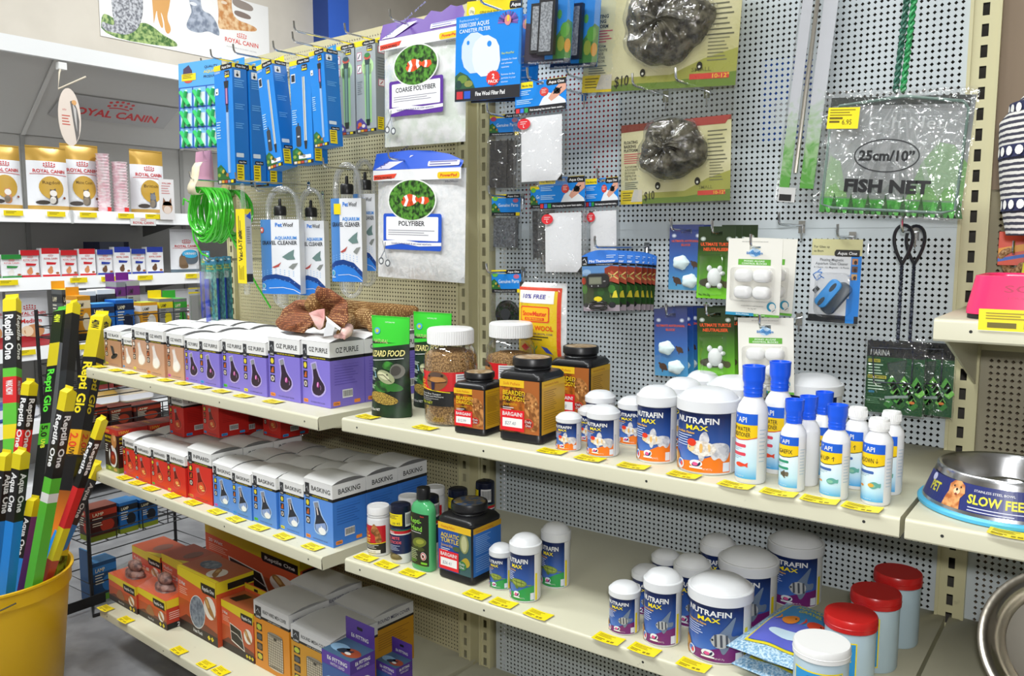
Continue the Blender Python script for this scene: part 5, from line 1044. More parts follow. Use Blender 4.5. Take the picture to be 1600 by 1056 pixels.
def heater(w,d,h,tabc,kind,label,loc,rot,group):
 t=thing('heater_box',label,'box',loc,rot,group);m=MB();grey=kind=='air'
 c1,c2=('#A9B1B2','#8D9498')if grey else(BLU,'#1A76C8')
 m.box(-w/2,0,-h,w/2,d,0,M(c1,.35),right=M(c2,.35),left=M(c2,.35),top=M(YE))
 F=Pr(m,Flat((-w/2,0,-h),(1,0,0),(0,0,1)),w,h);R=Pr(m,Flat((w/2,0,-h),(0,1,0),(0,0,1)),d,h)
 F.r(0,.955,.45,1,YE);logo(F,.36,.955,1,1,k=2);R.r(0,.965,.3,1,YE);logo(R,.2,.962,1,1,k=2);F.rr(.58,.885,.86,.945,.04,BLACK,2);F.t('2+1',.61,.912,.022,'#F4F4F4',w=.2);F.r(.6,.89,.84,.905,YE,3)
 F.r(0,0,1,.035,'#24201E',2)
 for i,c in enumerate(('#D8D4C8','#E0A83A','#B94A2E','#7A8AB0',YE)):F.r(.06+.17*i,.006,.2+.17*i,.030,c,3)
 F.t('100W',.05,.93,.02,'#CFE6F8',w=.3)
 if not grey:
  reef(F,0,.035,.7,.13)
  F.f(.05,.52,.24,7,.022,'#B9DCF4',th=.35);R.f(.12,.86,.7,4,.018,'#6DB4EE');R.f(.12,.66,.7,3,.018,'#6DB4EE');R.f(.12,.5,.6,3,.018,'#6DB4EE');R.rr(.1,.22,.62,.255,.04,'#D9E4EA',2);logo(R,.2,.165,.8,.195)
  R.p([(.12,.80),(.3,.84),(.36,.80),(.2,.77)],'#E6EEF2',2)if 0 else None
  R.rr(.14,.885,.56,.945,.05,'#E8ECEE',2);R.e(.35,.905,.09,.012,BLACK,3);R.l([(.35,.91),(.35,.935)],.04,BLACK,3)
  x=.66
  if kind=='glass':F.l([(x,.89),(x,.86)],.05,'#6E4A9A',3);F.p([(x-.13,.86),(x+.13,.86),(x+.1,.80),(x-.1,.80)],'#23262C',3);F.r(x-.09,.66,x+.09,.80,'#4A3A86',3);F.r(x-.03,.66,x+.04,.80,'#C98AA8',4);F.r(x-.05,.60,x+.07,.67,'#2A3450',4);F.r(x-.07,.09,x+.09,.62,'#7FA6D6',2);F.r(x-.02,.09,x+.03,.6,'#A9C6E6',3);F.rr(.04,.755,.22,.81,.03,'#E8ECEE',3);F.e(.13,.775,.04,.008,BLACK,4)
  else:F.r(.60,.22,.72,.83,'#D9DDDA',3);F.r(.63,.22,.67,.83,'#8A8F8A',4);F.p([(.58,.22),(.74,.22),(.70,.14),(.62,.14)],'#2A2C30',3);F.rr(.2,.17,.44,.37,.06,'#3A3F46',3);F.l([(.32,.37),(.32,.40)],.05,'#3A3F46',3);F.r(.27,.26,.38,.275,'#C9CDD2',4);F.r(.06,.79,.26,.875,'#E8ECEE',2);F.r(.08,.80,.24,.865,'#2A2C30',3);F.rr(.3,.05,.9,.085,.02,'#E8ECEE',4)
 else:
  F.e(.6,.72,.3,.1,'#B9DFA0',1);F.p([(.4,.75),(.8,.75),(.78,.10),(.46,.10)],'#9FCF8C',1);F.e(.6,.83,.16,.036,'#D05A48',3);F.e(.6,.845,.14,.026,'#3F8A4A' if 'green' in label else '#3F5A5E',4);F.p([(.46,.80),(.74,.80),(.70,.74),(.50,.74)],'#3A4A4A',3);F.r(.51,.12,.69,.74,'#5F7A78',2);F.r(.56,.12,.63,.74,'#8AAE9A',3);F.p([(.49,.14),(.71,.14),(.68,.07),(.52,.07)],'#26302E',4)
  for yy in(.80,.66):F.r(.08,yy,.32,yy+.09,'#C85A7A',2);F.r(.10,yy+.006,.30,yy+.084,'#EDEAEC',3);F.l([(.14,yy+.02),(.25,yy+.07)],.04,'#5A4A52',4)
  F.f(.08,.56,.25,7,.022,'#7F888A',th=.35);F.p([(0,.035),(0,.13),(.25,.16),(.5,.09),(.55,.035)],'#5A4A9A',3);F.e(.18,.09,.1,.025,'#E0763A',4,10);F.e(.36,.07,.09,.02,'#E6E0DA',4,10);F.e(.1,.06,.06,.014,'#C94A3A',5,8)
  for yy in(.86,.5):R.r(.2,yy,.7,yy+.075,'#C85A7A',2);R.r(.24,yy+.006,.66,yy+.069,'#EDEAEC',3);R.l([(.35,yy+.02),(.55,yy+.055)],.06,'#B03A4A',4)
  R.f(.15,.8,.7,8,.03,'#6E757A')
 R.r(.1,.02,.6,.16,YE,3);R.f(.16,.14,.38,5,.024,'#7A6A10',k=4)
 m.obj('box_body',t)
 m=MB();th=.001;tm=M(tabc,.4);hh=h*.07
 m.box(-w*.42,d-.001,0,w*.42,d,hh*.45,tm);m.box(-w*.42,d-.001,hh*.75,w*.42,d,hh,tm);m.box(-w*.42,d-.001,hh*.45,-.012,d,hh*.75,tm);m.box(.012,d-.001,hh*.45,w*.42,d,hh*.75,tm);m.obj('hang_tab',t);return t
def heat_px(fl,c,cb,y,d,kind,tabc,label,group,roll=0,drop=None):
 a,b,e=at_l(*fl,y),at_l(*c,y),at_l(*cb,y);w,h=(b-a).length,(b-e).length
 return heater(w,d,h,tabc,kind,label,(a+b)/2,(0,roll,AL),group),(a+b)/2,w,h
GH='blue aquarium heater boxes on the left pegboard'
t,o,w,h=heat_px((334,101),(362,101),(369,289),-.240,.050,'glass','#2A8CE0','leftmost blue heater box, in front on its hook',GH)
pk=o+Vector((0,0,h*.042))
copy_thing(t,o+LN*.055+Vector((.006,0,0)),None,'blue heater box second on the leftmost heater hook',GH);copy_thing(t,o+LN*.110+Vector((.012,0,-.004)),None,'blue heater box with barcode, third on the leftmost heater hook',GH)
peg(pk,.27,True,tipx=331,label='display hook carrying the leftmost stack of blue heater boxes')
t,o,w,h=heat_px((400,98),(424,99),(446,263),-.225,.050,'flat',YE,'tilted blue heater box with yellow top, second hook',GH,roll=-.14);peg(o+LN*.03+Vector((0,0,h*.042)),.26,True,tipx=366,label='display hook carrying the tilted blue heater box')
t,o,w,h=heat_px((452,95),(484,91),(495,255),-.205,.050,'flat',YE,'blue heater box with yellow top hanging upright, third hook',GH,roll=-.02);peg(o+Vector((0,0,h*.042)),.24,True,tipx=428,label='display hook carrying the upright yellow-topped heater box')
t,o,w,h=heat_px((482.5,80),(505,77.5),(519,227.5),-.262,.048,'glass','#2A8CE0','blue heater box with blue tab hanging in front of the yellow-topped ones',GH,roll=-.06);peg(o+LN*.02+Vector((0,0,h*.042)),.285,True,tipx=458,label='display hook carrying the rightmost blue heater box')
t,o,w,h=heat_px((521,75),(553,67.5),(557.5,209),-.165,.045,'air',YE,'grey air curtain box with dark ball, left of the pair','grey aquarium light boxes on the left pegboard');peg(o+Vector((0,0,h*.042)),.27,True,tipx=461,label='display hook carrying the left grey light box')
t,o,w,h=heat_px((555,67),(586,62),(590,205),-.165,.045,'air',YE,'grey box with green ball picture, right of the pair','grey aquarium light boxes on the left pegboard');peg(o+Vector((0,0,h*.042)),.25,True,tipx=540,label='display hook carrying the right grey light box')
o,w,h,r=hang_at((279,100),(346,90),(281,232),-.205,True)
t=thing('fittings_card','blue card of nine small green airline fittings at far left','card',o,r);m=MB();punched(m,w,h,.001,M('#2A8ADC'),hz=.016);F=Pr(m,front(w,h,.001),w,h)
F.r(0,.72,1,1,'#58A9E6');F.r(0,0,1,.715,'#2B4FB0',1)
F.p([(.1,.80),(.12,.93),(.25,.97),(.33,.90),(.34,.80)],'#4A3A5A',2);F.e(.24,.79,.1,.03,'#C9564A',3);F.r(.08,.79,.42,.87,YE,4);F.f(.11,.855,.25,3,.018,'#6A5A10',k=5);F.t('QUALITY',.62,.91,.028,'#24304E',w=.3);F.t('AQUA',.60,.855,.032,YE,w=.26);F.t('PRODUCTS',.60,.80,.03,'#24304E',w=.34)
for i in range(3):
 for j in range(3):x,y=.035+.32*i,.02+.235*j;F.r(x,y,x+.29,y+.215,'#7CBCE8',2);F.r(x+.02,y+.01,x+.27,y+.155,'#DCE6E6',3);F.e(x+.145,y+.185,.03,.014,'#E8F0F4',3,10)
m.obj('backing_card',t);gm=M('#3CBF6A',.3)
for i in range(3):
 for j in range(3):
  cx,cz=(-.5+.035+.32*i+.145)*w,(-1+.02+.235*j+.085)*h;m=MB();s=w*.10
  m.tube([(cx-s,-.006,cz+s*.9),(cx+s*.9,-.006,cz-s*.8)],s*.26,gm,8);m.tube([(cx-s*.1,-.006,cz),(cx+s*.2,-.006,cz+s)],s*.22,gm,8);m.tube([(cx-s*.2,-.006,cz+.1*s),(cx-s*.6,-.006,cz-s)],s*.2,gm,8);m.obj('fitting',t)
peg(o-Vector((0,0,.014)),.25,True,tipx=316,label='display hook carrying the card of green fittings')
GREEN=node_mat('green_airline',lambda nt,n,l,b:(b.inputs['Base Color'].__setattr__('default_value',(*lin('#4FC83A'),1)),b.inputs['Roughness'].__setattr__('default_value',.18),b.inputs['Subsurface Weight'].__setattr__('default_value',.25),b.inputs['Subsurface Radius'].__setattr__('default_value',(.004,.008,.002))))
def coil(label,loc,strapc,n,dy,seed,Lp=None):
 q=random.Random(seed);t=thing('airline_coil',label,'tubing',loc,(0,0,AL),'coils of green airline tubing');m=MB();pts=[]
 for i in range(n):
  rx,rz,ox=.064+q.uniform(-.007,.007),.078+q.uniform(-.008,.010),q.uniform(-.006,.006)
  for j in range(28):a=math.pi/2+2*math.pi*j/28;pts.append((ox+rx*math.cos(a),dy*(i+j/28)/n+.004*math.sin(3*a+i),-rz-.018+rz*math.sin(a)))
 m.tube(pts,.0037,GREEN,7);n>10 and m.tube([(.06,.05,-.1),(.062,.07,-.17),(.075,.10,-.24),(.11,.13,-.33),(.135,.16,-.40)],.003,GREEN,7);n>10 and m.tube([(-.05,.0,-.12),(-.045,.005,-.18),(-.03,.02,-.225),(-.005,.03,-.235)],.003,GREEN,7);n>10 and m.tube([(-.06,0,-.06),(-.078,-.005,-.05),(-.085,-.005,-.07)],.003,GREEN,7);m.obj('tubing',t)
 m=MB();w2=.023;prof=[(.020,.062),(.006,.060),(-.004,.045),(-.008,.02),(-.012,.004),(-.020,-.010),(-.023,-.020),(-.020,-.034),(-.008,-.040),(.006,-.036)]
 vs=[];
 for y,z in prof:vs+=[(-w2,y,z),(w2,y,z)]
 m.add(vs,[(2*i,2*i+1,2*i+3,2*i+2)for i in range(len(prof)-1)],M(strapc,.6),True);m.obj('card_strap',t).modifiers.new('thick','SOLIDIFY').thickness=.0008;return t
o=at_l(309,284,-.285)
coil('coil of green airline tubing with cream card strap, in front',o,'#E8DDBE',24,.085,4);peg(o+LN*.1+Vector((0,0,.006)),.31,True,'display hook carrying the coils of green tubing')
coil('coil of green airline tubing with brown card strap, behind',o+LN*.115+Vector((.0,0,-.003)),'#B59A6A',8,.03,9)
a,b,e=at_l(368,326,-.26),at_l(382,327,-.26),at_l(368,441,-.26);w,h=(b-a).length,(a-e).length
t=thing('tank_vacuum_pack','narrow yellow aquarium vacuum pack with vertical lettering','pack',(a+b)/2,(0,0,AL));m=MB();m.box(-w/2,0,-h,w/2,.022,0,M(YE,.35),right=M('#B9BCC2',.35));F=Flat((-w/2,0,0),(0,0,-1),(1,0,0));F.N=Vector((0,-1,0))
F=Flat((w/2*.9,0,-h),(0,0,1),(-1,0,0));m.text(F,'Vac-U-Tank',h*.30,w*.34,w*.42,M('#1F1F1F'),w=h*.42,bold=.02);m.fine(F,h*.62,w*.62,h*.3,2,w*.16,INK);m.fine(F,h*.05,w*.7,h*.2,4,w*.15,M('#8A7A14'))
R=Pr(m,Flat((w/2,0,-h),(0,1,0),(0,0,1)),.022,h);R.r(0,.02,1,.13,'#2A2A2C',1);R.f(.2,.75,.6,8,.03,'#7A7E86');R.r(0,.93,1,1,YE,1);R.p([(.2,.9),(.9,.97),(.9,.86)],'#2B57C8',2)
m.obj('sleeve',t);m=MB();cl=clear('clear_tube_plastic',gloss=.06,rough=.05,haze=.10);m.lathe([(.009,-.012),(.010,.018),(.007,.03),(.006,.075),(.002,.078)],cl,16,c=(.0,.011));m.obj('tube_head',t);m=MB();m.lathe([(.006,-h-.035),(.009,-h-.03),(.009,-h-.001)],cl,16,c=(.006,.011));m.obj('tube',t)
peg((a+b)/2+Vector((0,0,.085))+LN*.03,.27,True,'display hook above the yellow vacuum pack')
TEAL=noisy('printed_teal_water','#1E6E6A','#5FB9A8',80,.35);bm_=M('#3A4FC8',.35)
def brush(label,P,w,h,back=0):
 t=thing('tube_brush_pack',label,'pack',P,(0,0,AL),'teal cleaning brush packs on the left pegboard');m=MB();punched(m,w,h,.001,TEAL,hz=.010,hw=.008,hh=.004);F=Pr(m,front(w,h,.001),w,h)
 F.r(0,.90,1,1,'#3E8FB4',1);F.e(.75,.96,.16,.014,'#D8EEF4',2,12);F.t('LONG',.14,.865,.022,YE,w=.6);F.t('BRUSH',.14,.83,.022,YE,w=.7);F.p([(.3,1),(.5,.93),(.2,.93)],'#22303A',2);m.obj('backing_card',t)
 m=MB();m.tube([(-w*.18,-.0085,-h*.30),(-w*.16,-.0085,-h*.7),(-w*.12,-.0085,-h*.97)],.0078,bm_,12);m.obj('brush',t);m=MB();fr=.0172
 m.box(-w*.49,-fr,-h*.99,w*.49,-.001,-h*.2,clear('blister_plastic',gloss=.05,rough=.06));m.obj('blister',t);return t
for i,(x0,x1,y,yt)in enumerate(((320.5,336,-.225,402),(336.5,348.5,-.20,401),(348.5,360,-.175,400),(313.5,327,-.17,392))):
 a,b=at_l(x0,yt,y),at_l(x1,yt,y);w=(b-a).length
 brush('teal pack with a long blue brush, '+('leftmost and in front','second from the left in front','rightmost, next to the cream board','hanging behind the leftmost one')[i],(a+b)/2,w*1.08,.235)
 if i in(0,2):peg((a+b)/2-Vector((0,0,.010)),.25,True,'display hook carrying the %s teal brush packs'%('left' if i==0 else 'right'))
CLT=clear('clear_hose',gloss=.07,rough=.08,haze=.16,hazecol='#E6EAEC')
def gravel_cleaner(w,h,label,loc,rz,size=None):
 t=thing('gravel_cleaner',label,'gravel cleaner',loc,(0,0,rz),'aquarium gravel cleaners on the left pegboard');m=MB();n=10
 wa=w*.36;R=wa*1.15
 def fr_(u,v,k):
  if u<wa:a=(wa-u)/R;return Vector((-R*math.sin(a)-(w-2*wa)*0,R*(1-math.cos(a)),v))+Vector((math.sin(-a),-math.cos(a),0))*k
  return Vector((u-wa,0-k,v))
 us=[wa*i/5 for i in range(5)]+[wa+(w-wa)*i/3 for i in range(4)];bl=M('#4E86C8',.35);wh=M('#EEF0F4',.35)
 for i in range(len(us)-1):m.add([fr_(us[i],-h,0),fr_(us[i+1],-h,0),fr_(us[i+1],0,0),fr_(us[i],0,0)],[(0,1,2,3)],bl if us[i]<wa-.0001 else wh,True)
 b=[fr_(u,0,0)for u in us];D_=.036
 m.add([(w-wa,0,-h),(w-wa,D_,-h),(w-wa,D_,0),(w-wa,0,0)],[(0,1,2,3)],wh);m.add([(b[0].x,b[0].y,-h),(w-wa,D_,-h),(w-wa,D_,0),(b[0].x,b[0].y,0)],[(3,2,1,0)],wh)
 F=Pr(m,Surf(lambda u,v,k:fr_(u,v-h,k),wa/5,None),w,h)
 F.p([(0,0),(1,0),(1,.05),(.75,.16),(.45,.21),(.2,.19),(0,.14)],'#2A7FDC',1);F.p([(0,.14),(.2,.19),(.45,.21),(.75,.16),(1,.05),(1,.12),(.75,.23),(.45,.27),(.2,.25),(0,.2)],'#123E86',2);F.l([(.28,.08),(.6,.09),(.85,.06),(1,.01)],.012,'#F2F6FA',3)
 for i in range(9):
  for j in range(3):F.e(.05+.1*i,.285+.028*j-.02*abs(i-4)*.5,.016,.005,'#8FBDEC',3,6)
 for i in range(8):F.e(.1+.11*i,.205-.008*abs(i-3)**1.3,.018,.006,'#6FA0E0',4,6)
 F.t('Pet',.46,.905,.052,'#2A7FDC',w=.16,k=3,bold=.03);F.t('Woof',.63,.905,.052,'#1F1F22',w=.24,k=3,bold=.02);F.t('AQUARIUM',.44,.735,.042,'#3A8EDC',w=.5,k=3,bold=.03);F.t('GRAVEL CLEANER',.10,.665,.052,'#22252C',w=.85,k=3,bold=.02)
 F.p([(.60,.50),(.75,.56),(.88,.60),(.86,.52),(.9,.47),(.72,.46)],'#6E8A86',3);F.p([(.36,.36),(.5,.40),(.58,.43),(.52,.37),(.42,.35)],'#B9504A',3);F.p([(.74,.36),(.84,.41),(.96,.42),(.9,.37),(.84,.33)],'#8A8E8A',3);F.e(.1,.86,.075,.04,'#D84A3A' if size else bl,3,18)
 if size:F.t(size,.1,.842,.038,'#F4F4F4',w=.07,al='c',k=4,bold=.03)
 F.e(.12,.105,.07,.036,'#CFE4D8',4,14);F.e(.12,.105,.055,.028,'#3A9AC0',5,12);F.r(.04,.05,.2,.062,'#CFE4F4',4);m.obj('card_sleeve',t)
 m=MB();cx,cy=(w-wa)*.25,D_*.5;rt=.0175
 m.lathe([(rt*.9,-h-.030),(rt,-h-.026),(rt,.020),(rt*.9,.022)],CLT,24,c=(cx,cy),cap0=False,cap1=False);m.obj('siphon_tube',t)
 m=MB();m.lathe([(rt*1.02,.012),(rt*1.08,.016),(rt*1.08,.036),(rt*.9,.041),(.005,.043),(.0045,.062),(.003,.064),(.0005,.064)],BPL,24,c=(cx,cy));m.obj('cap',t)
 m=MB();r=.0062;xa,xb=-.020,w-wa-.012;ym=D_*.55
 for dy,top in((0,.098),(.012,.094)):
  pts=[(xa,ym+dy,-.01)]+[((xa+xb)/2-(xb-xa)/2*math.cos(q),ym+dy,.02+(top-.02)*math.sin(q)**.8)for q in[math.pi*i/14 for i in range(15)]]+[(xb,ym+dy,-.01)];m.tube(pts,r,CLT,10);m.obj('hose',t);m=MB()
 pts=[(xa+.012,ym,-h+.01)]+[((xa+xb)/2+.006-(xb-xa)/2*.85*math.cos(q),ym,-h-.042*math.sin(q))for q in[math.pi*i/12 for i in range(13)]]+[(xb-.008,ym,-h+.01)];m.tube(pts,r,CLT,10);m.obj('hose',t);return t
def gc_px(TL,TR,BL,y,label,size=None,cp=None,rz=.42):
 P=at_l(*TL,y);q=Vector((math.cos(rz),math.sin(rz),0));dv=ray(*TR)
 n=Vector((-q.y,q.x,0));T_=CAM+dv*((P-CAM).dot(n)/dv.dot(n));w=(T_-P).length*1.08;h=(P-at_l(*BL,y)).length;loc=P+q*w*.26
 return gravel_cleaner(w,h,label,loc,rz,size),loc,w,h
t,l1,w,h=gc_px((405,343),(468,335.5),(411,459),-.205,'gravel cleaner with red size mark, left and in front','M')
t,l2,w,h=gc_px((462,345),(507,342),(466,461),-.12,'gravel cleaner hanging behind the left front one')
for l,lb in((l1,'left front'),):peg(l+LN*.02+LU*.02+Vector((0,0,.083)),.25,True,'display hook carrying the left gravel cleaners')
t,l3,w,h=gc_px((516,310),(564,297),(524,440),-.185,'gravel cleaner with yellow price sticker, right and in front')
m=MB();m.rect(Flat((-.016,-.0016,-.045),(1,0,0),(0,0,1)),0,0,.02,.03,YEL);m.obj('price_sticker',t)
t,l4,w,h=gc_px((551,303),(586,296),(557,423),-.105,'gravel cleaner hanging behind the right front one')
peg(l3+LN*.02+LU*.02+Vector((0,0,.083)),.24,True,'display hook carrying the right gravel cleaners')
FIB=noisy('white_wadding','#EFF1F2','#FBFBFB',60,.8,.3);FIBG=noisy('green_white_wadding','#E3EBE0','#FAFBFA',26,.8,.3)
FOIL=clear('bag_film',gloss=.06,rough=.10,bump=.55,scale=28)
def clown(p,cx,cy,a,b,k):
 p.e(cx,cy,a*1.06,b*1.06,'#EDEFEA',k,30);p.e(cx,cy,a,b,noisy('printed_anemone','#12300F','#5A9A34',90,.4),k+1,30)
 f=lambda L:[(cx+x*a,cy+y*b)for x,y in L]
 p.p(f([(-.45,-.12),(-.35,.18),(-.1,.32),(.15,.24),(.3,.08),(.45,.18),(.72,.12),(.76,-.08),(.6,-.22),(.42,-.2),(.28,-.06),(.12,-.22),(-.1,-.32),(-.35,-.3)]),'#E0501E',k+2)
 for L in([(-.32,.2),(-.2,.27),(-.12,0),(-.22,-.32),(-.34,-.3),(-.24,0)],[(.06,.27),(.2,.2),(.16,.05),(.22,-.1),(.1,-.2),(.04,0)],[(.44,.16),(.54,.16),(.56,0),(.52,-.2),(.42,-.18),(.46,0)]):p.p(f(L),'#F3F1EE',k+3)
 p.e(cx-.38*a,cy+.02*b,.035*a,.04*b,BLACK,k+4,8);p.p(f([(-.1,-.1),(.05,-.05),(.0,-.3)]),'#C83E14',k+4)
def fibre_bag(w,h,col,title,label,o,rot,coarse):
 t=thing('filter_wadding_bag',label,'bag',o,rot);th=.014;hd=h*.135;m=MB();n,q=12,14
 g=[[Vector((-w/2+w*i/n,-th*(1-abs(2*i/n-1)**4)*(1-abs(2*j/q-1)**4)*(1+.10*math.sin(i*1.3+j)),-h+(h-hd)*j/q))for i in range(n+1)]for j in range(q+1)]
 fm=FIBG if coarse else FIB
 m.add([p for r in g for p in r],[(j*(n+1)+i,j*(n+1)+i+1,(j+1)*(n+1)+i+1,(j+1)*(n+1)+i)for j in range(q)for i in range(n)],fm,True);m.add([(p.x,-p.y*.8,p.z)for r in g for p in r],[(j*(n+1)+i,(j+1)*(n+1)+i,(j+1)*(n+1)+i+1,j*(n+1)+i+1)for j in range(q)for i in range(n)],fm,True);m.obj('wadding',t)
 fy=-th-.0045;m=MB();fr=Flat((-w/2,fy,-h),(1,0,0),(0,0,1));F=Pr(m,fr,w,h);cp='#5B2E96' if coarse else '#1F55C8'
 F.r(.0,.78,1,.865,'#EDEEEF',1);F.p([(.0,.80),(.27,.83),(.30,.865),(.0,.85)]if 0 else[(.01,.785),(.26,.80),(.29,.835),(.01,.825)],'#E8472E',3);F.t('POOLWORKS',.03,.795,.02,'#5A1A12',w=.2,k=4,bold=.03);F.t('AQUATIC PRODUCTS',.03,.765,.010,'#6E6E76',w=.2,k=3)
 F.rr(.75,.785,.985,.835,.02,'#F2C81E',3);F.t('PowerPad',.78,.80,.022,'#D8482E',w=.18,k=4,shear=.15,bold=.03);F.t('30x30cm',.83,.757,.014,'#5A5A66',w=.14,k=3)
 F.rr(.13,.235,.80,.52,.02,cp,2);F.rr(.165,.31,.765,.495,.01,'#F1F1F3',3);F.p([(.14,.30),(.4,.27),(.6,.25),(.79,.265),(.79,.29),(.6,.275),(.4,.295),(.14,.325)]if 0 else[(.13,.255),(.35,.285),(.55,.265),(.80,.275),(.80,.30),(.55,.295),(.35,.315),(.13,.30)],'#F1F1F3',4);F.t('Suitable for both fresh & salt water aquariums',.23,.278,.014,'#5A5A8A',w=.46,k=5)
 F.t(title,.465,.425,.038,'#26262C',w=.50 if coarse else .30,k=4,al='c',bold=.02);F.f(.19,.385,.55,3,.017,'#8A8A96',k=4,th=.3)
 clown(F,.465,.625,.265,.155,5)
 F.l([(.12,.30),(.15,.22),(.17,.16)],.012,'#A9ADB2',5);F.l([(.155,.29),(.145,.22),(.10,.16)],.012,'#8A8E94',5)
 for cx,cy in((.105,.135),(.185,.12)):F.e(cx,cy,.032,.03,'#5A5E64',5,14,.4);F.e(cx,cy,.02,.019,'#DADDDE',6,14,.4)
 m.obj('printed_label',t)
 m=MB();hm=M(cp,.5);y=-.006
 if coarse:top=[(-.5,0),(-.3,.0),(-.12,.012),(.02,-.02),(.12,.03),(.22,.01),(.34,.045),(.42,.02),(.46,.03),(.5,-.03)]
 else:top=[(-.5,0),(-.1,.015),(.12,.005),(.34,-.03),(.5,-.085)]
 pts=[(a*w,b*h)for a,b in top]
 m.add([(x,y-.004*math.sin(i*2.1),z)for i,(x,z)in enumerate(pts)]+[(x,fy-.0005,-hd)for x,z in pts],[(len(pts)+i,len(pts)+i+1,i+1,i)for i in range(len(pts)-1)],hm,True)
 nl=2*len(pts);fh=Flat((-w/2,fy+.0015,-hd),(1,0,0),(0,.012,1));
 H2=Pr(m,Flat((-w/2,fy-.0005,-hd),Vector((1,0,0)),Vector((0,(y-fy)/hd*.9,1))),w,hd);H2.p([(.03,.05),(.2,.05),(.46,.82),(.30,.82)],'#D6D4E6',5);H2.t('No folded area',.10,.10,.20,'#3A3A8A',w=.50,k=6,rot=.55,bold=.01);H2.rr(.64,.12,.98,.42,.01,'#D9D9E6',5);H2.f(.66,.34,.3,2,.14,'#5A5A9A',k=6);m.obj('header',t)
 m=MB();fl=[[(p.x*1.01,p.y-.0018,p.z*1.004)for p in r]for r in g];m.add([p for r in fl for p in r],[(j*(n+1)+i,j*(n+1)+i+1,(j+1)*(n+1)+i+1,(j+1)*(n+1)+i)for j in range(q)for i in range(n)],FOIL,True);m.obj('bag_film',t);return t
o,w,h,r=hang_at((601,40),(729,13),(605.5,230),-.165,True)
fibre_bag(w,h,0,'COARSE POLYFIBER','clear bag of coarse white filter wadding with purple header',o,r,True);peg(o-Vector((0,0,.012))-LU*.045,.30,True,tipx=611,label='display hook carrying the purple-headed wadding bag')
o,w,h,r=hang_at((591,241),(729,233),(601,432),-.150,True)
fibre_bag(w,h,0,'POLYFIBER','clear bag of white filter wadding with blue header',o,r,False);peg(o-Vector((0,0,.02))-LU*.045,.22,True,'display hook carrying the blue-headed wadding bag')
def RX(P):return(0,P,0)
def hang(TL,TR,BL,y):return hang_at(TL,TR,BL,y,False)
BLIS=clear('blister_plastic',gloss=.05,rough=.06)
FOIL2=clear('crinkled_bag_film',gloss=.07,rough=.08,bump=.7,scale=45)
def pad_pack(label,o,w,h,r):
 t=thing('filter_pad_pack',label,'pack',o,r,'blue filter pad packs with two white pads');m=MB();m.box(-w/2,0,-h,w/2,.004,-.001,M(BLU,.35));F=Pr(m,Flat((-w/2,0,-h),(1,0,0),(0,0,1)),w,h)
 F.r(0,0,1,.145,'#24242A',1);F.r(.03,.025,.13,.115,'#C8323A',2);F.r(.15,.025,.25,.115,'#2A5AC8',2);F.t('Fine Wool Filter Pad',.33,.05,.05,'#F0F0F0',w=.45,k=3,bold=.02)
 F.t('Replacement for',.06,.93,.03,'#A9D4F4',w=.3,bold=.005);F.t('1000/1200 AQUIS',.06,.865,.05,'#E6F2FA',w=.46,bold=.01);F.t('CANISTER FILTER',.06,.80,.045,'#E6F2FA',w=.48,bold=.01)
 pad=lambda dx,dy:[(x+dx,y+dy)for x,y in((.10,.62),(.14,.70),(.24,.76),(.34,.76),(.46,.70),(.51,.62),(.53,.45),(.50,.36),(.42,.29),(.24,.29),(.14,.37),(.10,.48))]
 F.p(pad(0,.03),'#C9D9F2',2);F.e(.20,.68,.022,.026,BLU,3,12);F.p(pad(.17,-.02),'#DCE8F8',3);F.e(.53,.64,.034,.035,BLU,4,14)
 for i in range(16):a=2*math.pi*i/16;F.p([(.60+.115*math.cos(a),.24+.095*math.sin(a)),(.60+.09*math.cos(a+.3),.24+.075*math.sin(a+.3)),(.60,.24)],'#D8332E',5)
 F.e(.60,.24,.10,.083,'#D8332E',6,20);F.t('2',.585,.235,.055,'#F4F0EE',k=7,bold=.03);F.t('PACK',.53,.185,.035,'#F4F0EE',w=.15,k=7,bold=.02)
 for i in range(14):a=-.3+.27*i;F.l([(.80,.86),(.80+.15*math.cos(a),.87+.11*math.sin(a))],.02,('#6A4A9A','#8A5AAE','#4A3A86')[i%3],2)
 F.e(.80,.88,.05,.06,'#D88A8A',4,10);F.e(.805,.90,.02,.04,'#E8C83A',5,8);F.p([(0,.145),(.0,.3),(.08,.35),(.2,.30),(.28,.22),(.32,.145)],'#2E5A3E',2);F.e(.12,.26,.08,.05,'#6A8A3A',3,9);F.e(.22,.2,.07,.04,'#8A8E4A',4,9);F.e(.06,.2,.05,.05,'#1F3F3A',4,9)
 F.t('Fine Wool Pad',.72,.50,.024,'#C9D83A',w=.18);
 for i,s in enumerate(('Suitable for fresh','and saltwater','aquariums','','Removes the fine','particles in your','aquarium')):
  if s:F.t(s,.72,.43-.042*i,.022,'#CFE4F6',w=.018*len(s)*.7,bold=.005)
 m.obj('printed_bag',t);return t
o,w,h,r=hang((713,27),(816,11),(727,156),-.200)
t=pad_pack('blue filter pad pack with two white pads, in front',o,w,h,r);copy_thing(t,o+Vector((.02,.045,-.001)),(0,r[1]+.03,0),'blue filter pad pack partly hidden behind the front one','blue filter pad packs with two white pads');P1=o
peg(o+Vector((0,0,-.004+.02)),.23,False,'display hook carrying the blue filter pad packs')
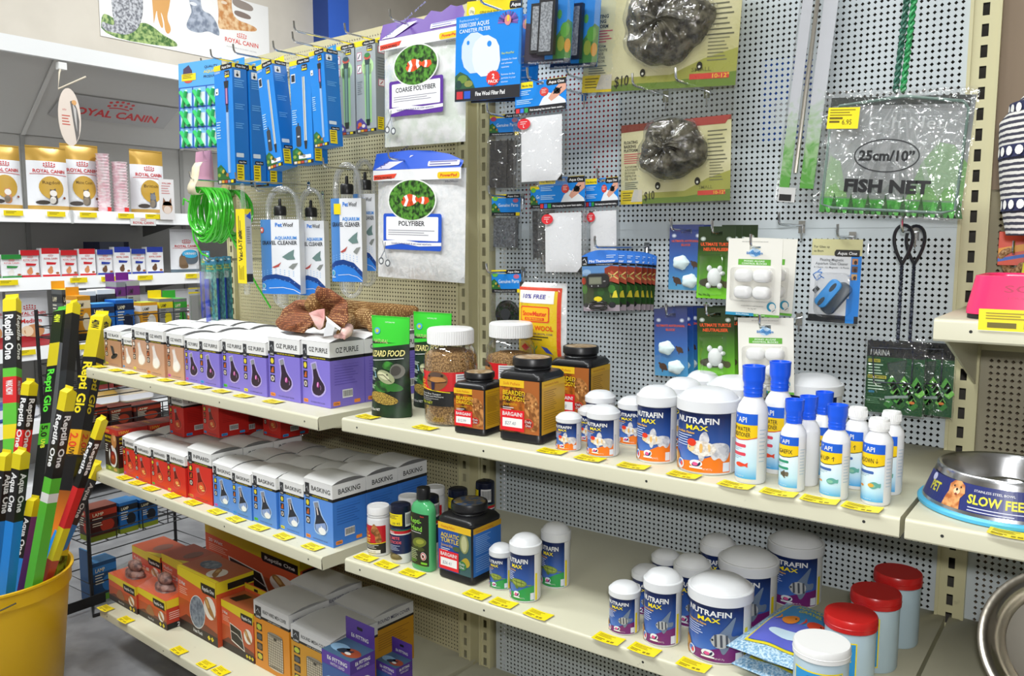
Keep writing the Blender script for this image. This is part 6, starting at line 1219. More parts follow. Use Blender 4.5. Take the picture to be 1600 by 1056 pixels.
def parts_header(m,w,h,y,t='Genuine Parts',tag_='#6FBF4A'):
 """header card with yellow strip and black foot, printed on the panel y in front"""
 F=Pr(m,Flat((-w/2,y,-h),(1,0,0),(0,0,1)),w,h);F.r(0,.83,1,1,YE,1);logo(F,.5,.82,1,1,k=2);F.r(0,.16,1,.83,BLU,1);F.r(0,0,1,.16,'#1E2024',1);reef(F,0,.16,.32,.45,2);F.e(.13,.8,.1,.11,tag_,4,14);F.t(t,.24,.42,.16,'#DCEEFA',w=.7,k=4,bold=.01);F.e(.85,.7,.1,.1,'#C86A8A',2,9);F.r(.86,0,1,.16,YE,2);F.t('Fish keeping has never been easier',.1,.05,.06,'#D8D8D8',w=.7,k=3,bold=.005)
o,w,h,r=hang((730,3),(817,-6),(733,26),-.10)
t=thing('parts_pack','yellow genuine parts header card behind the blue filter pad pack','pack',o,r);m=MB();m.box(-w/2,0,-h,w/2,.0012,0,M(YE,.35));F=Pr(m,Flat((-w/2,0,-h),(1,0,0),(0,0,1)),w,h);F.e(.1,.35,.06,.3,'#E4E0C0',2,14);F.t('29g',.06,.25,.18,'#8A8A4A',w=.08);F.t('GENUINE PARTS',.25,.12,.2,'#5A5A1A',w=.4,bold=.005);logo(F,.78,.3,1,.8,t='Aqua',k=2);m.obj('header_card',t);peg(o+Vector((0,0,.012)),.14,False,'display hook carrying the yellow-headed parts pack')
def cartridge(label,o,w,h,r,sh=0):
 t=thing('filter_cartridge_pack',label,'pack',o,r,'blister packs of grey carbon cartridges');m=MB();m.box(-w/2,.020,-h,w/2,.0212,0,M('#2A86D8',.35));F=Pr(m,Flat((-w/2,.020,-h),(1,0,0),(0,0,1)),w,h)
 F.r(0,0,1,.06,'#1E2A44',1);F.p([(.62,.06),(.62,.3),(.75,.42),(.9,.55),(1,.5),(1,.06)],'#3F7A3A',1);F.e(.85,.42,.1,.1,'#5AA03E',2,9);F.e(.92,.22,.07,.09,'#C98A2E',2,9);F.e(.78,.25,.08,.1,'#8A9A3A',3,9);F.e(.72,.62,.05,.06,'#4FA04A',2,9);F.p([(0,.06),(0,.55),(.4,.5),(.45,.06)],'#3A3244',1);F.t('Filtering for freshwater aquariums',.1,.015,.028,'#D0D0D4',w=.75);m.obj('backing_card',t)
 m=MB();G=noisy('grey_carbon_wool','#7E8286','#A9ADB2',200,.9,.3);fr=M('#26262A',.4)
 for x0,x1,z0,z1,y0,y1 in((-.36,-.08,-.86,-.22,.012,.019),(-.12,.22,-.90,-.20,.000,.011)):
  m.box(x0*w,y0,z0*h,x1*w,y1,z1*h,fr);m.box((x0+.045)*w,y0-.0012,(z0+.04)*h,(x1-.05)*w,y0,(z1-.04)*h,G)
 m.obj('cartridge',t);m=MB();m.stack([[(x,y,z)for x,z in[(w*.5*a,-h/2+h*.5*b)for a,b in((-1,-.9),(-.94,-1),(.94,-1),(1,-.9),(1,.9),(.94,1),(-.94,1),(-1,.9))]]for y in(.0195,-.004)],BLIS,False,True);m.obj('blister',t);return t
o,w,h,r=hang((817,-22),(891,-32),(829,97),-.215)
t=cartridge('grey carbon cartridge blister pack in front',o,w,h,r);o2,w2,h2,r2=hang((890,-20),(931,-25),(895,100),-.165)
copy_thing(t,o2+Vector((-.025,0,0)),(0,r[1],0),'grey carbon cartridge blister pack partly hidden behind the front one','blister packs of grey carbon cartridges')
peg(o+Vector((0,0,.01)),.26,False,'display hook carrying the front cartridge blister');peg(o2+Vector((0,0,.01)),.21,False,'display hook carrying the rear cartridge blister')
HAND=M('#D9A088',.5)
def media_pack(w,hh,ph,size,label,o,r):
 t=thing('filter_media_bag_pack',label,'pack',o,r,'white filter media bags with blue header cards');m=MB();punched(m,w,hh,.0012,M(BLU,.35),hz=.006,hw=.010,hh=.0035);F=Pr(m,front(w,hh,.0012),w,hh)
 F.r(0,.80,.36,1,YE,1);F.r(.64,.80,1,1,YE,1);F.t('Filter Media Bag',.03,.85,.07,'#6A6A2A',w=.32,bold=.01);logo(F,.62,.80,1,.99,k=2);F.r(0,0,1,.20,'#1E1E22',1)
 for i,c in enumerate(('#D8323A','#3A72D8','#2F9A4A')):F.r(.02+.085*i,.03,.09+.085*i,.17,c,2)
 F.t('Fish keeping has never been easier...',.30,.06,.065,'#E8E8E8',w=.66,bold=.02);F.f(.03,.70,.30,3,.055,'#B9DCF6');F.f(.03,.42,.34,3,.055,'#B9DCF6');F.e(.58,.62,.085,.14,'#D8463E',2,18);F.f(.53,.68,.1,3,.05,'#F2D0C8');F.p([(.48,.20),(.55,.42),(.66,.58),(.84,.48),(.98,.3),(1,.2)],'#E6EAEC',2);F.p([(.70,.50),(.66,.40),(.72,.30),(.80,.38),(.92,.52),(1,.62),(1,.80),(.86,.80)],HAND,3);F.e(.83,.60,.07,.10,'#1A1A1A',4,9);F.l([(.76,.52),(.92,.70)],.02,'#1A1A1A',4);F.l([(.80,.72),(.88,.5)],.016,'#1A1A1A',4);m.obj('header_card',t)
 m=MB();pw=w*.80;n,q=8,10;th=.006
 for sg in(1,-1):
  g=[[(-pw/2+pw*i/n+.004,-.002-sg*th*(1-abs(2*i/n-1)**4)*(1-abs(2*j/q-1)**6)*(1+.08*math.sin(2*i+j)),-hh-.010-ph+ph*j/q)for i in range(n+1)]for j in range(q+1)]
  m.add([p for rr2 in g for p in rr2],[(j*(n+1)+i,j*(n+1)+i+1,(j+1)*(n+1)+i+1,(j+1)*(n+1)+i)if sg>0 else(j*(n+1)+i,(j+1)*(n+1)+i,(j+1)*(n+1)+i+1,j*(n+1)+i+1)for j in range(q)for i in range(n)],M('#E9EAEC',.8),True)
 m.obj('mesh_pouch',t);m=MB();fr=Flat((-w/2,-.0095,-hh),(1,0,0),(0,0,1));m.ell(fr,w*.22,-.012-ph*.09,w*.13,ph*.085,M('#D8323A',.4),1,20);m.text(fr,size,w*.22,-.014-ph*.13,ph*.045,WHITE,al='c',k=2,bold=.02);m.fine(fr,w*.15,-.012-ph*.06,w*.14,2,ph*.03,WHITE,k=2,th=ph*.008);m.obj('size_sticker',t)
 m=MB();m.box(-w/2,-.0092,-hh-ph-.022,w/2,.007,-hh-.0005,FOIL2);m.obj('bag_film',t);return t
def media_px(TL,TR,BLh,ybot,y,size,label):
 o,w,hh,r=hang(TL,TR,BLh,y);zb=at_y(BLh[0],ybot,y).z;return media_pack(w,hh,(o.z-hh)-zb-.022,size,label,o,r),o
t,o=media_px((805,131),(885,119.5),(807,179),293,-.195,'L','white filter media bag hanging highest, under the filter pad pack');peg(o-Vector((0,0,.0045)),.245,False,'display hook carrying the highest filter media bag')
t,o=media_px((843,279),(914,274),(845,327),432,-.150,'L','white filter media bag with L sticker, lower middle');peg(o-Vector((0,0,.0045)),.165,False,'display hook carrying the L filter media bag')
t,o=media_px((915,280),(966,276),(916,324),425,-.125,'M','white filter media bag with M sticker, lower right');peg(o-Vector((0,0,.0045)),.145,False,'display hook carrying the M filter media bag')
def parts_pack(w,hh,ph,kind,label,o,r,tagc='#6FBF4A'):
 t=thing('parts_pack',label,'pack',o,r,'spare part packs with blue header cards');m=MB();punched(m,w,hh,.0012,M(BLU,.35),hz=.006,hw=.008,hh=.003);parts_header(m,w,hh,-.0008,tag_=tagc);m.obj('header_card',t);m=MB()
 if kind=='black':
  fm=M('#1F1F22',.6)
  for i,x in enumerate((-.27,.02,.27)):m.box((x-.17)*w,-.004-.003*(i%2),-hh-ph+.004,(x+.15)*w,.004-.003*(i%2),-hh-.012,fm)
  m.obj('filter_foam',t)
 elif kind=='wheel':
  m.lathe([(w*.36,-.006),(w*.38,-.004),(w*.38,.004),(w*.36,.006)],BPL,28);q=m;m.v=[(x,z,y-hh-ph*.55)for x,y,z in m.v];m.obj('impeller',t);m=MB();m.lathe([(w*.16,-.010),(w*.16,-.0065)],M('#3A3A3E',.3),20);m.v=[(x,z,y-hh-ph*.55)for x,y,z in m.v];m.obj('hub',t)
 else:m.box(-w*.38,-.007,-hh-ph+.006,w*.40,.007,-hh-.006,noisy('grey_foam_'+kind,*(('#4A4D52','#6A6E74')if kind=='grey' else('#2E3034','#3E4146')),180,.9,.4));m.obj('filter_foam',t)
 m=MB();m.box(-w/2,-.0085,-hh-ph-.004,w/2,.0085,-hh-.0005,FOIL2);m.obj('bag_film',t);return t
def parts_px(TL,TR,BLh,ybot,y,kind,label,tagc='#6FBF4A'):
 o,w,hh,r=hang(TL,TR,BLh,y);return parts_pack(w,hh,(o.z-hh)-at_y(BLh[0],ybot,y).z,kind,label,o,r,tagc),o
t,o=parts_px((766,180),(812,177),(766,213),297,-.135,'black','parts pack of black foam strips behind the highest media bag','#B9406A');peg(o-Vector((0,0,.0055)),.205,False,'display hook carrying the black foam parts pack')
t,o=parts_px((769,304),(813,303),(770,337),390,-.075,'grey','parts pack with one dark grey foam block beside the posts');peg(o-Vector((0,0,.0055)),.145,False,'display hook carrying the grey foam parts pack')
t,o=parts_px((829,291),(868,288),(829,326),406,-.085,'dark','parts pack with black foam, left behind the L media bag');peg(o-Vector((0,0,.0055)),.105,False,'display hook carrying the black foam block pack')
t,o=parts_px((768,422),(814,421),(768,457),516,-.080,'wheel','parts pack with round black impeller above the pellet jar');peg(o-Vector((0,0,.0055)),.16,False,'display hook carrying the impeller pack')
o,w,h,r=hang((812,440),(886,443),(812,560),-.125)
t=thing('filter_wool_bag','yellow and red bag of white filter wool hanging above the dragon jars','bag',o,r);m=MB();n,q=10,12;th=.016
f=lambda i,j,sg:(-w/2+w*i/n,-sg*th*(1-abs(2*i/n-1)**3)**.7*(1-abs(2*j/q-1)**4),-h+h*j/q)
for sg in(1,-1):m.add([f(i,j,sg)for j in range(q+1)for i in range(n+1)],[(j*(n+1)+i,j*(n+1)+i+1,(j+1)*(n+1)+i+1,(j+1)*(n+1)+i)if sg>0 else(j*(n+1)+i,(j+1)*(n+1)+i,(j+1)*(n+1)+i+1,j*(n+1)+i+1)for j in range(q)for i in range(n)],FIB,True)
m.obj('wool',t);m=MB()
sf=lambda u,v,k:Vector((-w/2+u,-(th*(1-abs(2*u/w-1)**3)**.7*(1-abs(2*v/h-1)**4)if 0<u<w and 0<v<h else 0)-.0012-k,-h+v))
F=Pr(m,Surf(sf,w/12,h/14),w,h);F.r(.02,.0,.93,.94,'#F3D01C',1);F.r(.86,.0,.93,.94,'#E0462A',2);F.p([(.02,.94),(.2,.90),(.5,.95),(.93,.94),(.93,.86),(.02,.86)]if 0 else[(.02,.90),(.93,.90),(.93,.94),(.02,.94)],'#E0462A',2);F.r(.05,.74,.80,.90,'#EFEBE4',3);F.t('10% FREE',.14,.80,.055,'#3A3A9A',w=.5,k=4,bold=.02,shear=.1)
F.rr(.1,.50,.72,.70,.03,'#E0462A',3);F.rr(.12,.515,.70,.685,.03,'#F2B41C',4);F.t('SnowMaster',.41,.58,.06,'#D8351E',w=.52,k=5,al='c',bold=.03);F.r(.2,.525,.62,.56,'#D8351E',5);F.t('FILTER PRODUCTS',.41,.533,.02,'#F2D01C',w=.36,k=6,al='c');F.t('FILTER WOOL',.05,.40,.062,'#D8351E',w=.75,k=4,bold=.02);F.t('FOR KEEPING WATER CRYSTAL CLEAR',.05,.345,.022,'#3A2A6A',w=.74,k=4);F.f(.12,.31,.6,2,.035,'#3A3A2A')
F.p([(.1,.17),(.2,.22),(.3,.17),(.2,.12)],'#D8352A',4);F.l([(.4,.08),(.4,.24)],.02,'#3F9A4A',4);F.l([(.4,.13),(.47,.2)],.02,'#3F9A4A',4);F.l([(.4,.15),(.33,.21)],.02,'#3F9A4A',4);F.p([(.55,.2),(.68,.18),(.78,.1),(.65,.12)],'#3A4AA8',4);m.obj('printed_front',t)
m=MB();m.add([(-w/2,0,0),(w/2,0,0),(w*.38,.002,.035),(-w*.30,.002,.038)],[(0,1,2,3)],FOIL2);m.add([(x*1.005,y-.0022,z)for x,y,z in[f(i,j,1)for j in range(q+1)for i in range(n+1)]],[(j*(n+1)+i,j*(n+1)+i+1,(j+1)*(n+1)+i+1,(j+1)*(n+1)+i)for j in range(q)for i in range(n)],FOIL,True);m.obj('bag_film',t)
peg(o+Vector((.018,.004,.043)),.15,False,'display hook above the filter wool bag')
def thermo(label,o,w,h,r,g='thermometer blister cards'):
 t=thing('thermometer_pack',label,'pack',o,r,g);m=MB();n=8
 top=[(-w/2+w*i/n,-h*.09*(2*i/n-1)**2 if i<n/2 else-h*.06*(2*i/n-1)**2)for i in range(n+1)];th=.001
 vs=[(x,-th/2,z)for x,z in top]+[(x,-th/2,-h*.24)for x,z in top];m.add(vs,[(n+1+i,n+2+i,i+1,i)for i in range(n)],M('#3E7AD2',.3));m.add([(x,th/2,z)for x,y,z in vs],[(i,i+1,n+2+i,n+1+i)for i in range(n)],M('#2A4A86',.4));m.box(-w/2,-th/2,-h,w/2,th/2,-h*.24,M('#3A4A2A',.35));F=Pr(m,front(w,h,th),w,h)
 F.r(0,.755,.16,.90,'#1E2024',2);F.l([(.03,.84),(.08,.87),(.13,.80)],.02,'#B9BCC4',3);F.t('URS',.03,.768,.025,'#E0E0E0',w=.1,k=3);F.t('Mini Thermometer',.20,.80,.045,'#EAF0F8',w=.72,bold=.02);F.r(.16,.745,1,.785,'#16181E',2);F.t('For Terrariums and Aquariums',.4,.757,.018,'#C9C9D0',w=.45);F.f(.68,.90,.26,2,.03,'#B9D0F0')
 F.r(0,.58,1,.745,'#5A86B8',1);F.e(.12,.64,.12,.05,'#8AA8C8',2);F.p([(.62,.2),(.62,.70),(.8,.74),(1,.72),(1,.2)],'#8A3420',2);F.p([(.66,.5),(.8,.66),(1,.55),(1,.42)],'#B0503A',3);F.l([(.72,.52),(.98,.64)],.03,'#C9B46A',4);F.l([(.72,.62),(.98,.52)],.03,'#C9B46A',4);F.p([(.3,.12),(.3,.45),(.7,.5),(1,.44),(1,.12)],'#23481E',3);F.e(.8,.36,.1,.07,'#3F7A2E',4,9);F.e(.5,.32,.1,.07,'#2F5E26',4,9);F.e(.04,.5,.06,.06,'#A83A22',3,9);F.e(.06,.36,.07,.08,'#4A7A2E',3,9);F.p([(.8,.22),(.86,.32),(.92,.34),(.96,.22)],'#D8C83A',5);F.r(0,0,1,.10,'#9A8E96',2);F.e(.3,.07,.25,.05,'#C9BEC6',3,12);F.e(.8,.1,.1,.05,'#26262A',4,9);F.e(.08,.1,.07,.04,'#26262A',4,9);m.obj('backing_card',t)
 m=MB();m.stack([rr(w*.62*s,h*.235*s2,h*.09*s2,5,z)for s,s2,z in((1,1,0),(1,1,.004),(.94,.92,.006))],M('#24262A',.3));m.v=[(x-w*.06,-.0015-z,y-h*.50)for x,y,z in m.v];fr=Flat((-w/2,-.0079,-h),(1,0,0),(0,0,1));m.rrect(fr,w*.22,h*.44,w*.36,h*.125,w*.02,M('#6E7264',.3),1);m.rrect(fr,w*.245,h*.455,w*.31,h*.095,w*.01,M('#8A8E7A',.25),2);m.text(fr,'URS',w*.62,h*.48,h*.02,WHITE,k=2);m.ell(fr,w*.3,h*.415,w*.012,h*.012,WHITE,2,8);m.ell(fr,w*.48,h*.415,w*.012,h*.012,WHITE,2,8);m.obj('display',t)
 m=MB();pts=[(w*(-.06+.24*math.cos(a)),-.004-.0015*(i%3),-h*.87+h*.045*math.sin(a)-.0008*i*.3)for i,a in enumerate([2*math.pi*k/14 for k in range(44)])];m.tube(pts,.0016,BPL,6);m.ell(Flat((-w/2,-.0062,-h),(1,0,0),(0,0,1)),w*.45,h*.20,w*.12,h*.045,YEL,1,8);m.obj('sensor_cord',t)
 m=MB();m.box(-w*.40,-.0105,-h*.97,w*.30,-.0008,-h*.37,BLIS);m.obj('blister',t);return t
o,w,h,r=hang((909,392),(966,389),(911,486),-.225);GTh='thermometer blister cards'
t=thermo('frontmost mini thermometer card with clear view of its display',o,w,h,r)
for i,d_ in enumerate((.040,.075,.105,.128,.148,.165)):copy_thing(t,o+Vector((.002*i,d_,-.001*i)),(0,.01*i,0),('second','third','fourth','fifth','sixth','last')[i]+' mini thermometer card counted from the front one',GTh)
peg(o+Vector((0,0,.006)),.245,False,'display hook carrying the thermometer cards')
TURT=M('#E4E8E6',.5)
def turtle_block(m,cx,cz,s,y):
 """moulded white turtle: domed shell, four flippers, head"""
 n=14
 for ox,oz,a,b,d_ in((0,0,1,1.25,.8),(-.75,1.15,.35,.45,.45),(.75,1.15,.35,.45,.45),(-.8,-1.15,.38,.42,.45),(.8,-1.15,.38,.42,.45),(1.15,.55,.35,.3,.4)):
  rings=[]
  for i in range(6):ph=math.pi/2*i/5;rings.append([(cx+s*(ox+(a*math.cos(ph)+.001)*math.cos(2*math.pi*j/n)),y-s*d_*math.sin(ph),cz+s*(oz+(b*math.cos(ph)+.001)*math.sin(2*math.pi*j/n)))for j in range(n)])
  m.stack(rings,TURT,False,True)
def turtle_pic(F,x,y,s,c='#4A3222'):F.e(x,y,s,s*.42,c,3,14,-.4);F.e(x-s*.9,y+s*.4,s*.3,s*.14,c,3,9);F.e(x+s*.8,y-s*.32,s*.35,s*.16,c,3,9);F.e(x-s*.2,y-s*.5,s*.16,s*.2,c,3,8)
def blister_shell(m,w,h,r_,y0,y1,x=0,z=0):
 ring=lambda s,y:[(x+px*s,y,z+pz*s)for px,pz,_ in rr(w,h,r_,3)]
 m.stack([ring(1,y0),ring(1,y1+.001),ring(.94,y1)],BLIS,False,True)
def turtle_pack(kind,label,o,w,h,r,g):
 t=thing('turtle_block_pack',label,'pack',o,r,g);m=MB();bl=kind=='blue';mt=ramp_mat('card_%s_%d'%(kind,round(h*1e4)),[(0,'#4FAAD8'),(.45,'#2F6EC0'),(.8,'#27408E'),(1,'#26366E')]if bl else[(0,'#76C82A'),(.35,'#4E8A22'),(.7,'#2A3A18'),(1,'#22301A')],-h,0)
 punched(m,w,h,.0012,mt,hz=.014,hw=.012,hh=.0045);F=Pr(m,front(w,h,.0012),w,h)
 if bl:
  F.t('ULTIMATE ANTIFUNGAL',.5,.735,.032,'#D8572E',w=.86,al='c',bold=.03);F.t('BLOCK',.5,.675,.034,'#D8572E',w=.28,al='c',bold=.03);turtle_pic(F,.76,.40,.10);turtle_pic(F,.26,.14,.12)
 else:F.t('ULTIMATE TURTLE',.5,.735,.045,'#E0562A',w=.84,al='c',bold=.03);F.t('NEUTRALISER',.5,.665,.045,'#E0562A',w=.68,al='c',bold=.03);F.e(.42,.22,.36,.07,'#3A3A22',2,16);F.e(.80,.20,.1,.05,'#4A4A2A',2,10);F.t('Net Wt 56g',.06,.035,.035,'#26340E',w=.32)
 for x in(.14,.84):F.e(x,.83,.075,.032,'#8A94AE' if bl else '#8A948A',2,14);F.e(x,.83,.045,.018,'#C9CFDC' if bl else '#BFC6BE',3,10)
 m.obj('backing_card',t);m=MB()
 if bl:
  for cx,cz in((-.14,-.58),(.14,-.86)):
   rings=[];n=18;s=w*.24
   for i in range(5):ph=math.pi/2*i/4;rings.append([(cx*w+s*(math.cos(ph)+.001)*math.cos(2*math.pi*j/n)*(1+.10*math.cos(5*2*math.pi*j/n)),-.001-.010*math.sin(ph),cz*h+s*.82*(math.cos(ph)+.001)*math.sin(2*math.pi*j/n)*(1+.10*math.cos(5*2*math.pi*j/n)))for j in range(n)])
   m.stack(rings,M('#D6E8E8',.45),False,True)
 else:turtle_block(m,-.02*w,-.70*h,w*.19,-.001)
 m.obj('turtle_block',t);m=MB()
 if bl:m.box(-w/2,-.0016,-h*1.03,w/2,-.0008,.004,BLIS)
 else:blister_shell(m,w*.62,h*.56,w*.06,-.0008,-.022,-.02*w,-.66*h)
 m.obj('blister',t);return t
GN='green turtle neutraliser packs';GF='blue turtle antifungal block packs'
o,w,h,r=hang((1047,351),(1100,350.5),(1045,452),-.150)
t=turtle_pack('blue','blue turtle antifungal pack, upper one in front',o,w,h,r,GF);copy_thing(t,o+Vector((.006,.034,0)),None,'blue turtle antifungal pack, upper one behind',GF);peg(o-Vector((0,0,.0118)),.225,False,'display hook carrying the upper blue turtle packs')
o,w,h,r=hang((1022,482),(1074,482.5),(1021,586),-.190)
t=turtle_pack('blue','blue turtle antifungal pack, lower one in front',o,w,h,r,GF)
for i,lab in enumerate(('lower one second from the front','lower one third from the front','lower one nearest the board')):copy_thing(t,o+Vector((.003*i,.030*(i+1),.001)),None,'blue turtle antifungal pack, '+lab,GF)
peg(o-Vector((0,0,.0118)),.21,False,'display hook carrying the lower blue turtle packs')
o,w,h,r=hang((1092,354),(1150,354),(1089,465),-.190)
t=turtle_pack('green','green turtle neutraliser pack, upper one in front',o,w,h,r,GN)
for i,lab in enumerate(('upper one second from the front','upper one third from the front','upper one nearest the board')):copy_thing(t,o+Vector((.004*i,.034*(i+1),.001+.004*(i==2))),None,'green turtle neutraliser pack, '+lab,GN)
peg(o-Vector((0,0,.0118)),.215,False,'display hook carrying the upper green turtle packs')
o,w,h,r=hang((1089,481),(1147,481),(1088,589),-.190)
t=turtle_pack('green','green turtle neutraliser pack, lower one in front',o,w,h,r,GN)
for i,lab in enumerate(('lower one second from the front','lower one nearest the board')):copy_thing(t,o+Vector((.004*i,.036*(i+1),.001)),None,'green turtle neutraliser pack, '+lab,GN)
peg(o-Vector((0,0,.0118)),.235,False,'display hook carrying the lower green turtle packs')
def algae_pack(label,o,w,h,r):
 t=thing('algae_block_pack',label,'pack',o,r,'cream cards of four white pond algae blocks');m=MB();punched(m,w,h,.0012,M('#E0DED4',.5),hz=.018,hw=.011,hh=.0035);F=Pr(m,front(w,h,.0012),w,h)
 F.t('BEST BEFORE PACK DATE FOR EACH BLOCK',.5,.955,.012,'#5A5A5A',w=.48,al='c',bold=.005);F.e(.5,.82,.11,.055,'#B9D4EA',2,18);F.p([(.40,.82),(.46,.86),(.52,.81),(.6,.85),(.6,.80),(.52,.77),(.46,.81)],'#5A94C8',3);F.t('BlueWays',.5,.80,.032,'#3E78B4',w=.30,al='c',k=4,bold=.03);F.r(.20,.66,.80,.735,'#62A83A',2);F.t('POND ALGAE',.5,.702,.022,'#EFF4EA',w=.38,al='c');F.t('CONTROL BLOCKS',.5,.67,.022,'#EFF4EA',w=.46,al='c')
 F.t('A SLOW RELEASE CLARIFYING BLOCK',.5,.125,.012,'#4A4A4A',w=.42,al='c',bold=.005);F.t('4 x 15g NET',.5,.09,.014,'#4A4A4A',w=.16,al='c',bold=.005);F.e(.85,.135,.085,.062,'#2E8AA8',2,20);F.e(.865,.135,.055,.042,'#E0DED4',3,16);F.e(.9,.085,.05,.038,'#D0D0CA',4,14);F.l([(.87,.07),(.92,.1)],.012,'#5A5A5A',5);F.r(0,0,.53,.04,'#2A8AB0',2);F.r(.53,0,1,.032,'#62A83A',2);F.t('SOLUTION',.32,.011,.02,'#E4F0F4',w=.24,al='c');F.t('POND CARE',.66,.009,.014,'#E4F0E0',w=.16,al='c',bold=.005);m.obj('backing_card',t)
 wm=M('#EEEEEC',.4)
 for i in(0,1):
  for j in(0,1):
   cx,cz=(-.16+.345*i)*w,-h*(.475+.215*j);m=MB();ring=lambda a,y:[(cx+px*a,y,cz+pz*a)for px,pz,_ in rr(w*.33,h*.165,w*.10,5)]
   m.stack([ring(1,-.0008),ring(1,-.010),ring(.93,-.0145),ring(.75,-.018),ring(.4,-.0195)],wm,False,True);m.obj('algae_block',t)
 m=MB();m.box(-w*.36,-.0215,-h*.80,w*.40,-.0009,-h*.375,BLIS)if 0 else blister_shell(m,w*.76,h*.43,w*.06,-.0008,-.0215,.01*w,-h*.585);m.obj('blister',t);return t
o,w,h,r=hang((1139,373),(1224,372.5),(1142,492),-.225);r=(0,r[1]+.02,0)
t=algae_pack('cream pond algae card with four blocks, upper one in front',o,w,h,r);copy_thing(t,o+Vector((.010,.055,.001)),(0,-.02+.06,0),'cream pond algae card tilted behind the upper front one','cream cards of four white pond algae blocks');peg(o-Vector((0,0,.0157)),.25,False,'display hook carrying the upper pond algae cards')
o,w,h,r=hang((1153,496),(1240,496.5),(1158,612),-.215);t=algae_pack('cream pond algae card, lower one behind the blue-capped bottles',o,w,h,r);peg(o-Vector((0,0,.0157)),.245,False,'display hook carrying the lower pond algae card')
o,w,h,r=hang((1269,372),(1358,373.5),(1264,502),-.095)
t=thing('magnet_cleaner_pack','blister pack with a blue and grey magnetic glass cleaner','pack',o,r);m=MB();m.box(-w*.49,0,-h*.99,w*.40,.001,-.004,M('#E4E6E8',.35));F=Pr(m,Flat((-w/2,0,-h),(1,0,0),(0,0,1)),w,h)
F.r(.01,.80,.90,.993,'#D8D4A0',1);F.t('For Glass up',.05,.89,.028,'#4A4A3A',w=.28,bold=.005);F.t('to 8mm',.05,.84,.028,'#4A4A3A',w=.17,bold=.005);logo(F,.42,.79,.86,.87,k=2);F.t('Floating Magnetic',.38,.735,.033,'#6A6E74',w=.42,al='c',bold=.01);F.t('Aquarium Glass Cleaner',.38,.69,.033,'#6A6E74',w=.58,al='c',bold=.01);F.t("It Cleans - It's Magnetic - It Floats",.38,.65,.022,'#5A5E64',w=.62,al='c',bold=.005)
F.r(.72,.0+.01,.90,.80,BLU,2);F.r(.01,.01,.90,.095,'#1E2024',3);F.r(.68,.01,.83,.30,BLU,4)
for i,c in enumerate(('#C98A5A','#6A4A3A','#C9A06A')):F.r(.74,.70-.09*i,.84,.77-.09*i,c,4);F.e(.80,.725-.09*i,.03,.025,'#3A2A2A',5,8)
F.l([(.10,.52),(.06,.57),(.12,.60),(.22,.60),(.18,.56),(.26,.53)],.014,BLU,4);F.l([(.06,.57),(.13,.50),(.22,.55)],.014,BLU,4);F.l([(.14,.61),(.20,.64)],.014,BLU,4);F.p([(.06,.38),(.14,.44),(.2,.40),(.12,.34)],'#2A3034',4);m.obj('backing_card',t)
m=MB();L_=h*.42;um=M('#3E4A56',.4);q=lambda a,b,y:(a*math.cos(.93)-b*math.sin(.93)+(-.06)*w-0,y,a*math.sin(.93)+b*math.cos(.93)-h*.665)
for mt,sc,y0,y1,ofs in((um,1.0,-.002,-.014,-.010),(M('#3F97DE',.35),.88,-.0145,-.022,.006)):
 rg=lambda s,y:[q(px*s,pz*s+ofs,y)for px,pz,_ in rr(L_*sc,w*.27*sc,w*.10*sc,6)];m.stack([rg(1,y0),rg(1,y1+.002),rg(.92,y1)],mt,True,True)
for cx in(-.28,.22):
 rg=lambda s,y:[q(cx*L_+.2*L_*s*math.cos(a),.006+w*.05*s*math.sin(a),y)for a in[2*math.pi*k/16 for k in range(16)]];m.stack([rg(.75,-.0222),rg(.7,-.0222)],um,False,True)
m.obj('magnet_cleaner',t);m=MB();blister_shell(m,w,h*.995,w*.08,-.0005,-.0012,0,-h*.5);blister_shell(m,w*.62,h*.52,w*.15,-.0013,-.025,-.03*w,-h*.66);m.obj('blister',t);peg(o+Vector((0,0,.004)),.115,False,'display hook above the magnetic cleaner pack')
ROCK=noisy('wet_grey_rock','#37342C','#6E6A5A',55,.16,.6)
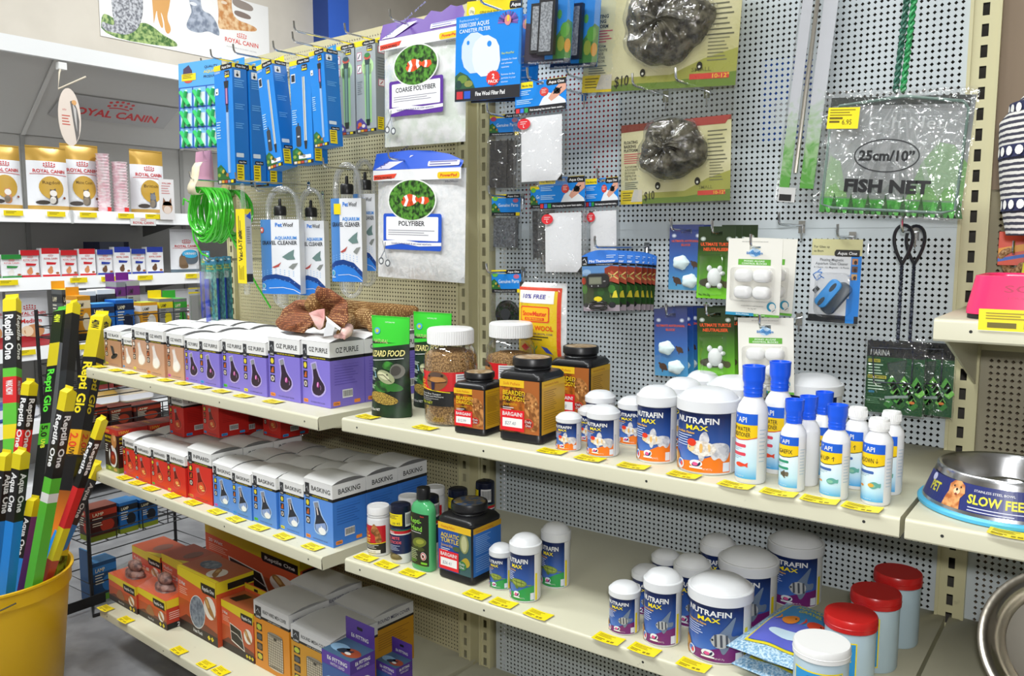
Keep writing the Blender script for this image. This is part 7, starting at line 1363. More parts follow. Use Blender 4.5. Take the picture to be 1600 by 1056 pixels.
def basking(label,o,w,h,r,rx,rz,ra,rb,seed,big):
 q=random.Random(seed);t=thing('basking_platform_pack',label,'pack',o,r,'clear packs of floating turtle basking platforms');m=MB();cm=noisy('printed_tan_card','#C9C48A','#E0DBB0',6,.4);m.box(-w/2,0,-h,w/2,.0012,0 if big else-h*.27,cm);F=Pr(m,Flat((-w/2,0,-h),(1,0,0),(0,0,1)),w,h)
 F.p([(.0,.0),(1,0),(1,.26),(.8,.20),(.6,.10),(.3,.10),(0,.03)],'#A9AA4E',1);F.p([(.0,.0),(1,0),(1,.10),(.6,.05),(.25,.05),(0,.01)],'#6E8A34',2);y1=.90 if big else .60
 if big:F.p([(0,.86),(0,1),(.30,1),(.26,.88)],'#6A2A22',2)
 else:F.p([(0,.66),(0,.73),(1,.73),(1,.69)],'#8A3A2A',2);F.p([(.3,.66),(.3,.73),(1,.73),(.95,.66)],'#B0443A',3)
 tx='#3A3A2A'
 for i,s in enumerate(('FLOATING','BASKING','PLATFORM')):F.t(s,.03,.555-.037*i,.027,tx,w=.0165*len(s),bold=.03)
 F.f(.03,.455,.17,5,.020,'#C8505A')
 for i,s in enumerate(('PLATAFORM','A FLOTANTE','EN DONDE','DISFRUTAR','DEL CALOR')):F.t(s,.04,.335-.028*i,.020,'#5A5A44',w=.0125*len(s),bold=.01)
 F.f(.04,.195,.13,4,.018,'#7A7A5A');F.f(.80,.60,.17,8,.035,'#6A6A52',th=.3);F.f(.82,.33,.13,7,.025,'#7A7A5A',th=.3);F.r(.0,.0,.21,.13,YE,4);F.f(.02,.10,.10,4,.022,'#8A7A14',k=5);F.p([(.10,.02),(.13,.13),(.21,.13),(.21,.02)],'#D9D4C4',6);F.r(.72,.055,.96,.095,'#D8463A',4);F.t('10-12"',.86,.06,.03,'#F0D83A',w=.1,k=5);F.t('SMALL',.73,.11,.03,'#7A7A3A',w=.12);F.t('$10',.23,.03,.08,'#1E1E1E',w=.10,k=5,shear=.15,rot=.1)
 m.obj('backing_card',t);m=MB();n,k=44,16
 out=[1+.05*math.sin(3*a+seed)+.04*math.sin(5*a+1.3*seed)+.025*math.sin(9*a)for a in[2*math.pi*j/n for j in range(n)]];rings=[]
 for i in range(k+1):
  ph=math.pi/2*i/k;rho=math.cos(ph)**.8;rings.append([(rx*w+ra*w*out[j]*rho*math.cos(2*math.pi*j/n),-.002-.050*math.sin(ph)**.9*(1+.16*math.sin(4*rho+5*2*math.pi*j/n/2)+.10*math.sin(11*2*math.pi*j/n+6*rho)+q.uniform(-.05,.05)),rz*h+rb*h*out[j]*rho*math.sin(2*math.pi*j/n)+.004*math.sin(9*rho))for j in range(n)])
 m.stack(rings,ROCK,False,True);rk=m.obj('rock_platform',t);md=rk.modifiers.new('subsurf','SUBSURF');md.levels=1;md.render_levels=2
 tx_=D.textures.get('rock_lumps')or D.textures.new('rock_lumps','CLOUDS');tx_.noise_scale=.022;dm=rk.modifiers.new('lumps','DISPLACE');dm.texture=tx_;dm.strength=.006;dm.mid_level=.6
 for cx,cz in((rx-.14,rz-rb*1.12),(rx+.22,rz-rb*1.04)):
  m=MB();fr=Flat((0,-.003,0),(1,0,0),(0,0,1));m.ell(fr,cx*w,cz*h,.0065,.0085,M('#2E2C26',.3),1,14);m.ell(fr,cx*w,cz*h-.002,.0028,.0028,M('#C9C9BC',.4),2,10);m.obj('anchor_lug',t)
 m=MB();sh=clear('bag_shell',gloss=.05,rough=.05,bump=.2,scale=30);e=.006
 m.box(-w/2-e,-.0022,-h-e,w/2+e,-.0016,.004,sh)
 rgs=[[(p[0]*1.0+(p[0]-rx*w)*.06,p[1]-.004,p[2]+(p[2]-rz*h)*.06)for p in rg]for rg in rings[::2]];m.stack(rgs,clear('rock_blister',gloss=.04,rough=.05,bump=.4,scale=60),False,True);m.obj('blister',t);return t
o,w,h,r=hang((921,-62),(1168,-101),(949,138),-.110)
basking('large floating basking platform pack, marked ten dollars, at the top',o,w,h,r,.06,-.54,.275,.30,1.0,True);peg(o+Vector((-.05,0,.006)),.14,False,'display hook carrying the left of large basking pack');peg(o+Vector((.06,0,.006)),.14,False,'display hook carrying the right of large basking pack')
o,w,h,r=hang((971,150),(1144,128),(967,320),-.075)
basking('smaller floating basking platform pack, hanging below the large one',o,w,h,r,.0,-.535,.30,.275,2.4,False)
for x,s in((-.055,'left'),(.045,'right')):P=o+Vector((x,0,.002));peg(P,.165,False,'display hook carrying the %s side of the smaller basking pack'%s)
for px,py,y,lab in((925,128,-.14,'empty display hook right of the highest filter media bag'),(1247,352,-.15,'empty display hook right of the upper pond algae cards'),(873,441,-.10,'empty display hook tip beside the filter wool bag')):
 if 'tip' not in lab:P=at_y(px,py,y*.2);peg(P,-y,False,lab)
WIRE=M('#1E1F26',.3);TW=noisy('twisted_dark_wire','#10131C','#3A4052',300,.35)
def net_pack(label,P,w,h,lx,back):
 t=thing('aquarium_net_pack',label,'net',P,(0,0,0),'small aquarium nets with black twisted handles');m=MB();m.box(-w/2,0,-h,w/2,.001,0,M('#174A26',.35));F=Pr(m,Flat((-w/2,0,-h),(1,0,0),(0,0,1)),w,h)
 F.r(0,.78,1,1,'#0E1012',1);F.t('MARINA',.06,.80,.085,'#C9CCC9',w=.34,bold=.005,shear=.1);F.r(.03,.70,.24,.745,'#B9B23A',2);F.t('FISH NET',.04,.708,.03,'#2A3A14',w=.19);F.f(.04,.66,.26,4,.04,'#B9D4B9');F.r(.03,.475,.36,.52,'#B9B23A',2);F.t('EPUISETTE',.04,.483,.03,'#2A3A14',w=.3);F.f(.04,.44,.30,4,.04,'#B9D4B9');F.t('MARINA',.06,.27,.035,'#4FA3D8',w=.1);F.f(.04,.2,.24,4,.025,'#5A8A62')
 F.p([(.36,.70),(.70,.76),(.66,.46),(.46,.38)],'#28302A',2);F.p([(.38,.69),(.68,.745),(.645,.475),(.47,.40)],'#3A4A40',3)
 for i in range(16):x,y=.42+.035*i,.12+.06*((i*5)%6);F.p([(x-.09,y),(x,y+.12),(x+.09,y+.02),(x,y-.05)],('#2F7A2A','#4FA03A','#1F5E22','#6FB84A')[i%4],4)
 F.e(.82,.18,.05,.02,'#D8782E',5,8);F.l([(.35,.22),(.75,.26)],.05,'#8A9A94',5);m.obj('backing_card',t)
 m=MB();b_=.006;a0,a1=lx-b_,lx+b_;H=.150
 for s in(-1,1):m.tube([(lx+s*.0018*math.cos(z*600),.003+.0018*math.sin(z*600),z)for z in[-.01+(H+.01)*i/60 for i in range(61)]],.0022,TW,6)
 m.tube([(lx+.021*math.sin(q)*math.sin(q/2),.003,H+.034-.036*math.cos(q))for q in[2*math.pi*i/28 for i in range(29)]],.0032,WIRE,8);m.obj('handle',t)
 m=MB();m.tube([(-w*.40,-.004,-h*.10),(w*.3,-.004,-h*.08),(w*.30,-.004,-h*.55),(-w*.35,-.004,-h*.58)],.002,TW,6,closed=True);m.obj('net_frame',t);m=MB();m.box(-w/2-.003,-.0072,-h-.003,w/2+.003,.0005+.001,.006,FOIL2);m.obj('bag_film',t);return t
a,b,e=at_y(1356,533,-.10),at_y(1447,535,-.10),at_y(1356,644,-.10);w,h=(b-a).length,(a-e).length
lx=at_y(1402,540,-.10).x-(a.x+b.x)/2;net_pack('aquarium net with black twisted handle, in front',(a+b)/2,w,h,lx,0)
n2=net_pack('aquarium net with black twisted handle, behind the front one',(a+b)/2+Vector((.045,.032,-.001)),w,h,lx-.030,1)
zz=at_y(1415,350,-.10).z;Pq=Vector(((a+b)/2).to_tuple())+Vector((lx,0,0));Pq.z=(a.z+.150+.062);
peg(Vector((Pq.x+.003,0,Pq.z-.002)),.13,False,'display hook carrying the two black-handled nets')
o,w,h,r=hang((1299,153),(1526,147),(1291,331),-.185)
t=thing('fish_net_pack','large clear fish net pack with green rope handle and yellow price label','net',o,r);m=MB();m.box(-w/2,.002,-h,w/2,.003,0,ramp_mat('net_card',[(0,'#2E9A2A'),(.12,'#3FAE34'),(.14,'#8A938E'),(.55,'#A9AFAE'),(1,'#6E7476')],-h,0));F=Pr(m,Flat((-w/2,.002,-h),(1,0,0),(0,0,1)),w,h)
F.r(0,.90,.97,1.0,'#2A3230',1);F.p([(.62,.14),(.70,.45),(.80,.62),(.9,.6),(1,.45),(1,.14)],'#7FB86A',1);F.p([(.0,.14),(.04,.5),(.12,.45),(.2,.14)],'#8FBF7A',1);F.p([(.2,.3),(.3,.7),(.6,.75),(.6,.3)],'#8A8F90',1)
for i in range(24):x=i/24;F.p([(x,.0),(x+.02,.10+.04*((i*7)%3)),(x+.06,.0)],('#2F8A2A','#58C24A','#1E5E1C')[i%3],2)
F.t('Fish Net',.56,.735,.10,'#D9DEDE',w=.52,al='c',bold=.005);m.obj('backing_card',t)
m=MB();fr=M('#6E8A80',.35);y=-.010;fw2,z0,z1=w*.47,-h*.93,-.012
m.tube([(-fw2,y,z0),(-fw2,y,z1-.02),(-fw2+.012,y,z1-.004),(-.01,y,z1+.008),(.012,y,z1+.010),(fw2-.010,y,z1),(fw2,y,z1-.012),(fw2,y,z0),(fw2-.02,y,z0-.006),(-fw2+.02,y,z0-.006)],.0026,fr,8,closed=True);m.obj('net_frame',t)
m=MB();nm=clear('white_net_mesh',gloss=.02,rough=.3,haze=.26,hazecol='#E2E6E6');pts=[];n=24
g=[[(-fw2*.98+2*fw2*.98*i/n,-.009-.010*math.sin(math.pi*j/10)*(.6+.4*math.sin(i*1.7+j*.8)),z1-.004+(z0*.9-z1)*j/10*(1-.15*abs(math.sin(i*.9))))for i in range(n+1)]for j in range(11)]
m.add([p for rw in g for p in rw],[((j+1)*(n+1)+i,(j+1)*(n+1)+i+1,j*(n+1)+i+1,j*(n+1)+i)for j in range(10)for i in range(n)],nm,True)
for j in range(6):m.add([(-.005+.004*j,y-.004,z1),(-w*.30+w*.11*j,y-.009,z0*.75),(-w*.25+w*.11*j,y-.009,z0*.8)],[(0,1,2)],nm)
m.obj('net',t)
m=MB();fy=-.0245;F=Pr(m,Flat((-w/2,fy,-h),(1,0,0),(0,0,1)),w,h);ring=[(.475+.225*math.cos(a),.495+.135*math.sin(a))for a in[2*math.pi*i/40 for i in range(41)]];F.l(ring,.009,'#26282A',2);F.t('25cm/10\u201d',.475,.455,.085,'#141618',w=.39,al='c',k=2,bold=.035);F.t('FISH NET',.50,.19,.105,'#101214',w=.60,al='c',k=2,bold=.05);m.obj('bag_printing',t)
m=MB();Fp=Pr(m,Flat((-w/2,fy,-h),(1,0,0),(0,0,1)),w,h);Fp.r(.02,.72,.25,.90,'#F2DC1A',3);Fp.f(.035,.875,.19,3,.022,'#8A7A10',k=4);Fp.f(.035,.80,.10,2,.03,'#6A5A10',k=4,th=.6);Fp.t('6.95',.13,.755,.045,'#4A420E',w=.07,k=4,bold=.005);Fp.t('Whelan Produce',.035,.88,.016,'#6A5E10',w=.15,k=4,bold=0)if 0 else None;m.obj('price_label',t)
m=MB();m.box(-w/2-.006,fy+.0012,-h-.004,w/2+.004,fy+.0002+.0016,.010,FOIL2);m.box(-w/2-.006,.0035,-h-.004,w/2+.004,.004,.010,FOIL2);m.obj('bag_film',t)
m=MB();g1,g2=noisy('dark_green_rope','#1F4A3A','#3F7A66',260,.4),noisy('bright_green_rope','#1E7A42','#3FAE68',260,.4)
for x,gm in((-.008,g1),(.004,g2)):
 for s in(0,1):m.tube([(x+.0028*math.cos(z*260+math.pi*s),-.006+.0028*math.sin(z*260+math.pi*s),z)for z in[.006+.36*i/110 for i in range(111)]],.0032,gm,6)
m.obj('rope_handle',t)
peg(o+Vector((-.002,.03,.372)),.24,False,'display hook carrying the green-handled fish net')
def leaf_nodes(nt,n,l,b,z0,z1):
 tc=n.new('ShaderNodeTexCoord');sp=n.new('ShaderNodeSeparateXYZ');mr=n.new('ShaderNodeMapRange');nz=n.new('ShaderNodeTexNoise');ad=n.new('ShaderNodeMath');cr=n.new('ShaderNodeValToRGB')
 mr.inputs['From Min'].default_value=z0;mr.inputs['From Max'].default_value=z1;nz.inputs['Scale'].default_value=38;nz.inputs['Detail'].default_value=5;nz.inputs['Distortion'].default_value=1.4;ad.operation='MULTIPLY_ADD';ad.inputs[1].default_value=.55
 e=cr.color_ramp.elements;e[0].position=.40;e[0].color=(*lin('#5FAE44'),1);e[1].position=.72;e[1].color=(*lin('#D8DADF'),1);x=e.new(.52);x.color=(*lin('#A9CC98'),1)
 l.new(tc.outputs['Object'],sp.inputs[0]);l.new(sp.outputs['Z'],mr.inputs['Value']);l.new(tc.outputs['Object'],nz.inputs['Vector']);l.new(nz.outputs['Fac'],ad.inputs[0]);l.new(mr.outputs[0],ad.inputs[2]);l.new(ad.outputs[0],cr.inputs[0]);l.new(cr.outputs[0],b.inputs['Base Color']);b.inputs['Roughness'].default_value=.35
o,w,h,r=hang((1259,-40),(1316,-45),(1254,315),-.045)
t=thing('long_net_pack','long clear pack with green leaf print, behind the large fish net','pack',o,r);m=MB();lm=node_mat('leaf_print',lambda nt,n,l,b:leaf_nodes(nt,n,l,b,-h,0))
m.box(-w/2,.001,-h+.03,-w*.20,.002,0,lm);m.box(w*.10,.001,-h+.03,w/2,.002,0,lm);m.box(-w/2,.001,-h,w*.0,.002,-h+.03,WHITE);F=Pr(m,Flat((-w/2,.001,-h),(1,0,0),(0,0,1)),w,h);F.r(.04,.005,.40,.035,'#1E1E20',2)
m.obj('printed_card',t);m=MB();m.tube([(-w*.05,-.004,-h+.06),(-w*.05,-.004,-.002)],.0045,M('#A9A49A',.3,.6),8);m.obj('handle',t);m=MB();m.box(-w/2-.002,-.0095,-h,w/2+.002,.0005,.002,BLIS);m.obj('bag_film',t);peg(o+Vector((0,0,.008)),.06,False,'display hook carrying the long leaf-printed pack')
# plush frilled lizard on the purple cartons
def plush_nodes(nt,n,l,b,h1,h2,h3):
 tc=n.new('ShaderNodeTexCoord');v=n.new('ShaderNodeTexVoronoi');nz=n.new('ShaderNodeTexNoise');cr=n.new('ShaderNodeValToRGB');c2=n.new('ShaderNodeValToRGB');mx=n.new('ShaderNodeMix');mx.data_type='RGBA';bp=n.new('ShaderNodeBump')
 v.inputs['Scale'].default_value=190;v.inputs['Randomness'].default_value=.25;nz.inputs['Scale'].default_value=14
 cr.color_ramp.elements[0].color=(*lin(h1),1);cr.color_ramp.elements[1].color=(*lin(h2),1);cr.color_ramp.elements[0].position=.38;cr.color_ramp.elements[1].position=.62
 c2.color_ramp.elements[0].position=.30;c2.color_ramp.elements[1].position=.42;c2.color_ramp.elements[0].color=(0,0,0,1);c2.color_ramp.elements[1].color=(1,1,1,1)
 l.new(tc.outputs['Object'],v.inputs['Vector']);l.new(tc.outputs['Object'],nz.inputs['Vector']);l.new(nz.outputs['Fac'],cr.inputs[0]);l.new(v.outputs['Distance'],c2.inputs[0])
 l.new(c2.outputs[0],mx.inputs[0]);l.new(cr.outputs[0],mx.inputs[6]);mx.inputs[7].default_value=(*lin(h3),1);l.new(mx.outputs[2],b.inputs['Base Color']);b.inputs['Roughness'].default_value=.8
 bp.inputs['Strength'].default_value=.5;bp.inputs['Distance'].default_value=.002;l.new(v.outputs['Distance'],bp.inputs['Height']);l.new(bp.outputs['Normal'],b.inputs['Normal'])
PLUSH=node_mat('plush_weave',lambda nt,n,l,b:plush_nodes(nt,n,l,b,'#B98E52','#D8B880','#7A5428'))
FRILL=node_mat('plush_frill',lambda nt,n,l,b:plush_nodes(nt,n,l,b,'#B0663C','#CFA368','#6E3C20'))
TAN=noisy('plush_tan','#A67C46','#C9A86E',24,.8);PINKF=noisy('plush_pink','#E2A5A0','#EDC4BC',20,.8)
ZT=ZU+.1725
hd=at_l(494,478,-.415)
t=thing('plush_lizard','brown frilled lizard plush toy lying on the purple cartons','soft toy',Vector((hd.x,hd.y,ZT)),(0,0,AL));O=Vector((hd.x,hd.y,ZT))
def lq(px,py,y):P=at_l(px,py,y)-O;return Vector((P.dot(LU),P.dot(LN),P.z))
def ztop(v,z):return Vector((v.x,v.y,z))
m=MB()
body=[lq(494,482,-.40),lq(520,486,-.33),lq(550,492,-.26),lq(585,494,-.20),lq(612,488,-.16),lq(632,486,-.135),lq(648,484,-.12),lq(654,484,-.115)]
rad=[.026,.036,.040,.036,.026,.018,.012,.006]
for i,p in enumerate(body):p.z=max(p.z,rad[i]*.85)
sp=[];sr=[]
for i in range(len(body)-1):
 for k in range(4):u=k/4;sp.append(body[i].lerp(body[i+1],u));sr.append(rad[i]*(1-u)+rad[i+1]*u)
sp.append(body[-1]);sr.append(rad[-1]);m.tube(sp,sr,PLUSH,16)
head=[lq(512,480,-.385),lq(500,474,-.405),lq(492,474,-.425),lq(486,478,-.445),lq(484,482,-.452)];m.tube(head,[.028,.030,.026,.019,.008],PLUSH,16)
jaw=[lq(508,492,-.39),lq(502,500,-.42),lq(499,508,-.44),lq(498,513,-.447)]
for p in jaw:p.z=max(p.z,.008)
m.tube(jaw,[.022,.020,.014,.006],PLUSH,14)
for P_,R_ in(([lq(565,496,-.25),lq(576,498,-.275),lq(584,512,-.275),lq(580,521,-.285),lq(592,523,-.29)],[.026,.026,.018,.011,.007]),([lq(545,500,-.33),lq(540,508,-.38),lq(538,516,-.405),lq(530,522,-.43)],[.020,.017,.014,.010]),([lq(485,500,-.36),lq(470,512,-.385),lq(462,524,-.40),lq(474,527,-.415)],[.022,.018,.015,.008])):
 for i,p in enumerate(P_):p.z=max(p.z,R_[i]*.8)
 m.tube(P_,R_,PLUSH,12)
lo=m.obj('body',t);rm=lo.modifiers.new('remesh','REMESH');rm.mode='VOXEL';rm.voxel_size=.0035;rm.use_smooth_shade=True;sm=lo.modifiers.new('smooth','SMOOTH');sm.iterations=5
def frill(pts2,y0,bulge,mat,edge):
 """one half of the neck frill: a cupped, scalloped fan of cloth with real thickness"""
 c=lq(512,488,-.40);m=MB();K=7;P=[lq(px,py,y0+dy)for px,py,dy in pts2];n=len(P);vs=[]
 for p in P:p.z=max(p.z,.003)
 for k in range(K+1):
  u=k/K
  for i,p in enumerate(P):
   v=c.lerp(p,.12+.88*u);v=v+Vector((0,-bulge*math.sin(math.pi*u*.8)*(.7+.3*math.sin(i*.9)),0));v.y+=.007*math.sin(i*2.4)*u;v.z=max(v.z,.003)
   if k==K:v=v+(p-c).normalized()*(.0035 if i%2 else-.001)
   vs.append(v)
 m.add(vs,[(k*n+i,k*n+i+1,(k+1)*n+i+1,(k+1)*n+i)for k in range(K)for i in range(n-1)],mat,True);o=m.obj('frill',t);s=o.modifiers.new('thick','SOLIDIFY');s.thickness=.006;s.offset=0;ss=o.modifiers.new('subsurf','SUBSURF');ss.levels=1;ss.render_levels=2;return o
frill([(501,450,-.02),(505,446,-.03),(512,448,-.03),(521,451,-.03),(530,457,-.03),(539,464,-.03),(546,472,-.03),(551,481,-.03),(553,491,-.03),(552,501,-.04),(548,509,-.05),(541,514,-.05),(535,512,-.06),(528,506,-.07)],-.385,.030,FRILL,0)
frill([(494,471,.0),(484,468,.01),(474,468,.01),(464,472,.0),(454,478,.0),(446,485,-.01),(440,493,-.02),(438,502,-.02),(441,511,-.03),(448,519,-.03),(456,525,-.04),(466,528,-.045),(478,527,-.05),(480,520,-.05)],-.385,.030,FRILL,0)
m=MB();mp=[lq(483,489,-.456),lq(495,484,-.452),lq(507,482,-.435),lq(508,496,-.440),lq(505,510,-.450),lq(499,516,-.455),lq(492,507,-.46)];cc=sum(mp,Vector())/len(mp)+Vector((0,.012,0));m.add([cc]+mp,[(0,i+1,(i+1)%len(mp)+1)for i in range(len(mp))],PINKF,True);o=m.obj('mouth_lining',t);s=o.modifiers.new('thick','SOLIDIFY');s.thickness=.002
m=MB();hp=[lq(545,512,-.42),lq(542,518,-.44),lq(537,524,-.452)]
for i,p in enumerate(hp):p.z=max(p.z,.007)
m.tube(hp,[.012,.014,.010],PINKF,12)
for px,py in((522,526),(526,530),(532,532),(538,531)):
 q=lq(px,py,-.462);q.z=max(q.z,.0052);m.tube([hp[1],hp[2].lerp(q,.4),q],[.008,.0062,.0042],PINKF,8)
o=m.obj('paw',t);rm=o.modifiers.new('remesh','REMESH');rm.mode='VOXEL';rm.voxel_size=.0018;rm.use_smooth_shade=True
m=MB();for_eye=lq(481,474,-.445);m.lathe([(.0005,-.004),(.003,-.002),(.004,0),(.003,.002),(.0005,.004)],M('#17120C',.1),10);m.v=[(x+for_eye.x+.012,y+for_eye.y-.002,z+for_eye.z+.010)for x,y,z in m.v];m.obj('eye',t)
m=MB();a,b,c_,d_=lq(509,496,-.463),lq(533,513,-.468),lq(529,517,-.475),lq(505,526,-.478);c2=lq(516,520,-.47)
a.z+=.003;m.add([a,b,lq(531,516.5,-.474),lq(511,502,-.472)],[(0,1,2,3)],WHITE);m.add([lq(511,502,-.472),lq(524,511,-.474),lq(520,524,-.476),lq(506,526,-.476)],[(0,1,2,3)],M('#DEDEE0',.5));m.line(Flat(a-Vector((0,.0006,0)),b-a,Vector((0,0,1))),[(0,-.001),((b-a).length,-.001)],.002,M('#E0A83A'),1);o=m.obj('cloth_label',t);s=o.modifiers.new('thick','SOLIDIFY');s.thickness=.0012
# neighbouring bay at the right edge
def bowl_steel(m,R,h,n=56):
 m.lathe([(R*1.20,.004),(R*1.18,.010),(R*.99,h-.006),(R*.985,h-.001),(R*.96,h+.0015),(R*.92,h),(R*.89,h-.006),(R*.84,h*.55),(R*.78,h*.30),(R*.62,h*.20),(R*.52,h*.24),(R*.45,h*.50),(R*.40,h*.60),(R*.34,h*.62),(R*.27,h*.60),(R*.20,h*.42),(.0005,h*.38)],STEEL,n,cap0=False)
c,R0=spot(1571,826,258,ZU);R=R0/1.24;h=.062
t=thing('slow_feed_bowl','round steel slow feed dog bowl with blue rubber base and navy label','pet bowl',c);m=MB();bowl_steel(m,R,h);m.obj('bowl',t)
m=MB();m.lathe([(R*1.15,0),(R*1.24,.001),(R*1.245,.006),(R*1.22,.009),(R*1.16,.0095)],M('#4FB4DC',.35),56,cap0=False,cap1=False);m.obj('rubber_base',t)
class Cone:
 def __init__(s,r0,z0,r1,z1,th):s.a=(r0,z0,r1,z1,th);s.strip=(.006,None)
 def __call__(s,u,v,k):
  r0,z0,r1,z1,th=s.a;f=v;r=r0+(r1-r0)*f+k*EPS*1.4+.0008;a=th+u/r0;return Vector((r*math.cos(a),r*math.sin(a),z0+(z1-z0)*f))
m=MB();F=Cone(R*1.165,.012,R*1.015,h-.008,math.radians(-105));L=R*1.165;nv=M('#27306E',.35)
m.poly(F,[(-1.05*L,.05),(.75*L,.05),(.75*L,.95),(-1.05*L,.95)],nv,1);m.text(F,'SLOW FEED',-.12*L,.34,.30,M('#D8D23A'),w=.76*L,k=2,bold=.03);m.text(F,'PET',-.80*L,.36,.34,M('#C9C23A'),w=.22*L,k=2,bold=.03);m.text(F,'STAINLESS STEEL BOWL',-.06*L,.74,.08,WHITE,w=.5*L,k=2);m.fine(F,-.1*L,.20,.7*L,2,.10,M('#C9CCE4'),k=2,th=.03)
m.ell(F,.66*L,.74,.06*L,.12,M('#E8E4B0'),2,14);m.ell(F,-.80*L,.80,.06*L,.14,M('#B9BCD8'),2,12);dg=noisy('printed_retriever','#B0622E','#DCA066',90,.4)
m.poly(F,[(-.46*L,.05),(-.20*L,.05),(-.22*L,.4),(-.17*L,.6),(-.19*L,.85),(-.26*L,.97),(-.36*L,.95),(-.42*L,.8),(-.41*L,.55),(-.44*L,.35)],dg,3);m.ell(F,-.29*L,.62,.05*L,.11,M('#EBC9A0'),4,12);m.ell(F,-.29*L,.68,.016*L,.05,BLACK,5,8);m.ell(F,-.34*L,.78,.012*L,.035,BLACK,5,8);m.ell(F,-.24*L,.78,.012*L,.035,BLACK,5,8);m.ell(F,-.29*L,.52,.02*L,.04,M('#8A3A2A'),5,8);m.obj('label_band',t)
t=thing('steel_bowl','plain steel bowl behind the slow feed bowl','pet bowl',Vector((c.x+.13,-.13,ZU)));m=MB();m.lathe([(.07,.0),(.09,.006),(.098,.055),(.103,.060),(.096,.060),(.086,.012),(.0005,.008)],STEEL,40);m.obj('bowl',t)
q=at_d(1664,1014,1.29)
t=thing('steel_dish','large steel dish standing on edge at the lower right corner','pet bowl',Vector((q.x,q.y,q.z)),(math.radians(66),math.radians(-26),math.radians(8)));m=MB();m.lathe([(.06,-.035),(.09,-.032),(.108,-.004),(.118,.0),(.119,.003),(.108,.003),(.098,-.004),(.082,-.027),(.0005,-.029)],M('#8E8A80',.16,1.0),56);m.obj('dish',t)
y0=-.40;a,b=at_y(1505,481,y0),at_y(1516,431,y0);w=.19;hh=b.z-ZS
t=thing('pink_bowl','bright pink pet bowl with black base on the small upper shelf','pet bowl',Vector((a.x+w/2,y0+.085,ZS)));m=MB();pk_=M('#F23A6E',.25);W_,D_=w,.17;S_=lambda s,z:[(x*s,y*s,z)for x,y,_ in rr(W_,D_,.03,6)]
m.stack([S_(1,.007),S_(1.0,.014),S_(.90,hh),S_(.87,hh+.001),S_(.82,hh-.002),S_(.78,.02)],pk_,True,True);m.obj('bowl',t);m=MB();m.stack([S_(.985,0),S_(.985,.0068)],BLACK);m.obj('rubber_base',t)
class Slope(Flat):
 def __init__(s,o,U,V):s.o,s.U,s.V=Vector(o),Vector(U).normalized(),Vector(V).normalized();s.N=s.U.cross(s.V)
m=MB();F=Slope((-w*.5,-D_*.5+.0005,.014),(1,0,0),(0,D_*.05/(hh-.014),1));m.text(F,'SCREAM',w*.27,hh*.42,hh*.17,M('#B0174A'),w=w*.6,k=2,bold=.01);m.text(F,'LOUD LOVES COLOUR',w*.30,hh*.26,hh*.05,M('#B0174A'),w=w*.5,k=2);m.obj('lettering',t)
t=thing('yellow_bowl','yellow pet bowl just showing behind the pink bowl','pet bowl',Vector((a.x+w/2+.045,y0+.268,ZS)));m=MB();m.stack([S_(.98,.0),S_(.90,hh+.016),S_(.86,hh+.016),S_(.78,.02)],M('#E6DA2A',.3),True,True);m.obj('bowl',t)
a,b,e=at_y(1530,482,-.4215),at_y(1640,490,-.4215),at_y(1528,516,-.4215)
m=MB();w,h=.115,a.z-e.z;m.box(0,-.0006,-h,w,.0004,0,YEL,back=WHITE);F=Pr(m,Flat((0,-.0006,-h),(1,0,0),(0,0,1)),w,h);F.f(.08,.80,.5,3,.12,'#8A7A14',th=.35);F.r(.1,.16,.42,.40,'#6A5E10',2);F.t('10.95',.5,.16,.24,'#5A4E0E',w=.28,bold=.01);F.r(0,0,1,.025,WHITE,2)
tag(m.obj('price_label',None,a),'large yellow shelf-edge price label below the pink bowl','price tag')
def stripe_nodes(nt,n,l,b):
 tc=n.new('ShaderNodeTexCoord');sp=n.new('ShaderNodeSeparateXYZ');wv=n.new('ShaderNodeTexWave');wv.bands_direction='Z';wv.inputs['Scale'].default_value=34;wv.inputs['Distortion'].default_value=1.2;wv.inputs['Detail Scale'].default_value=2;cr=n.new('ShaderNodeValToRGB');cr.color_ramp.elements[0].position=.42;cr.color_ramp.elements[1].position=.58;cr.color_ramp.elements[0].color=(*lin('#3A3A48'),1);cr.color_ramp.elements[1].color=(*lin('#DAD8D2'),1)
 l.new(tc.outputs['Object'],wv.inputs['Vector']);l.new(wv.outputs['Fac'],cr.inputs[0]);l.new(cr.outputs[0],b.inputs['Base Color']);b.inputs['Roughness'].default_value=.85
STR=node_mat('striped_weave',stripe_nodes)
a,e=at_y(1551,130,-.17),at_y(1551,368,-.17);zc,hh=(a.z+e.z)/2,(a.z-e.z)
t=thing('pet_cushion','rolled pet cushion with black and white stripes and dotted bands','pet bed',Vector((1.425,-.17,e.z)));m=MB();n=40
f=lambda u,v:(.17*math.copysign(abs(math.cos(u))**.6,math.cos(u))*(1-.35*max(0,v-.72)/.28-.12*(1-v)**3),.13*math.copysign(abs(math.sin(u))**.7,math.sin(u)),hh*v)
m.stack([[f(2*math.pi*j/n,v)[:2]+(hh*v,)for j in range(n)]for v in[i/14 for i in range(15)]],STR);nb=M('#2A2E52',.8);wd=M('#ECECE8',.8)
for v in(.19,.52,.78):
 fr=Surf(lambda u,vv,k,v=v:Vector((f(-math.pi+u*math.pi,v)[0],f(-math.pi+u*math.pi,v)[1]-.0012-k*4,hh*v+vv)),.05,None);m.rect(fr,.0,-.010,1,.020,nb,1)
 for i in range(16):m.ell(fr,.03+.06*i,0,.022,.0075,wd,3,10)
m.obj('cover',t)
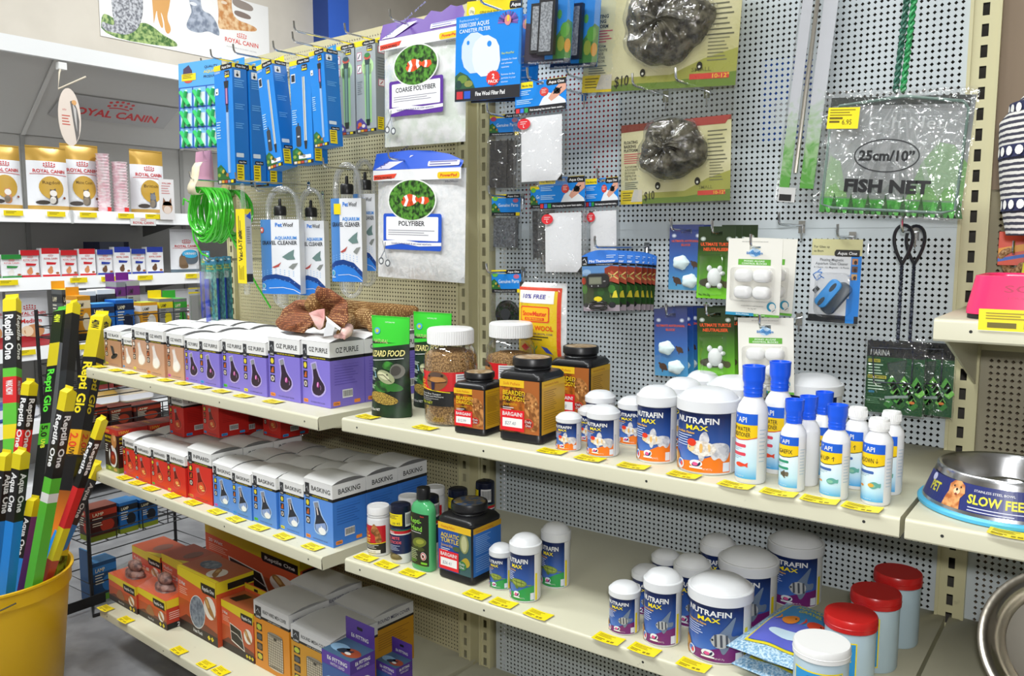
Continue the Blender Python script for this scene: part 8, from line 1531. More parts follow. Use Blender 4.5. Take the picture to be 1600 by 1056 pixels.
q=at_y(1596,388,-.05);t=thing('treat_packet','small orange and red treat packet on the dark pegboard at right edge','packet',q);m=MB();m.box(-.035,-.01,-.03,.04,.008,.03,M('#D8482A',.3));F=Pr(m,Flat((-.035,-.01,-.03),(1,0,0),(0,0,1)),.075,.06);F.p([(0,.3),(1,.55),(1,.75),(0,.5)],'#E8A03A',1);F.p([(0,.1),(1,.35),(1,.45),(0,.2)],'#3A6AC8',1);m.obj('packet_body',t);peg(q+Vector((0,0,.033)),.07,False,'display hook carrying the orange treat packet')
q=at_y(1584,407,-.05);t=thing('chew_toy','knotted brown chew toy at the right edge behind the pink bowl','pet toy',q);m=MB();m.tube([(.018*math.cos(a)*(1+.2*math.sin(3*a)),.008*math.sin(2*a),.020*math.sin(a))for a in[2*math.pi*i/24 for i in range(24)]],.007,noisy('twisted_hide','#8A5E3A','#C9A47A',220,.7),8,closed=True);m.obj('rope',t);peg(q+Vector((0,0,.012)),.07,False,'display hook carrying the brown chew toy')
# yellow bucket of lamp boxes
BC=at_d(-21,893,2.545);RB,HB=.23,BC.z
BUCK=M('#F0BE12',.35)
t=thing('bucket','big yellow plastic bucket full of long lamp boxes on the floor','bucket',Vector((BC.x,BC.y,0)));m=MB()
m.lathe([(RB*.80,0),(RB*.815,.004),(RB*.955,HB-.055),(RB*.985,HB-.052),(RB*.99,HB-.012),(RB*1.02,HB-.006),(RB*1.02,HB),(RB*.985,HB),(RB*.965,HB-.01),(RB*.79,.01),(.0005,.008)],BUCK,64);m.obj('bucket_body',t)
m=MB();pts=[(RB*1.0*math.cos(a),RB*1.0*math.sin(a)-.012*math.sin(s*math.pi),HB-.03-.055*math.sin(s*math.pi))for s,a in[(i/24,math.radians(-175+170*i/24))for i in range(25)]];m.tube([(x*1.03,y*1.03,z)for x,y,z in pts],.0022,M('#5A5648',.4,.8),6);m.obj('handle',t)
FOODP=noisy('printed_salad_photo','#3A2A14','#8FA83A',26,.4,detail=3,dist=1.5)
def lamp_box(A,B,w,segs,texts,tabc,label,yaw=0.0,side=None,win=None):
 """long lamp box from top A to bottom B; segs = (from, to, colour) along it, 0 at the top"""
 ax=(A-B);L=ax.length;q=ax.to_track_quat('Z','Y').to_euler();t=thing('lamp_box',label,'lamp box',B,(0,0,0),'long boxed reptile and aquarium lamps in the yellow bucket')
 zd=ax.normalized();xd=Vector((math.cos(yaw),math.sin(yaw),0));xd=(xd-zd*xd.dot(zd)).normalized();yd=zd.cross(xd);t.rotation_euler=Matrix((xd,yd,zd)).transposed().to_euler()
 m=MB();c=w/2
 for f0,f1,col in segs:
  mt=M(col,.35)if isinstance(col,str)else col;z0,z1=L*(1-f1),L*(1-f0);m.box(-c,-c,z0,c,c,z1,mt,**({'right':M(side,.35)}if side and f0>.02 else{}))
 for(tx,f,hgt,ln,col,shear)in texts:
  for fr in(Flat((-c,-c,0),(0,0,-1),(1,0,0)),Flat((c,-c,0),(0,0,-1),(0,1,0))):
   if fr.U.z and side and abs(fr.N.x)>.5:continue
   m.text(fr,tx,-L*(1-f),w*(.5-hgt/2),w*hgt,M(col),w=ln,k=2,bold=.03,shear=shear)
 m.obj('box_body',t)
 m=MB();m.box(-c,-.001,L,c,.0008,L+w*.55,M(tabc,.35));m.hexa([(-c,-c,L),(c,-c,L),(c,c,L),(-c,c,L),(-c*.9,-.002,L+w*.3),(c*.9,-.002,L+w*.3),(c*.9,.002,L+w*.3),(-c*.9,.002,L+w*.3)],M(tabc,.35));m.obj('hang_tab',t);return t
def LB(top,fx,tB,wpx,segs,texts,tabc,label,yaw=0,side=None,two=False,lean=.12):
 A=at_d(*top,tB+lean);py=1000
 for _ in range(8):py+=(at_d(fx,py,tB-.06).z-.035)*FPX/tB
 Bf=at_d(fx,py,tB-.06);r=Vector((Bf.x-BC.x,Bf.y-BC.y,0))
 if r.length>.152:r2=r.normalized()*.152;Bf=Vector((BC.x+r2.x,BC.y+r2.y,Bf.z))
 return lamp_box(A,Bf,wpx/FPX*(tB+lean)/(1.35 if two else 1.05),segs,texts,tabc,label,yaw,side)
BK,GRN,YL='#1B1B1D','#5FBF3A','#E8D41E'
RO=lambda f,c='#F4F4F4':('Reptile One',f,.62,.155,c,0)
AO=lambda f:('Aqua One',f,.62,.115,'#F4F4F4',0)
LB((19,470),21,2.72,26,[(0,.035,YL),(.035,.20,BK),(.20,.225,GRN),(.225,.30,'#D8282A'),(.30,.36,GRN),(.36,.40,YL),(.40,1,GRN)],[RO(.045),('WAS NOW',.235,.5,.05,'#F4F4F4',0),('UVB 2.0',.52,.4,.07,'#E8F4D8',0)],YL,'tall bright green lamp box with red was-now sticker at far left',.75,two=True,lean=0.166)
LB((47,600),-9,2.674,17,[(0,.04,YL),(.04,.16,BK),(.16,.28,'#D8282A'),(.28,.55,'#2A4E9A'),(.55,1,'#E8E8EA')],[RO(.05)],YL,'lamp box with yellow tab and red sticker, behind the bright green one',.3,lean=-0.009)
LB((98,488),34,2.668,25,[(0,.10,'#1E2A18'),(.10,.17,'#C9B81E'),(.17,.34,BK),(.34,.40,'#4FAE2E'),(.40,.55,BK),(.55,.75,'#3F7A2A'),(.75,1,FOODP)],[('40W',.012,.6,.03,'#D8E83A',0),('Repti Glo',.18,.66,.15,'#58D83A',0),('5.0',.345,.6,.04,'#1E2A10',0),('UVB',.385,.4,.03,'#D8E83A',0)],'#4FB83A','tall black and green lamp box with grey side, marked five point zero',.35,side='#8F9396',two=True,lean=0.304)
LB((115,476),62,2.668,15,[(0,.03,YL),(.03,.2,BK),(.2,1,'#2A2C30')],[],YL,'black lamp box with yellow tab, just behind the grey-sided one',.2,lean=0.283)
LB((158,497),51,2.62,29,[(0,.04,YL),(.04,.12,'#C9B81E'),(.12,.33,BK),(.33,.40,'#E0A81E'),(.40,.50,BK),(.50,.66,ramp_mat('sunset_print',[(0,'#E8A81E'),(.5,'#E07A1E'),(1,'#5A2A12')],.30,.62)),(.66,.675,YL),(.675,1,FOODP)],[('40W',.01,.6,.03,'#1E1E1E',0),('Repti Glo',.135,.66,.17,'#E8D41E',0),('2.0',.34,.6,.045,'#D8481E',0),('UVB',.38,.4,.03,'#3A2A12',0)],YL,'tall yellow and black lamp box with sunset print, marked two point zero',.5,two=True,lean=0.20)
LB((107,612),35.5,2.505,18,[(0,.06,YL),(.06,.28,BK),(.28,.33,GRN),(.33,.36,'#E8E8E4'),(.36,1,GRN)],[RO(.075)],YL,'slim green lamp box with black head, leaning in the middle',.2,lean=-0.05)
LB((160,656),12,2.577,13,[(0,.07,YL),(.07,.25,BK),(.25,.40,'#D8282A'),(.40,.52,YL),(.52,1,'#B8442A')],[('Reptile',.085,.6,.10,'#F4F4F4',0)],YL,'thin red lamp box with yellow tab leaning to the right',.2,lean=-0.05)
PK='#E8A9CC';aq=lambda:[(0,.06,YL),(.06,.25,BK),(.25,.62,BLU),(.62,1,PK)]
LB((10,712),-31,2.522,19,[(0,.06,YL),(.06,.27,BK),(.27,.66,BLU),(.66,1,'#E6E2E4')],[AO(.075)],YL,'blue lamp box with white lower end at the left edge',.3,lean=-0.018)
LB((34,708),-8.7,2.4,18,[(0,.06,YL),(.06,.27,BK),(.27,.70,BLU),(.70,1,PK)],[AO(.075)],YL,'blue lamp box with pink lower end',.3,lean=0.019)
LB((54,782),1,2.645,16,[(0,.09,YL),(.09,.33,BK),(.33,1,BLU)],[AO(.10)],YL,'shortest blue lamp box, in front of the others',.3,side='#8A4A8A',lean=0.016)
LB((146,728),-10.7,2.555,26,[(0,.06,YL),(.06,.27,BK),(.27,.80,BLU),(.80,1,GRN)],[AO(.075)],YL,'blue lamp box leaning behind the shelf corner at the right',.6,two=True,lean=0.175)
# black wire rack with boxed lamps, beyond the shelf end
XR=-1.62
ya,yb=at_x(118,490,XR).y,at_x(322,478,XR).y;zt=at_x(120,490,XR).z
t=thing('wire_rack','black wire grid rack of boxed lamps beyond the end of the shelves','rack',(0,0,0));RK=M('#1C1C1E',.45)
def grid(m,x0,x1,y0,y1,z,nx,ny,r=.0022):
 for i in range(nx+1):x=x0+(x1-x0)*i/nx;m.tube([(x,y0,z),(x,y1,z)],r,RK,5)
 for j in range(ny+1):y=y0+(y1-y0)*j/ny;m.tube([(x0,y,z),(x1,y,z)],r,RK,5)
x0,x1=XR-.30,XR;levels=[zt-.105,at_x(150,612,XR).z,at_x(190,672,XR).z,at_x(190,838,XR).z,at_x(180,935,XR).z]
for x in(x0,x1):
 for y in(ya,yb):m=MB();m.tube([(x,y,.0),(x,y,zt)],.007,RK,8);m.obj('post',t)
for z in levels:
 m=MB();grid(m,x0,x1,ya,yb,z,6,7);m.obj('wire_shelf',t)
 m=MB()
 for dz in(.04,.085):m.tube([(x1,ya,z+dz),(x1,yb,z+dz),(x0,yb,z+dz),(x0,ya,z+dz)],.0026,RK,6,closed=True)
 for j in range(6):y=ya+(yb-ya)*j/5;m.tube([(x1,y,z),(x1,y,z+.085)],.0022,RK,5)
 m.obj('basket_rail',t)
m=MB();m.tube([(x1,ya-.0,.006),(x1+.10,ya-.05,.006),(x1+.12,ya+.1,.006),(x1,yb,.006)],.006,RK,6);m.tube([(x1+.03,ya-.02,.10),(x1+.06,ya-.03,.55)],.005,RK,6);m.obj('foot',t)
q0,q1=at_x(104,945,x1+.03),at_x(165,935,x1+.03);m=MB();m.box(x1+.028,q0.y,.012,x1+.032,q1.y,q0.z,M('#17181A',.6));m.obj('dark_panel',t)
def rack_box(name,px0,px1,py0,zb,cols,label,group,dep=.09,xo=0.0,tabc=None,cat='box'):
 """carton standing on a rack level, printed side towards the aisle"""
 X=XR-.015-xo;a,b=at_x(px0,py0,X),at_x(px1,py0,X);a.y=max(a.y,ya+.014);b.y=min(b.y,yb-.014);w=b.y-a.y;h=max(.03,at_x((px0+px1)/2,py0,X).z-zb-.004)
 t=thing(name,label,cat,Vector((X,(a.y+b.y)/2,zb+.0035)),(0,0,math.pi/2),group);m=MB();c=[M(x,.4)for x in cols]
 m.box(-w/2*.96,0,0,w/2*.96,dep,h*.999,c[0],top=c[-1]);F=Pr(m,Flat((-w/2*.96,0,0),(1,0,0),(0,0,1)),w*.96,h);Lf=Pr(m,Flat((-w/2*.96,dep,0),(0,-1,0),(0,0,1)),dep,h);n=len(c)
 for P_ in(F,Lf):
  P_.r(0,.0,1,.16,cols[1],1)
  if n>2:P_.r(0,.72,1,.9,cols[2],1);P_.e(.62,.42,.26,.2,cols[2],1,14)
  P_.f(.08,.66,.38,4,.07,'#E8E4D0' if cols[0]<'#8' else '#4A4A4A',th=.35)
  P_.t('LAMP',.1,.75,.1,'#F0E8C8' if cols[0]<'#8' else '#2A2A2A',w=.4)
 m.obj('carton_body',t)
 if tabc:m=MB();m.box(-w/2*.96,dep-.001,h,w/2*.96,dep,h+.03,M(tabc,.4));m.obj('hang_tab',t)
 return t
GR='boxed lamps on the wire rack';l0=levels[0]
for px0,px1,py0,cols,lab,tb,xo,zb in(
(118,141,462,('#D9941E','#2A2A2A','#E8D8B8','#D9941E'),'orange lamp box with white bulb picture at left of the top basket','#E8A01E',.0,l0),
(142,179,474,('#1F6EC4','#E8D41E','#1A2A4A','#4FA3E0'),'blue lamp box with yellow foot in the top basket',None,.0,l0),
(180,209,468,('#1A5EB4','#E8D41E','#12203E','#3F8ED8'),'darker blue lamp box right of its twin in the top basket',None,.0,l0),
(96,118,452,('#55585A','#D9A81E','#2A2C2E','#E8C83A'),'grey and yellow box standing behind, left of the white cartons','#E8A01E',.12,l0),
(119,150,455,('#E4E4E2','#B9941E','#3A3A3C','#EDEDEB'),'white lamp carton at left of the back row in the top basket',None,.11,l0),
(151,180,452,('#EAEAE8','#8A8E90','#3A3A3C','#F0F0EE'),'white compact lamp carton in the middle of the back row',None,.11,l0),
(181,196,440,('#8A8E92','#4A4E52','#6A2A7A','#8A3A9A'),'grey box with purple header, left of the pair','#7A2A8A',.11,l0),
(197,218,438,('#A9ADB0','#6FB83A','#6A2A7A','#8A3A9A'),'grey box with purple header and green foot, right of the pair','#7A2A8A',.11,l0),
(248,270,466,('#8A8C8E','#4A4A4A','#E8D41E','#E8D41E'),'grey lamp box with yellow top near the brush packs','#E8D41E',.0,l0),
(271,292,466,('#7E8284','#3A3A3A','#3FA83A','#3FA83A'),'grey lamp box with green top near the brush packs','#3FA83A',.0,l0),
(219,246,472,('#E2A02A','#7AB83A','#E8E4DC','#B9C83A'),'orange and green box in the middle of the top basket',None,.0,l0),
(150,176,562,('#6E8A3A','#C85A5A','#E8D06A','#3A4A2A'),'green and pink striped box on the second rack level',None,.0,levels[1]),
(178,214,588,('#3A1C18','#8A2A1E','#C8541E','#B0421E'),'dark red lamp box on the second rack level, left',None,.0,levels[1]),
(216,250,588,('#3A1C18','#8A2A1E','#C8541E','#B0421E'),'dark red lamp box on the second rack level, right',None,.0,levels[1]),
(136,168,636,('#3A1612','#6A8A2A','#A8381E','#B8482A'),'red-topped lamp box on the third rack level, left',None,.0,levels[2]),
(170,206,634,('#3A1612','#6A8A2A','#A8381E','#B8482A'),'red-topped lamp box on the third rack level, middle',None,.0,levels[2]),
(208,252,631,('#3A1612','#6A8A2A','#A8381E','#B8482A'),'red-topped lamp box on the third rack level, right',None,.0,levels[2]),
(131,183,792,('#451612','#7A8A1E','#B0341E','#8A4A3A'),'big red and black heat lamp box on the fourth rack level',None,.0,levels[3]),
(185,215,783,('#1A66B0','#8A9A1E','#141A24','#3F8ED0'),'blue halogen lamp box on the fourth rack level, left',None,.0,levels[3]),
(217,246,778,('#1A66B0','#8A9A1E','#141A24','#3F8ED0'),'blue halogen lamp box on the fourth rack level, right',None,.0,levels[3]),
(106,140,868,('#1E4A78','#6FA83A','#2F7AC0','#4F9AD8'),'blue and green lamp box on the lowest rack level, left',None,.0,levels[4]),
(142,182,876,('#1E4A78','#6FA83A','#2F7AC0','#4F9AD8'),'blue and green lamp box on the lowest rack level, right',None,.0,levels[4])):
 rack_box('boxed_lamp',px0,px1,py0,zb,cols,lab,GR,.08,xo,tb)
q=at_x(294,450,XR+.012);q2=at_x(320,448,XR+.012);w=q2.y-q.y;t=thing('blister_card','grey blister card with yellow header at the right end of the rack','card',Vector((XR+.012,(q.y+q2.y)/2,q.z)),(0,0,math.pi/2));m=MB();h=.165;punched(m,w,h,.001,M('#B9BCBC',.35),hz=.012,hw=.008,hh=.003);F=Pr(m,front(w,h,.001),w,h);F.r(0,.86,1,.90,'#E8D41E');F.r(0,.975,1,1,'#E8D41E');F.r(.84,0,1,.86,BLU)
for i in range(4):F.e(.92,.2+.18*i,.05,.03,'#E0762A',2,10)
m.obj('backing_card',t);m=MB();m.box(-w*.45,-.012,-h*.95,w*.30,-.0008,-h*.18,BLIS);m.obj('blister',t)
t=thing('pink_bag','pink and grey bag hanging behind the green tubing','bag',at_l(318,236,-.12),(0,0,AL));m=MB();w,h=.10,.165;F_=[rr(w*s,d,d*.45,3,z)for s,d,z in((.96,.004,0),(1,.012,-.03),(1,.02,-.1),(.98,.012,-.15),(.96,.003,-h))];m.stack(F_[::-1],[M('#C9B59A',.5),M('#C9B59A',.5),M('#E6A9C4',.45),M('#E6A9C4',.45)]);m.obj('bag_body',t)
peg(at_l(318,236,-.12)+Vector((0,0,.004)),.15,True,'display hook carrying the pink bag')
# far display of dog and cat food, along the left wall
XG=-3.0;zs1,zs2=ZU+.560,ZU+.221
zs3=at_x(20,546,XG).z;zs4=at_x(20,664,XG).z
GY0,GY1=-1.3,2.3
WSH=M('#ECEDEE',.35);GBK=M('#A9A8A5',.5)
G=thing('display_gondola','long white wall display of pet food with canopy, along the far aisle','shelving',(0,0,0))
m=MB();m.box(XG-.52,GY0,0,XG-.46,GY1,ZU+1.36,GBK);m.obj('back_panel',G)
for i,z in enumerate((zs1,zs2,zs3,zs4,.12)):
 m=MB();m.box(XG-.46,GY0,z-.030,XG,GY1,z,WSH);m.hexa([(XG,GY0,z-.065),(XG+.014,GY0,z-.062),(XG+.014,GY1,z-.062),(XG,GY1,z-.065),(XG-.004,GY0,z+.002),(XG,GY0,z+.002),(XG,GY1,z+.002),(XG-.004,GY1,z+.002)],WSH)
 for yy in(.40,1.35,-.55):m.box(XG-.004,yy-.006,z-.066,XG+.0155,yy+.006,z+.003,M('#C9CACA',.5))
 m.obj('shelf',G)
zc0,zc1=ZU+1.317,ZU+1.396
m=MB();m.box(XG-.03,GY0,zc0,XG,GY1,zc1,M('#E3E4E4',.4));m.box(XG-.50,GY0,zc1-.012,XG-.03,GY1,zc1,M('#D5D5D3',.5));m.obj('fascia',G)
m=MB();m.hexa([(XG-.455,GY0,ZU+.98),(XG-.45,GY0,ZU+.98),(XG-.45,GY1,ZU+.98),(XG-.455,GY1,ZU+.98),(XG-.035,GY0,zc0+.03),(XG-.03,GY0,zc0+.02),(XG-.03,GY1,zc0+.02),(XG-.035,GY1,zc0+.03)],M('#BDBCB9',.5))
m.obj('sloped_panel',G)
for yy in(.39,1.34):
 m=MB();m.hexa([(XG-.449,yy-.01,ZU+.975),(XG-.44,yy-.01,ZU+.975),(XG-.44,yy+.01,ZU+.975),(XG-.449,yy+.01,ZU+.975),(XG-.03,yy-.01,zc0+.015),(XG-.022,yy-.01,zc0+.01),(XG-.022,yy+.01,zc0+.01),(XG-.03,yy+.01,zc0+.015)],M('#C9C8C5',.5));m.obj('rib',G)
 m=MB();m.box(XG-.459,yy-.012,.1,XG-.45,yy+.012,ZU+.98,M('#8F8F8C',.5));m.obj('upright',G)
for yy,z in((1.05,zs2),(1.05,zs1)):
 m=MB();m.hexa([(XG-.44,yy,z-.13),(XG-.05,yy,z-.06),(XG-.05,yy+.004,z-.06),(XG-.44,yy+.004,z-.13),(XG-.44,yy,z-.032),(XG-.05,yy,z-.032),(XG-.05,yy+.004,z-.032),(XG-.44,yy+.004,z-.032)],M('#6E6E6C',.5));m.obj('bracket',G)
sg=Vector((.42,0,.337)).normalized()
pp=[at_x(px,py,XG-.24)for px,py in((85,157),(267,180),(279,133),(101,115))]
fr_o=Vector((XG-.355,pp[0].y,0));nrm=Vector((sg.z,0,-sg.x));zp=lambda x:ZU+.98+(x-(XG-.45))*(zc0+.02-ZU-.98)/.42
xo=XG-.33;Fs=Flat((xo+.006,pp[0].y,zp(xo)-.004),(0,1,0),Vector((-.42,0,-(zc0+.02-ZU-.98)))*-1)
m=MB();wS,hS=pp[1].y-pp[0].y,.17;m.poly(Fs,[(0,0),(wS,0),(wS+.03,hS),(.03,hS)],M('#A9A8A8',.3),1);red=M('#C8282A',.4)
m.text(Fs,'ROYAL CANIN',wS*.12,hS*.22,hS*.30,red,w=wS*.78,k=3,bold=.03)
def crown(m,fr,x,y,s,mat,k):
 for i in range(5):
  for j in range(2):m.ell(fr,x+s*(-.5+.25*i+(.02*j)),y+s*(.12+.2*j+.10*math.sin(math.pi*i/4)),s*.085,s*.065,mat,k,8)
 m.line(fr,[(x+s*(-.45+.1*i),y+s*.05*math.sin(math.pi*i/9))for i in range(10)],s*.06,mat,k)
crown(m,Fs,wS*.53,hS*.62,wS*.19,red,3);tag(m.obj('canopy_sign',None),'translucent brand sign with red crown and lettering under the canopy','sign')
Z90=(0,0,math.pi/2)
q=at_x(95,98,XG-.02);t=thing('hanging_sign','oval cream sign with a bird picture hanging from the canopy bracket','sign',q);a,b,c_=at_x(86,112,XG+.02)-q,at_x(91,139,XG+.06)-q,at_x(134,120,XG+.08)-q
m=MB();m.box(-.015,-.02,-.035,.02,.02,0,WHITE);m.tube([(0,0,-.02),(.03,a.y*.5,a.z),(b.x,b.y,b.z),(c_.x,c_.y,c_.z)],.005,M('#D8CDB9',.4),8);m.obj('bracket_arm',t)
cc=at_x(109,183,XG+.075)-q;F=Flat((cc.x,cc.y,cc.z),(0,1,0),(0,0,1));ra,rb=(at_x(127,183,XG+.075).y-at_x(92,183,XG+.075).y)/2,(at_x(109,138,XG+.075).z-at_x(109,228,XG+.075).z)/2
m=MB();n=28;m.stack([[(cc.x+dx,cc.y+ra*math.cos(2*math.pi*j/n),cc.z+rb*math.sin(2*math.pi*j/n))for j in range(n)]for dx in(-.003,0)],M('#E6D8CC',.6),True,True,False)
gy=M('#6E6A68',.6);m.poly(F,[(ra*.1,rb*.55),(ra*.4,rb*.6),(ra*.7,rb*.3),(ra*.85,rb*-.1),(ra*.75,rb*-.6),(ra*.5,rb*-.85),(ra*.3,rb*-.2)],gy,1);m.poly(F,[(ra*.3,rb*.5),(ra*.6,rb*.3),(ra*.6,rb*-.5),(ra*.45,rb*-.1)],M('#C9C5C2',.6),2);m.ell(F,ra*.45,rb*.52,ra*.22,rb*.09,M('#E0A86A',.6),2,12);m.fine(F,-ra*.7,rb*.02,ra*.75,4,rb*.10,M('#C85A4A',.6),k=1);crown(m,F,-ra*.45,rb*.22,ra*.3,red,1);m.obj('oval_board',t)
def food_bag(w,h,d,style,label,loc,group,title=''):
 t=thing('food_bag',label,'bag',loc,Z90,group);m=MB();n,q=10,14;gold=M('#C9A04A',.28,.25);wt=M('#E9EAEE',.35)
 f=lambda u,v:Vector((u*(1-.03*v/h),-(d/2*max(0,1-v/h)**.6)*(1-abs(2*u/w)**3.5)*min(1,.55+2.5*v/h),v))
 g=[[f(-w/2+w*i/n,h*j/q)for i in range(n+1)]for j in range(q+1)]
 def band(s):
  if style=='gold':return gold if s>.80 or s<.09 else wt
  if style=='med':return wt if s>.22 else M('#B8242E',.35)
  return wt if s>.08 else M('#5A6E7A',.35)
 for j in range(q):
  for i in range(n):
   for fl in(0,1):
    P_=[g[j][i],g[j][i+1],g[j+1][i+1],g[j+1][i]]
    if fl:P_=[Vector((p.x,-p.y,p.z))for p in P_][::-1]
    m.add(P_,[(0,1,2,3)],band((j+.5)/q),True)
 for e in(0,n):m.add([v for j in range(q+1)for v in(g[j][e],Vector((g[j][e].x,-g[j][e].y,g[j][e].z)))],[(2*j,2*j+1,2*j+3,2*j+2)for j in range(q)],gold if style=='gold' else wt)
 F=Surf(lambda u,v,k:f(max(-w*.499,min(w*.499,u)),max(0,min(h*.999,v)))+Vector((0,-k-.0012,0)),w/8,h/12)
 m.text(F,'ROYAL CANIN',0,h*.60,h*.055,red,w=w*.78,al='c',k=2,bold=.02);crown(m,F,0,h*.69,w*.26,red,2);m.line(F,[(-w*.45,h*.575),(0,h*.58),(w*.45,h*.56)],h*.008,red,2)
 if style=='gold':
  m.ell(F,0,h*.36,w*.30,h*.185,M('#C29B3E',.35),2,24);m.text(F,title,0,h*.42,h*.05,M('#5A4212'),w=w*.42,al='c',k=3,bold=.005);cb={'Ragdoll':'#5A504A','Maine Coon':'#6A6256','British':'#5E6066','':'#C98A5A'}[title]
  m.blob(F,[(.3,0),(.25,.4),(.35,.62),(.3,.85),(.4,.78),(.55,.8),(.68,.9),(.66,.6),(.75,.3),(.75,0)],-w*.18,h*.09,w*.40,h*.30,M(cb),4);m.ell(F,w*.02,h*.27,w*.09,h*.05,M('#E6E0DA' if title!='British' else '#7A7C82'),5,12);m.ell(F,w*.0,h*.16,w*.08,h*.06,M('#E9E4DE' if title=='Ragdoll' else '#8A7E6E'),5,10);m.ell(F,-w*.22,h*.12,w*.16,h*.035,M('#4A423E'),4,12);m.ell(F,w*.3,h*.2,w*.04,h*.02,M('#8A4A2A'),3,8)
 elif style=='med':m.text(F,'Medium',0,h*.45,h*.08,red,w=w*.5,al='c',k=2,bold=.02);m.ell(F,.05*w,h*.30,w*.25,h*.12,M('#C98A5A'),2,16);m.ell(F,-.12*w,h*.30,w*.14,h*.1,M('#E6C9A9'),3,14)
 else:m.ell(F,w*.08,h*.36,w*.34,h*.17,M('#56606A'),2,20);m.ell(F,w*.1,h*.44,w*.30,h*.1,M('#3FA9D8'),3,20);m.text(F,'URINARY',w*.1,h*.42,h*.055,WHITE,w=w*.42,al='c',k=4,bold=.02);m.blob(F,[(.2,0),(.2,.6),(.3,1),(.5,.9),(.7,1),(.7,.6),(.9,.2),(.9,0)],-w*.4,h*.09,w*.42,h*.32,M('#7A6248'),5)
 m.obj('bag_body',t);m=MB();m.box(-w*.485,-.002,h,w*.485,.002,h+h*.025,gold if style=='gold' else wt);m.obj('top_seal',t);return t
def far(px0,px1,pyt,z,xo=.0):
 X=XG-.05-xo;pyb=0;a,b=at_x(px0,pyt,X),at_x(px1,pyt,X);return Vector((X,(a.y+b.y)/2,z+.001)),b.y-a.y,a.z*.5+b.z*.5-z
GG_='gold-topped cat food bags on the far top shelf'
for px0,px1,pyt,ti,lab in((-28,34,226,'','gold-topped cat food bag cut by the left picture edge'),(42,107,229,'Ragdoll','gold-topped cat food bag with a fluffy dark and white cat'),(96,157,226,'Maine Coon','gold-topped cat food bag with a tabby cat, next to the cups'),(205,258,235,'British','gold-topped cat food bag with grey cat behind the leaflet')):
 o,w,h=far(px0,px1,pyt,zs1,.08 if ti=='Maine Coon' else .10 if ti=='British' else .0);o.x-=.03;food_bag(w,h/1.02,.11,'gold',lab,o,GG_,ti)
for px0,px1,pyt,lab in((154,175,240,'taller stack of pink printed cups beside the gold bags'),(179,203,253,'shorter stack of pink printed cups beside the gold bags')):
 o,w,h=far(px0,px1,pyt,zs1,.02);o.x-=.035;t=thing('cup_stack',lab,'cups',o,0,'stacks of pink printed cups');R=w*.47
 cm=noisy('pink_cup_print','#F6E9EC','#EEC9D2',40,.25);n=int(h/.016)
 for i in range(n):
  m=MB();z=h*i/n;m.lathe([(R*.82,z),(R*.95,z+h/n*.75),(R*1.0,z+h/n*.8),(R*1.0,z+h/n*.95),(R*.8,z+h/n*.97)],cm,24,cap0=(i==0),cap1=False);m.obj('cup',t)
 m=MB();m.rect(Flat((R*1.01,R*.0,.004),(0,1,0),(0,0,1)),-R*.1,0,R*.6,.022,M('#D8282A'),1);m.obj('label',t)
o,w,h=far(242,265,279,zs1,-.035);h+=.03
t=thing('leaflet_stand','small white leaflet with a cat picture standing on the far top shelf','leaflet',Vector((XG+.022,o.y,zs1-.035)),Z90);m=MB();m.box(-w/2,0,0,w/2,.002,h,M('#E9E6E6',.4));F=Pr(m,Flat((-w/2,0,0),(1,0,0),(0,0,1)),w,h);F.e(.5,.30,.36,.16,'#C9A58A',1);F.p([(.2,.35),(.25,.55),(.4,.45),(.62,.45),(.78,.55),(.8,.35)],'#8A6248',1);F.e(.5,.24,.25,.1,'#EBD9CC',2);F.f(.15,.82,.6,4,.06,'#D8A0A0');F.t('ROYAL CANIN',.5,.88,.04,'#C8282A',w=.6,al='c');m.obj('leaflet',t)
q=at_x(224,346,XG+.0155);m=MB();F=Flat((XG+.0155,q.y-.075,q.z-.022),(0,1,0),(0,0,1));m.box(XG+.0142,q.y-.075,q.z-.022,XG+.0155,q.y+.075,q.z+.022,WHITE);m.text(F,'ROYAL CANIN',.075,.008,.014,red,w=.12,al='c',k=1,bold=.02);crown(m,F,.075,.026,.03,red,1);tag(m.obj('shelf_label',None),'white brand label on the edge of the far top shelf','label')
GP='small dog food packets on the far second shelf'
def sachet(w,h,col,boxy,label,loc,pic):
 t=thing('food_carton' if boxy else 'food_sachet',label,'box' if boxy else 'sachet',loc,Z90,GP);m=MB();wt=M('#EDEDEF',.3);c=M(col,.3);d=.05 if boxy else .016
 if boxy:m.box(-w/2,0,0,w/2,d,h,wt,top=c,right=M('#DCDCE0',.35))
 else:m.stack([rr(w*s,dd,dd*.4,3,z*h,0,.012)for s,dd,z in((.96,.014,0),(1,.022,.12),(1,.018,.6),(.99,.004,.95),(.99,.003,1))],wt)
 F=Pr(m,Flat((-w/2*.98,(0 if boxy else-.0005),0),(1,0,0),(0,0,1)),w*.98,h);F.r(0,.80,1,1,c,1);F.r(0,0,1,.07,c,1);F.t('ROYAL CANIN',.5,.60,.07,'#C8282A',w=.75,al='c');crown(m,F.fr,w*.49,h*.71,w*.25,red,2);F.p([(.25,.42),(.75,.42),(.82,.49),(.25,.52)],c,2);F.e(.45,.2,.16,.11,pic,2,12);F.e(.5,.3,.09,.07,pic,3,10);F.e(.85,.12,.1,.04,'#9A5A2E',2,10);m.obj('packet_body',t);return t
RD,BLU2='#C8242C','#2A3FA0'
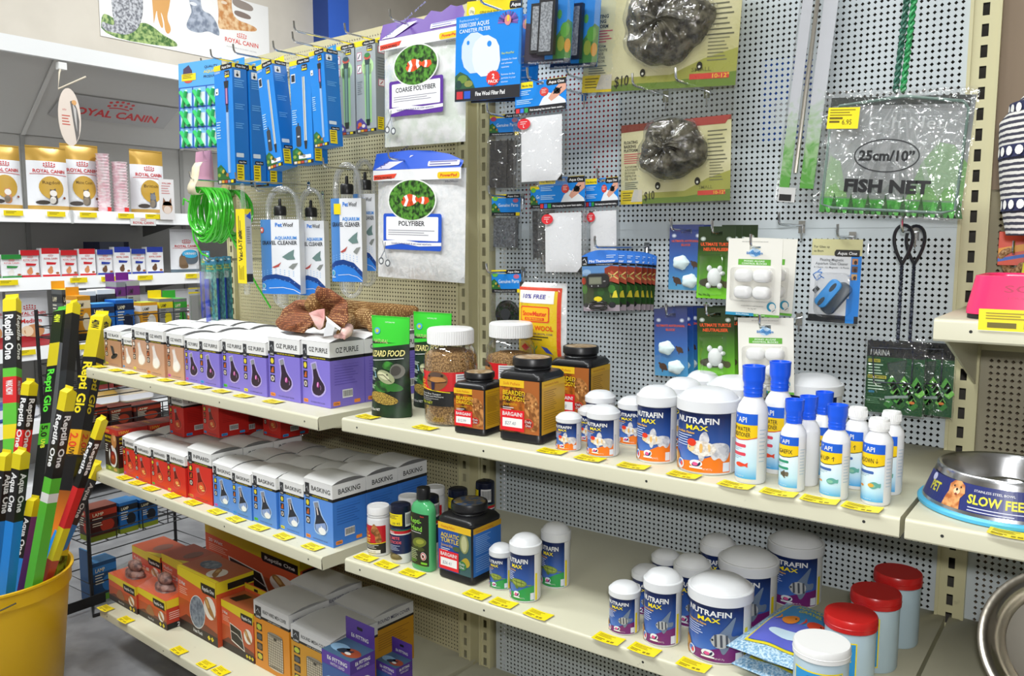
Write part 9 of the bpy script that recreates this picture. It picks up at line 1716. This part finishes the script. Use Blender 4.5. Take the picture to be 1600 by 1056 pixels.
for px0,px1,pyt,col,bx,lab in((-14,1,396,'#2F8A3E',0,'green dog food sachet cut by the picture edge'),(2,35,398,'#2F8A3E',0,'green dog food sachet with white dog'),(32,63,391,RD,0,'red dog food sachet, first from the left'),(65,94,388,RD,1,'red dog food carton, first from the left'),(95,122,391,RD,0,'red dog food sachet between the two red cartons'),(124,150,389,RD,1,'red dog food carton next to the blue sachet'),(152,178,390,BLU2,0,'blue dog food sachet beside the red carton'),(179,205,386,BLU2,1,'blue dog food carton between the two blue sachets'),(206,229,389,BLU2,0,'blue dog food sachet between the two blue cartons'),(230,256,386,BLU2,1,'blue dog food carton beside the cat food bag')):
 o,w,h=far(px0,px1,pyt,zs2,-.02 if bx else-.01);o.x-=.01;sachet(w*.97,h,col,bx,lab,o,{'#2F8A3E':'#E0DAD4',RD:'#D08A5A'}.get(col,'#6A4A32'))
o,w,h=far(147,201,378,zs2,.2);t=thing('storage_box','dark blue box lying behind the sachets','box',o,Z90);m=MB();m.box(-w/2,0,0,w/2,.12,h,M('#2A3050',.5));m.box(-w*.35,-.001,h*.7,w*.35,0,h,M('#6A7084',.5));m.obj('box_body',t)
o,w,h=far(264,309,359,zs2,.02);food_bag(w,h/1.02,.09,'uri','white and grey cat food bag with blue oval on the far second shelf',o,None)
GM_='large white food bags on the far third shelf'
for px0,px1,pyt,lab in((-45,4,458,'large white food bag cut by the left picture edge'),(7,74,456,'large white food bag with red foot behind the lamp boxes'),(214,252,460,'large white food bag seen behind the wire rack, left'),(256,300,452,'large white food bag seen behind the wire rack, right')):
 o,w,h=far(px0,px1,pyt,zs3,.02);food_bag(w,h/1.02,.10,'med',lab,o,GM_)
for i,(px0,px1,pyt,c1)in enumerate(((-20,30,628,'#3A5AB0'),(32,66,632,'#C9CCD8'),(140,190,610,'#C9A04A'),(192,244,606,'#D8C9B0'))):
 o,w,h=far(px0,px1,pyt,zs4,.02);t=thing('food_bag',('blue and silver bag lying at the left picture edge','silver bag lying beside the blue one','gold and white bag lying behind the wire rack, left','cream bag lying behind the wire rack, right')[i],'bag',o,Z90,'bags lying on the far fourth shelf');m=MB();m.stack([rr(w*s,.28*s,.04,4,z*h,0,.14)for s,z in((.85,0),(1,.2),(1,.6),(.8,.95),(.5,1))],[M(c1,.3),M('#E6E6EA',.3),M(c1,.3),M('#E6E6EA',.3)]);m.obj('bag_body',t)
FT=None
for i,(px,py,z,lab)in enumerate(((20,331,zs1,'at the left end of the far top shelf'),(87,332,zs1,'under the fluffy cat bag'),(137,333,zs1,'under the tabby cat bag'),(196,335,zs1,'under the cup stacks'),(238,336,zs1,'under the grey cat bag'),(12,439,zs2,'under the green sachets'),(122,435,zs2,'under the red sachet between cartons'),(170,434,zs2,'under the blue sachet'),(226,432,zs2,'under the last blue carton'),(300,429,zs2,'under the white cat food bag'),(40,548,zs3,'under the large white bag with red foot'),(120,542,zs3,'on the far third shelf near the lamp boxes'))):
 q=at_x(px,py,XG+.009)
 if FT is None:
  m=MB();m.box(0,-.045,-.013,.0014,.045,.013,YEL);F=Flat((.0014,-.045,-.013),(0,1,0),(0,0,1));m.fine(F,.01,.019,.05,2,.007,M('#8A7A14'),k=1);FT=tag(m.obj('shelf_ticket',None,Vector((XG+.0146,q.y,z-.020))),'yellow ticket '+lab,'price tag','yellow tickets on the far shelves')
 else:copy_thing(FT,Vector((XG+.0146,q.y,z-.020)),None,'yellow ticket '+lab)
XP=-3.718;a,b=at_x(157,56,XP),at_x(421,97,XP);top=at_x(157,-60,XP);w,h=b.y-a.y,top.z-a.z
t=thing('wall_poster','large white poster of cats and a dog high on the far wall','poster',Vector((XP,a.y,a.z)));m=MB();m.box(0,0,0,.004,w,h,M('#F2F1EF',.35));F=Pr(m,Flat((.004,0,0),(0,1,0),(0,0,1)),w,h)
def PX(px,py):P=at_x(px,py,XP+.004);return(P.y-a.y)/w,(P.z-a.z)/h
def pl(L,c,k):F.p(soft([PX(*p)for p in L]),c,k)
GRS=noisy('printed_lawn','#3F6A34','#A9C07A',40,.4);SPOT=noisy('printed_spotted_fur','#6E7078','#C4C6CC',60,.4,detail=2);GFUR=noisy('printed_grey_fur','#7A8496','#B4BCCB',25,.4);OFUR=noisy('printed_ginger_fur','#C98A52','#EBCBA0',25,.4)
pl([(158,20),(172,24),(185,35),(205,40),(225,34),(240,42),(255,55),(277,66),(277,76),(158,57)],GRS,1);pl([(173,-20),(222,-20),(224,10),(222,30),(215,46),(200,55),(180,52),(160,46),(158,32),(170,38),(180,40),(175,20)],SPOT,2)
pl([(236,-20),(268,-20),(265,10),(260,28),(268,45),(264,54),(258,50),(256,30),(250,15),(256,42),(252,45),(246,28),(245,12),(240,40),(240,30)],'#D9A25E',2);pl([(292,-20),(312,-20),(314,10),(318,18),(330,22),(340,38),(344,56),(338,55),(325,48),(312,52),(296,48),(290,40),(296,26),(300,18),(296,5)],GFUR,2);pl([(338,-10),(352,-20),(362,-8),(362,20),(372,32),(385,36),(402,44),(400,50),(380,48),(350,46),(340,44),(342,20)],OFUR,2);pl([(362,-5),(395,8),(396,20),(364,10)],'#9A8E86',1);pl([(366,14),(392,24),(392,32),(366,24)],'#8A7A72',1)
for p_,r_ in(((302,6),.022),((350,4),.02)):x,y=PX(*p_);F.e(x,y,r_,r_*1.2,'#E6E8EE' if p_[0]==302 else '#EBD9C4',3,12)
x,y=PX(378,70);F.t('ROYAL CANIN',x,y,.07,'#D8402E',w=.22,al='c',k=3,bold=.015,rot=0);crown(m,F.fr,x*w,y*h+.10*h,w*.055,M('#D8402E'),3);x,y=PX(378,78);F.t('INCREDIBLE IN EVERY DETAIL',x,y,.02,'#A9A9AC',w=.2,al='c',k=3,bold=0);m.obj('poster_sheet',t)
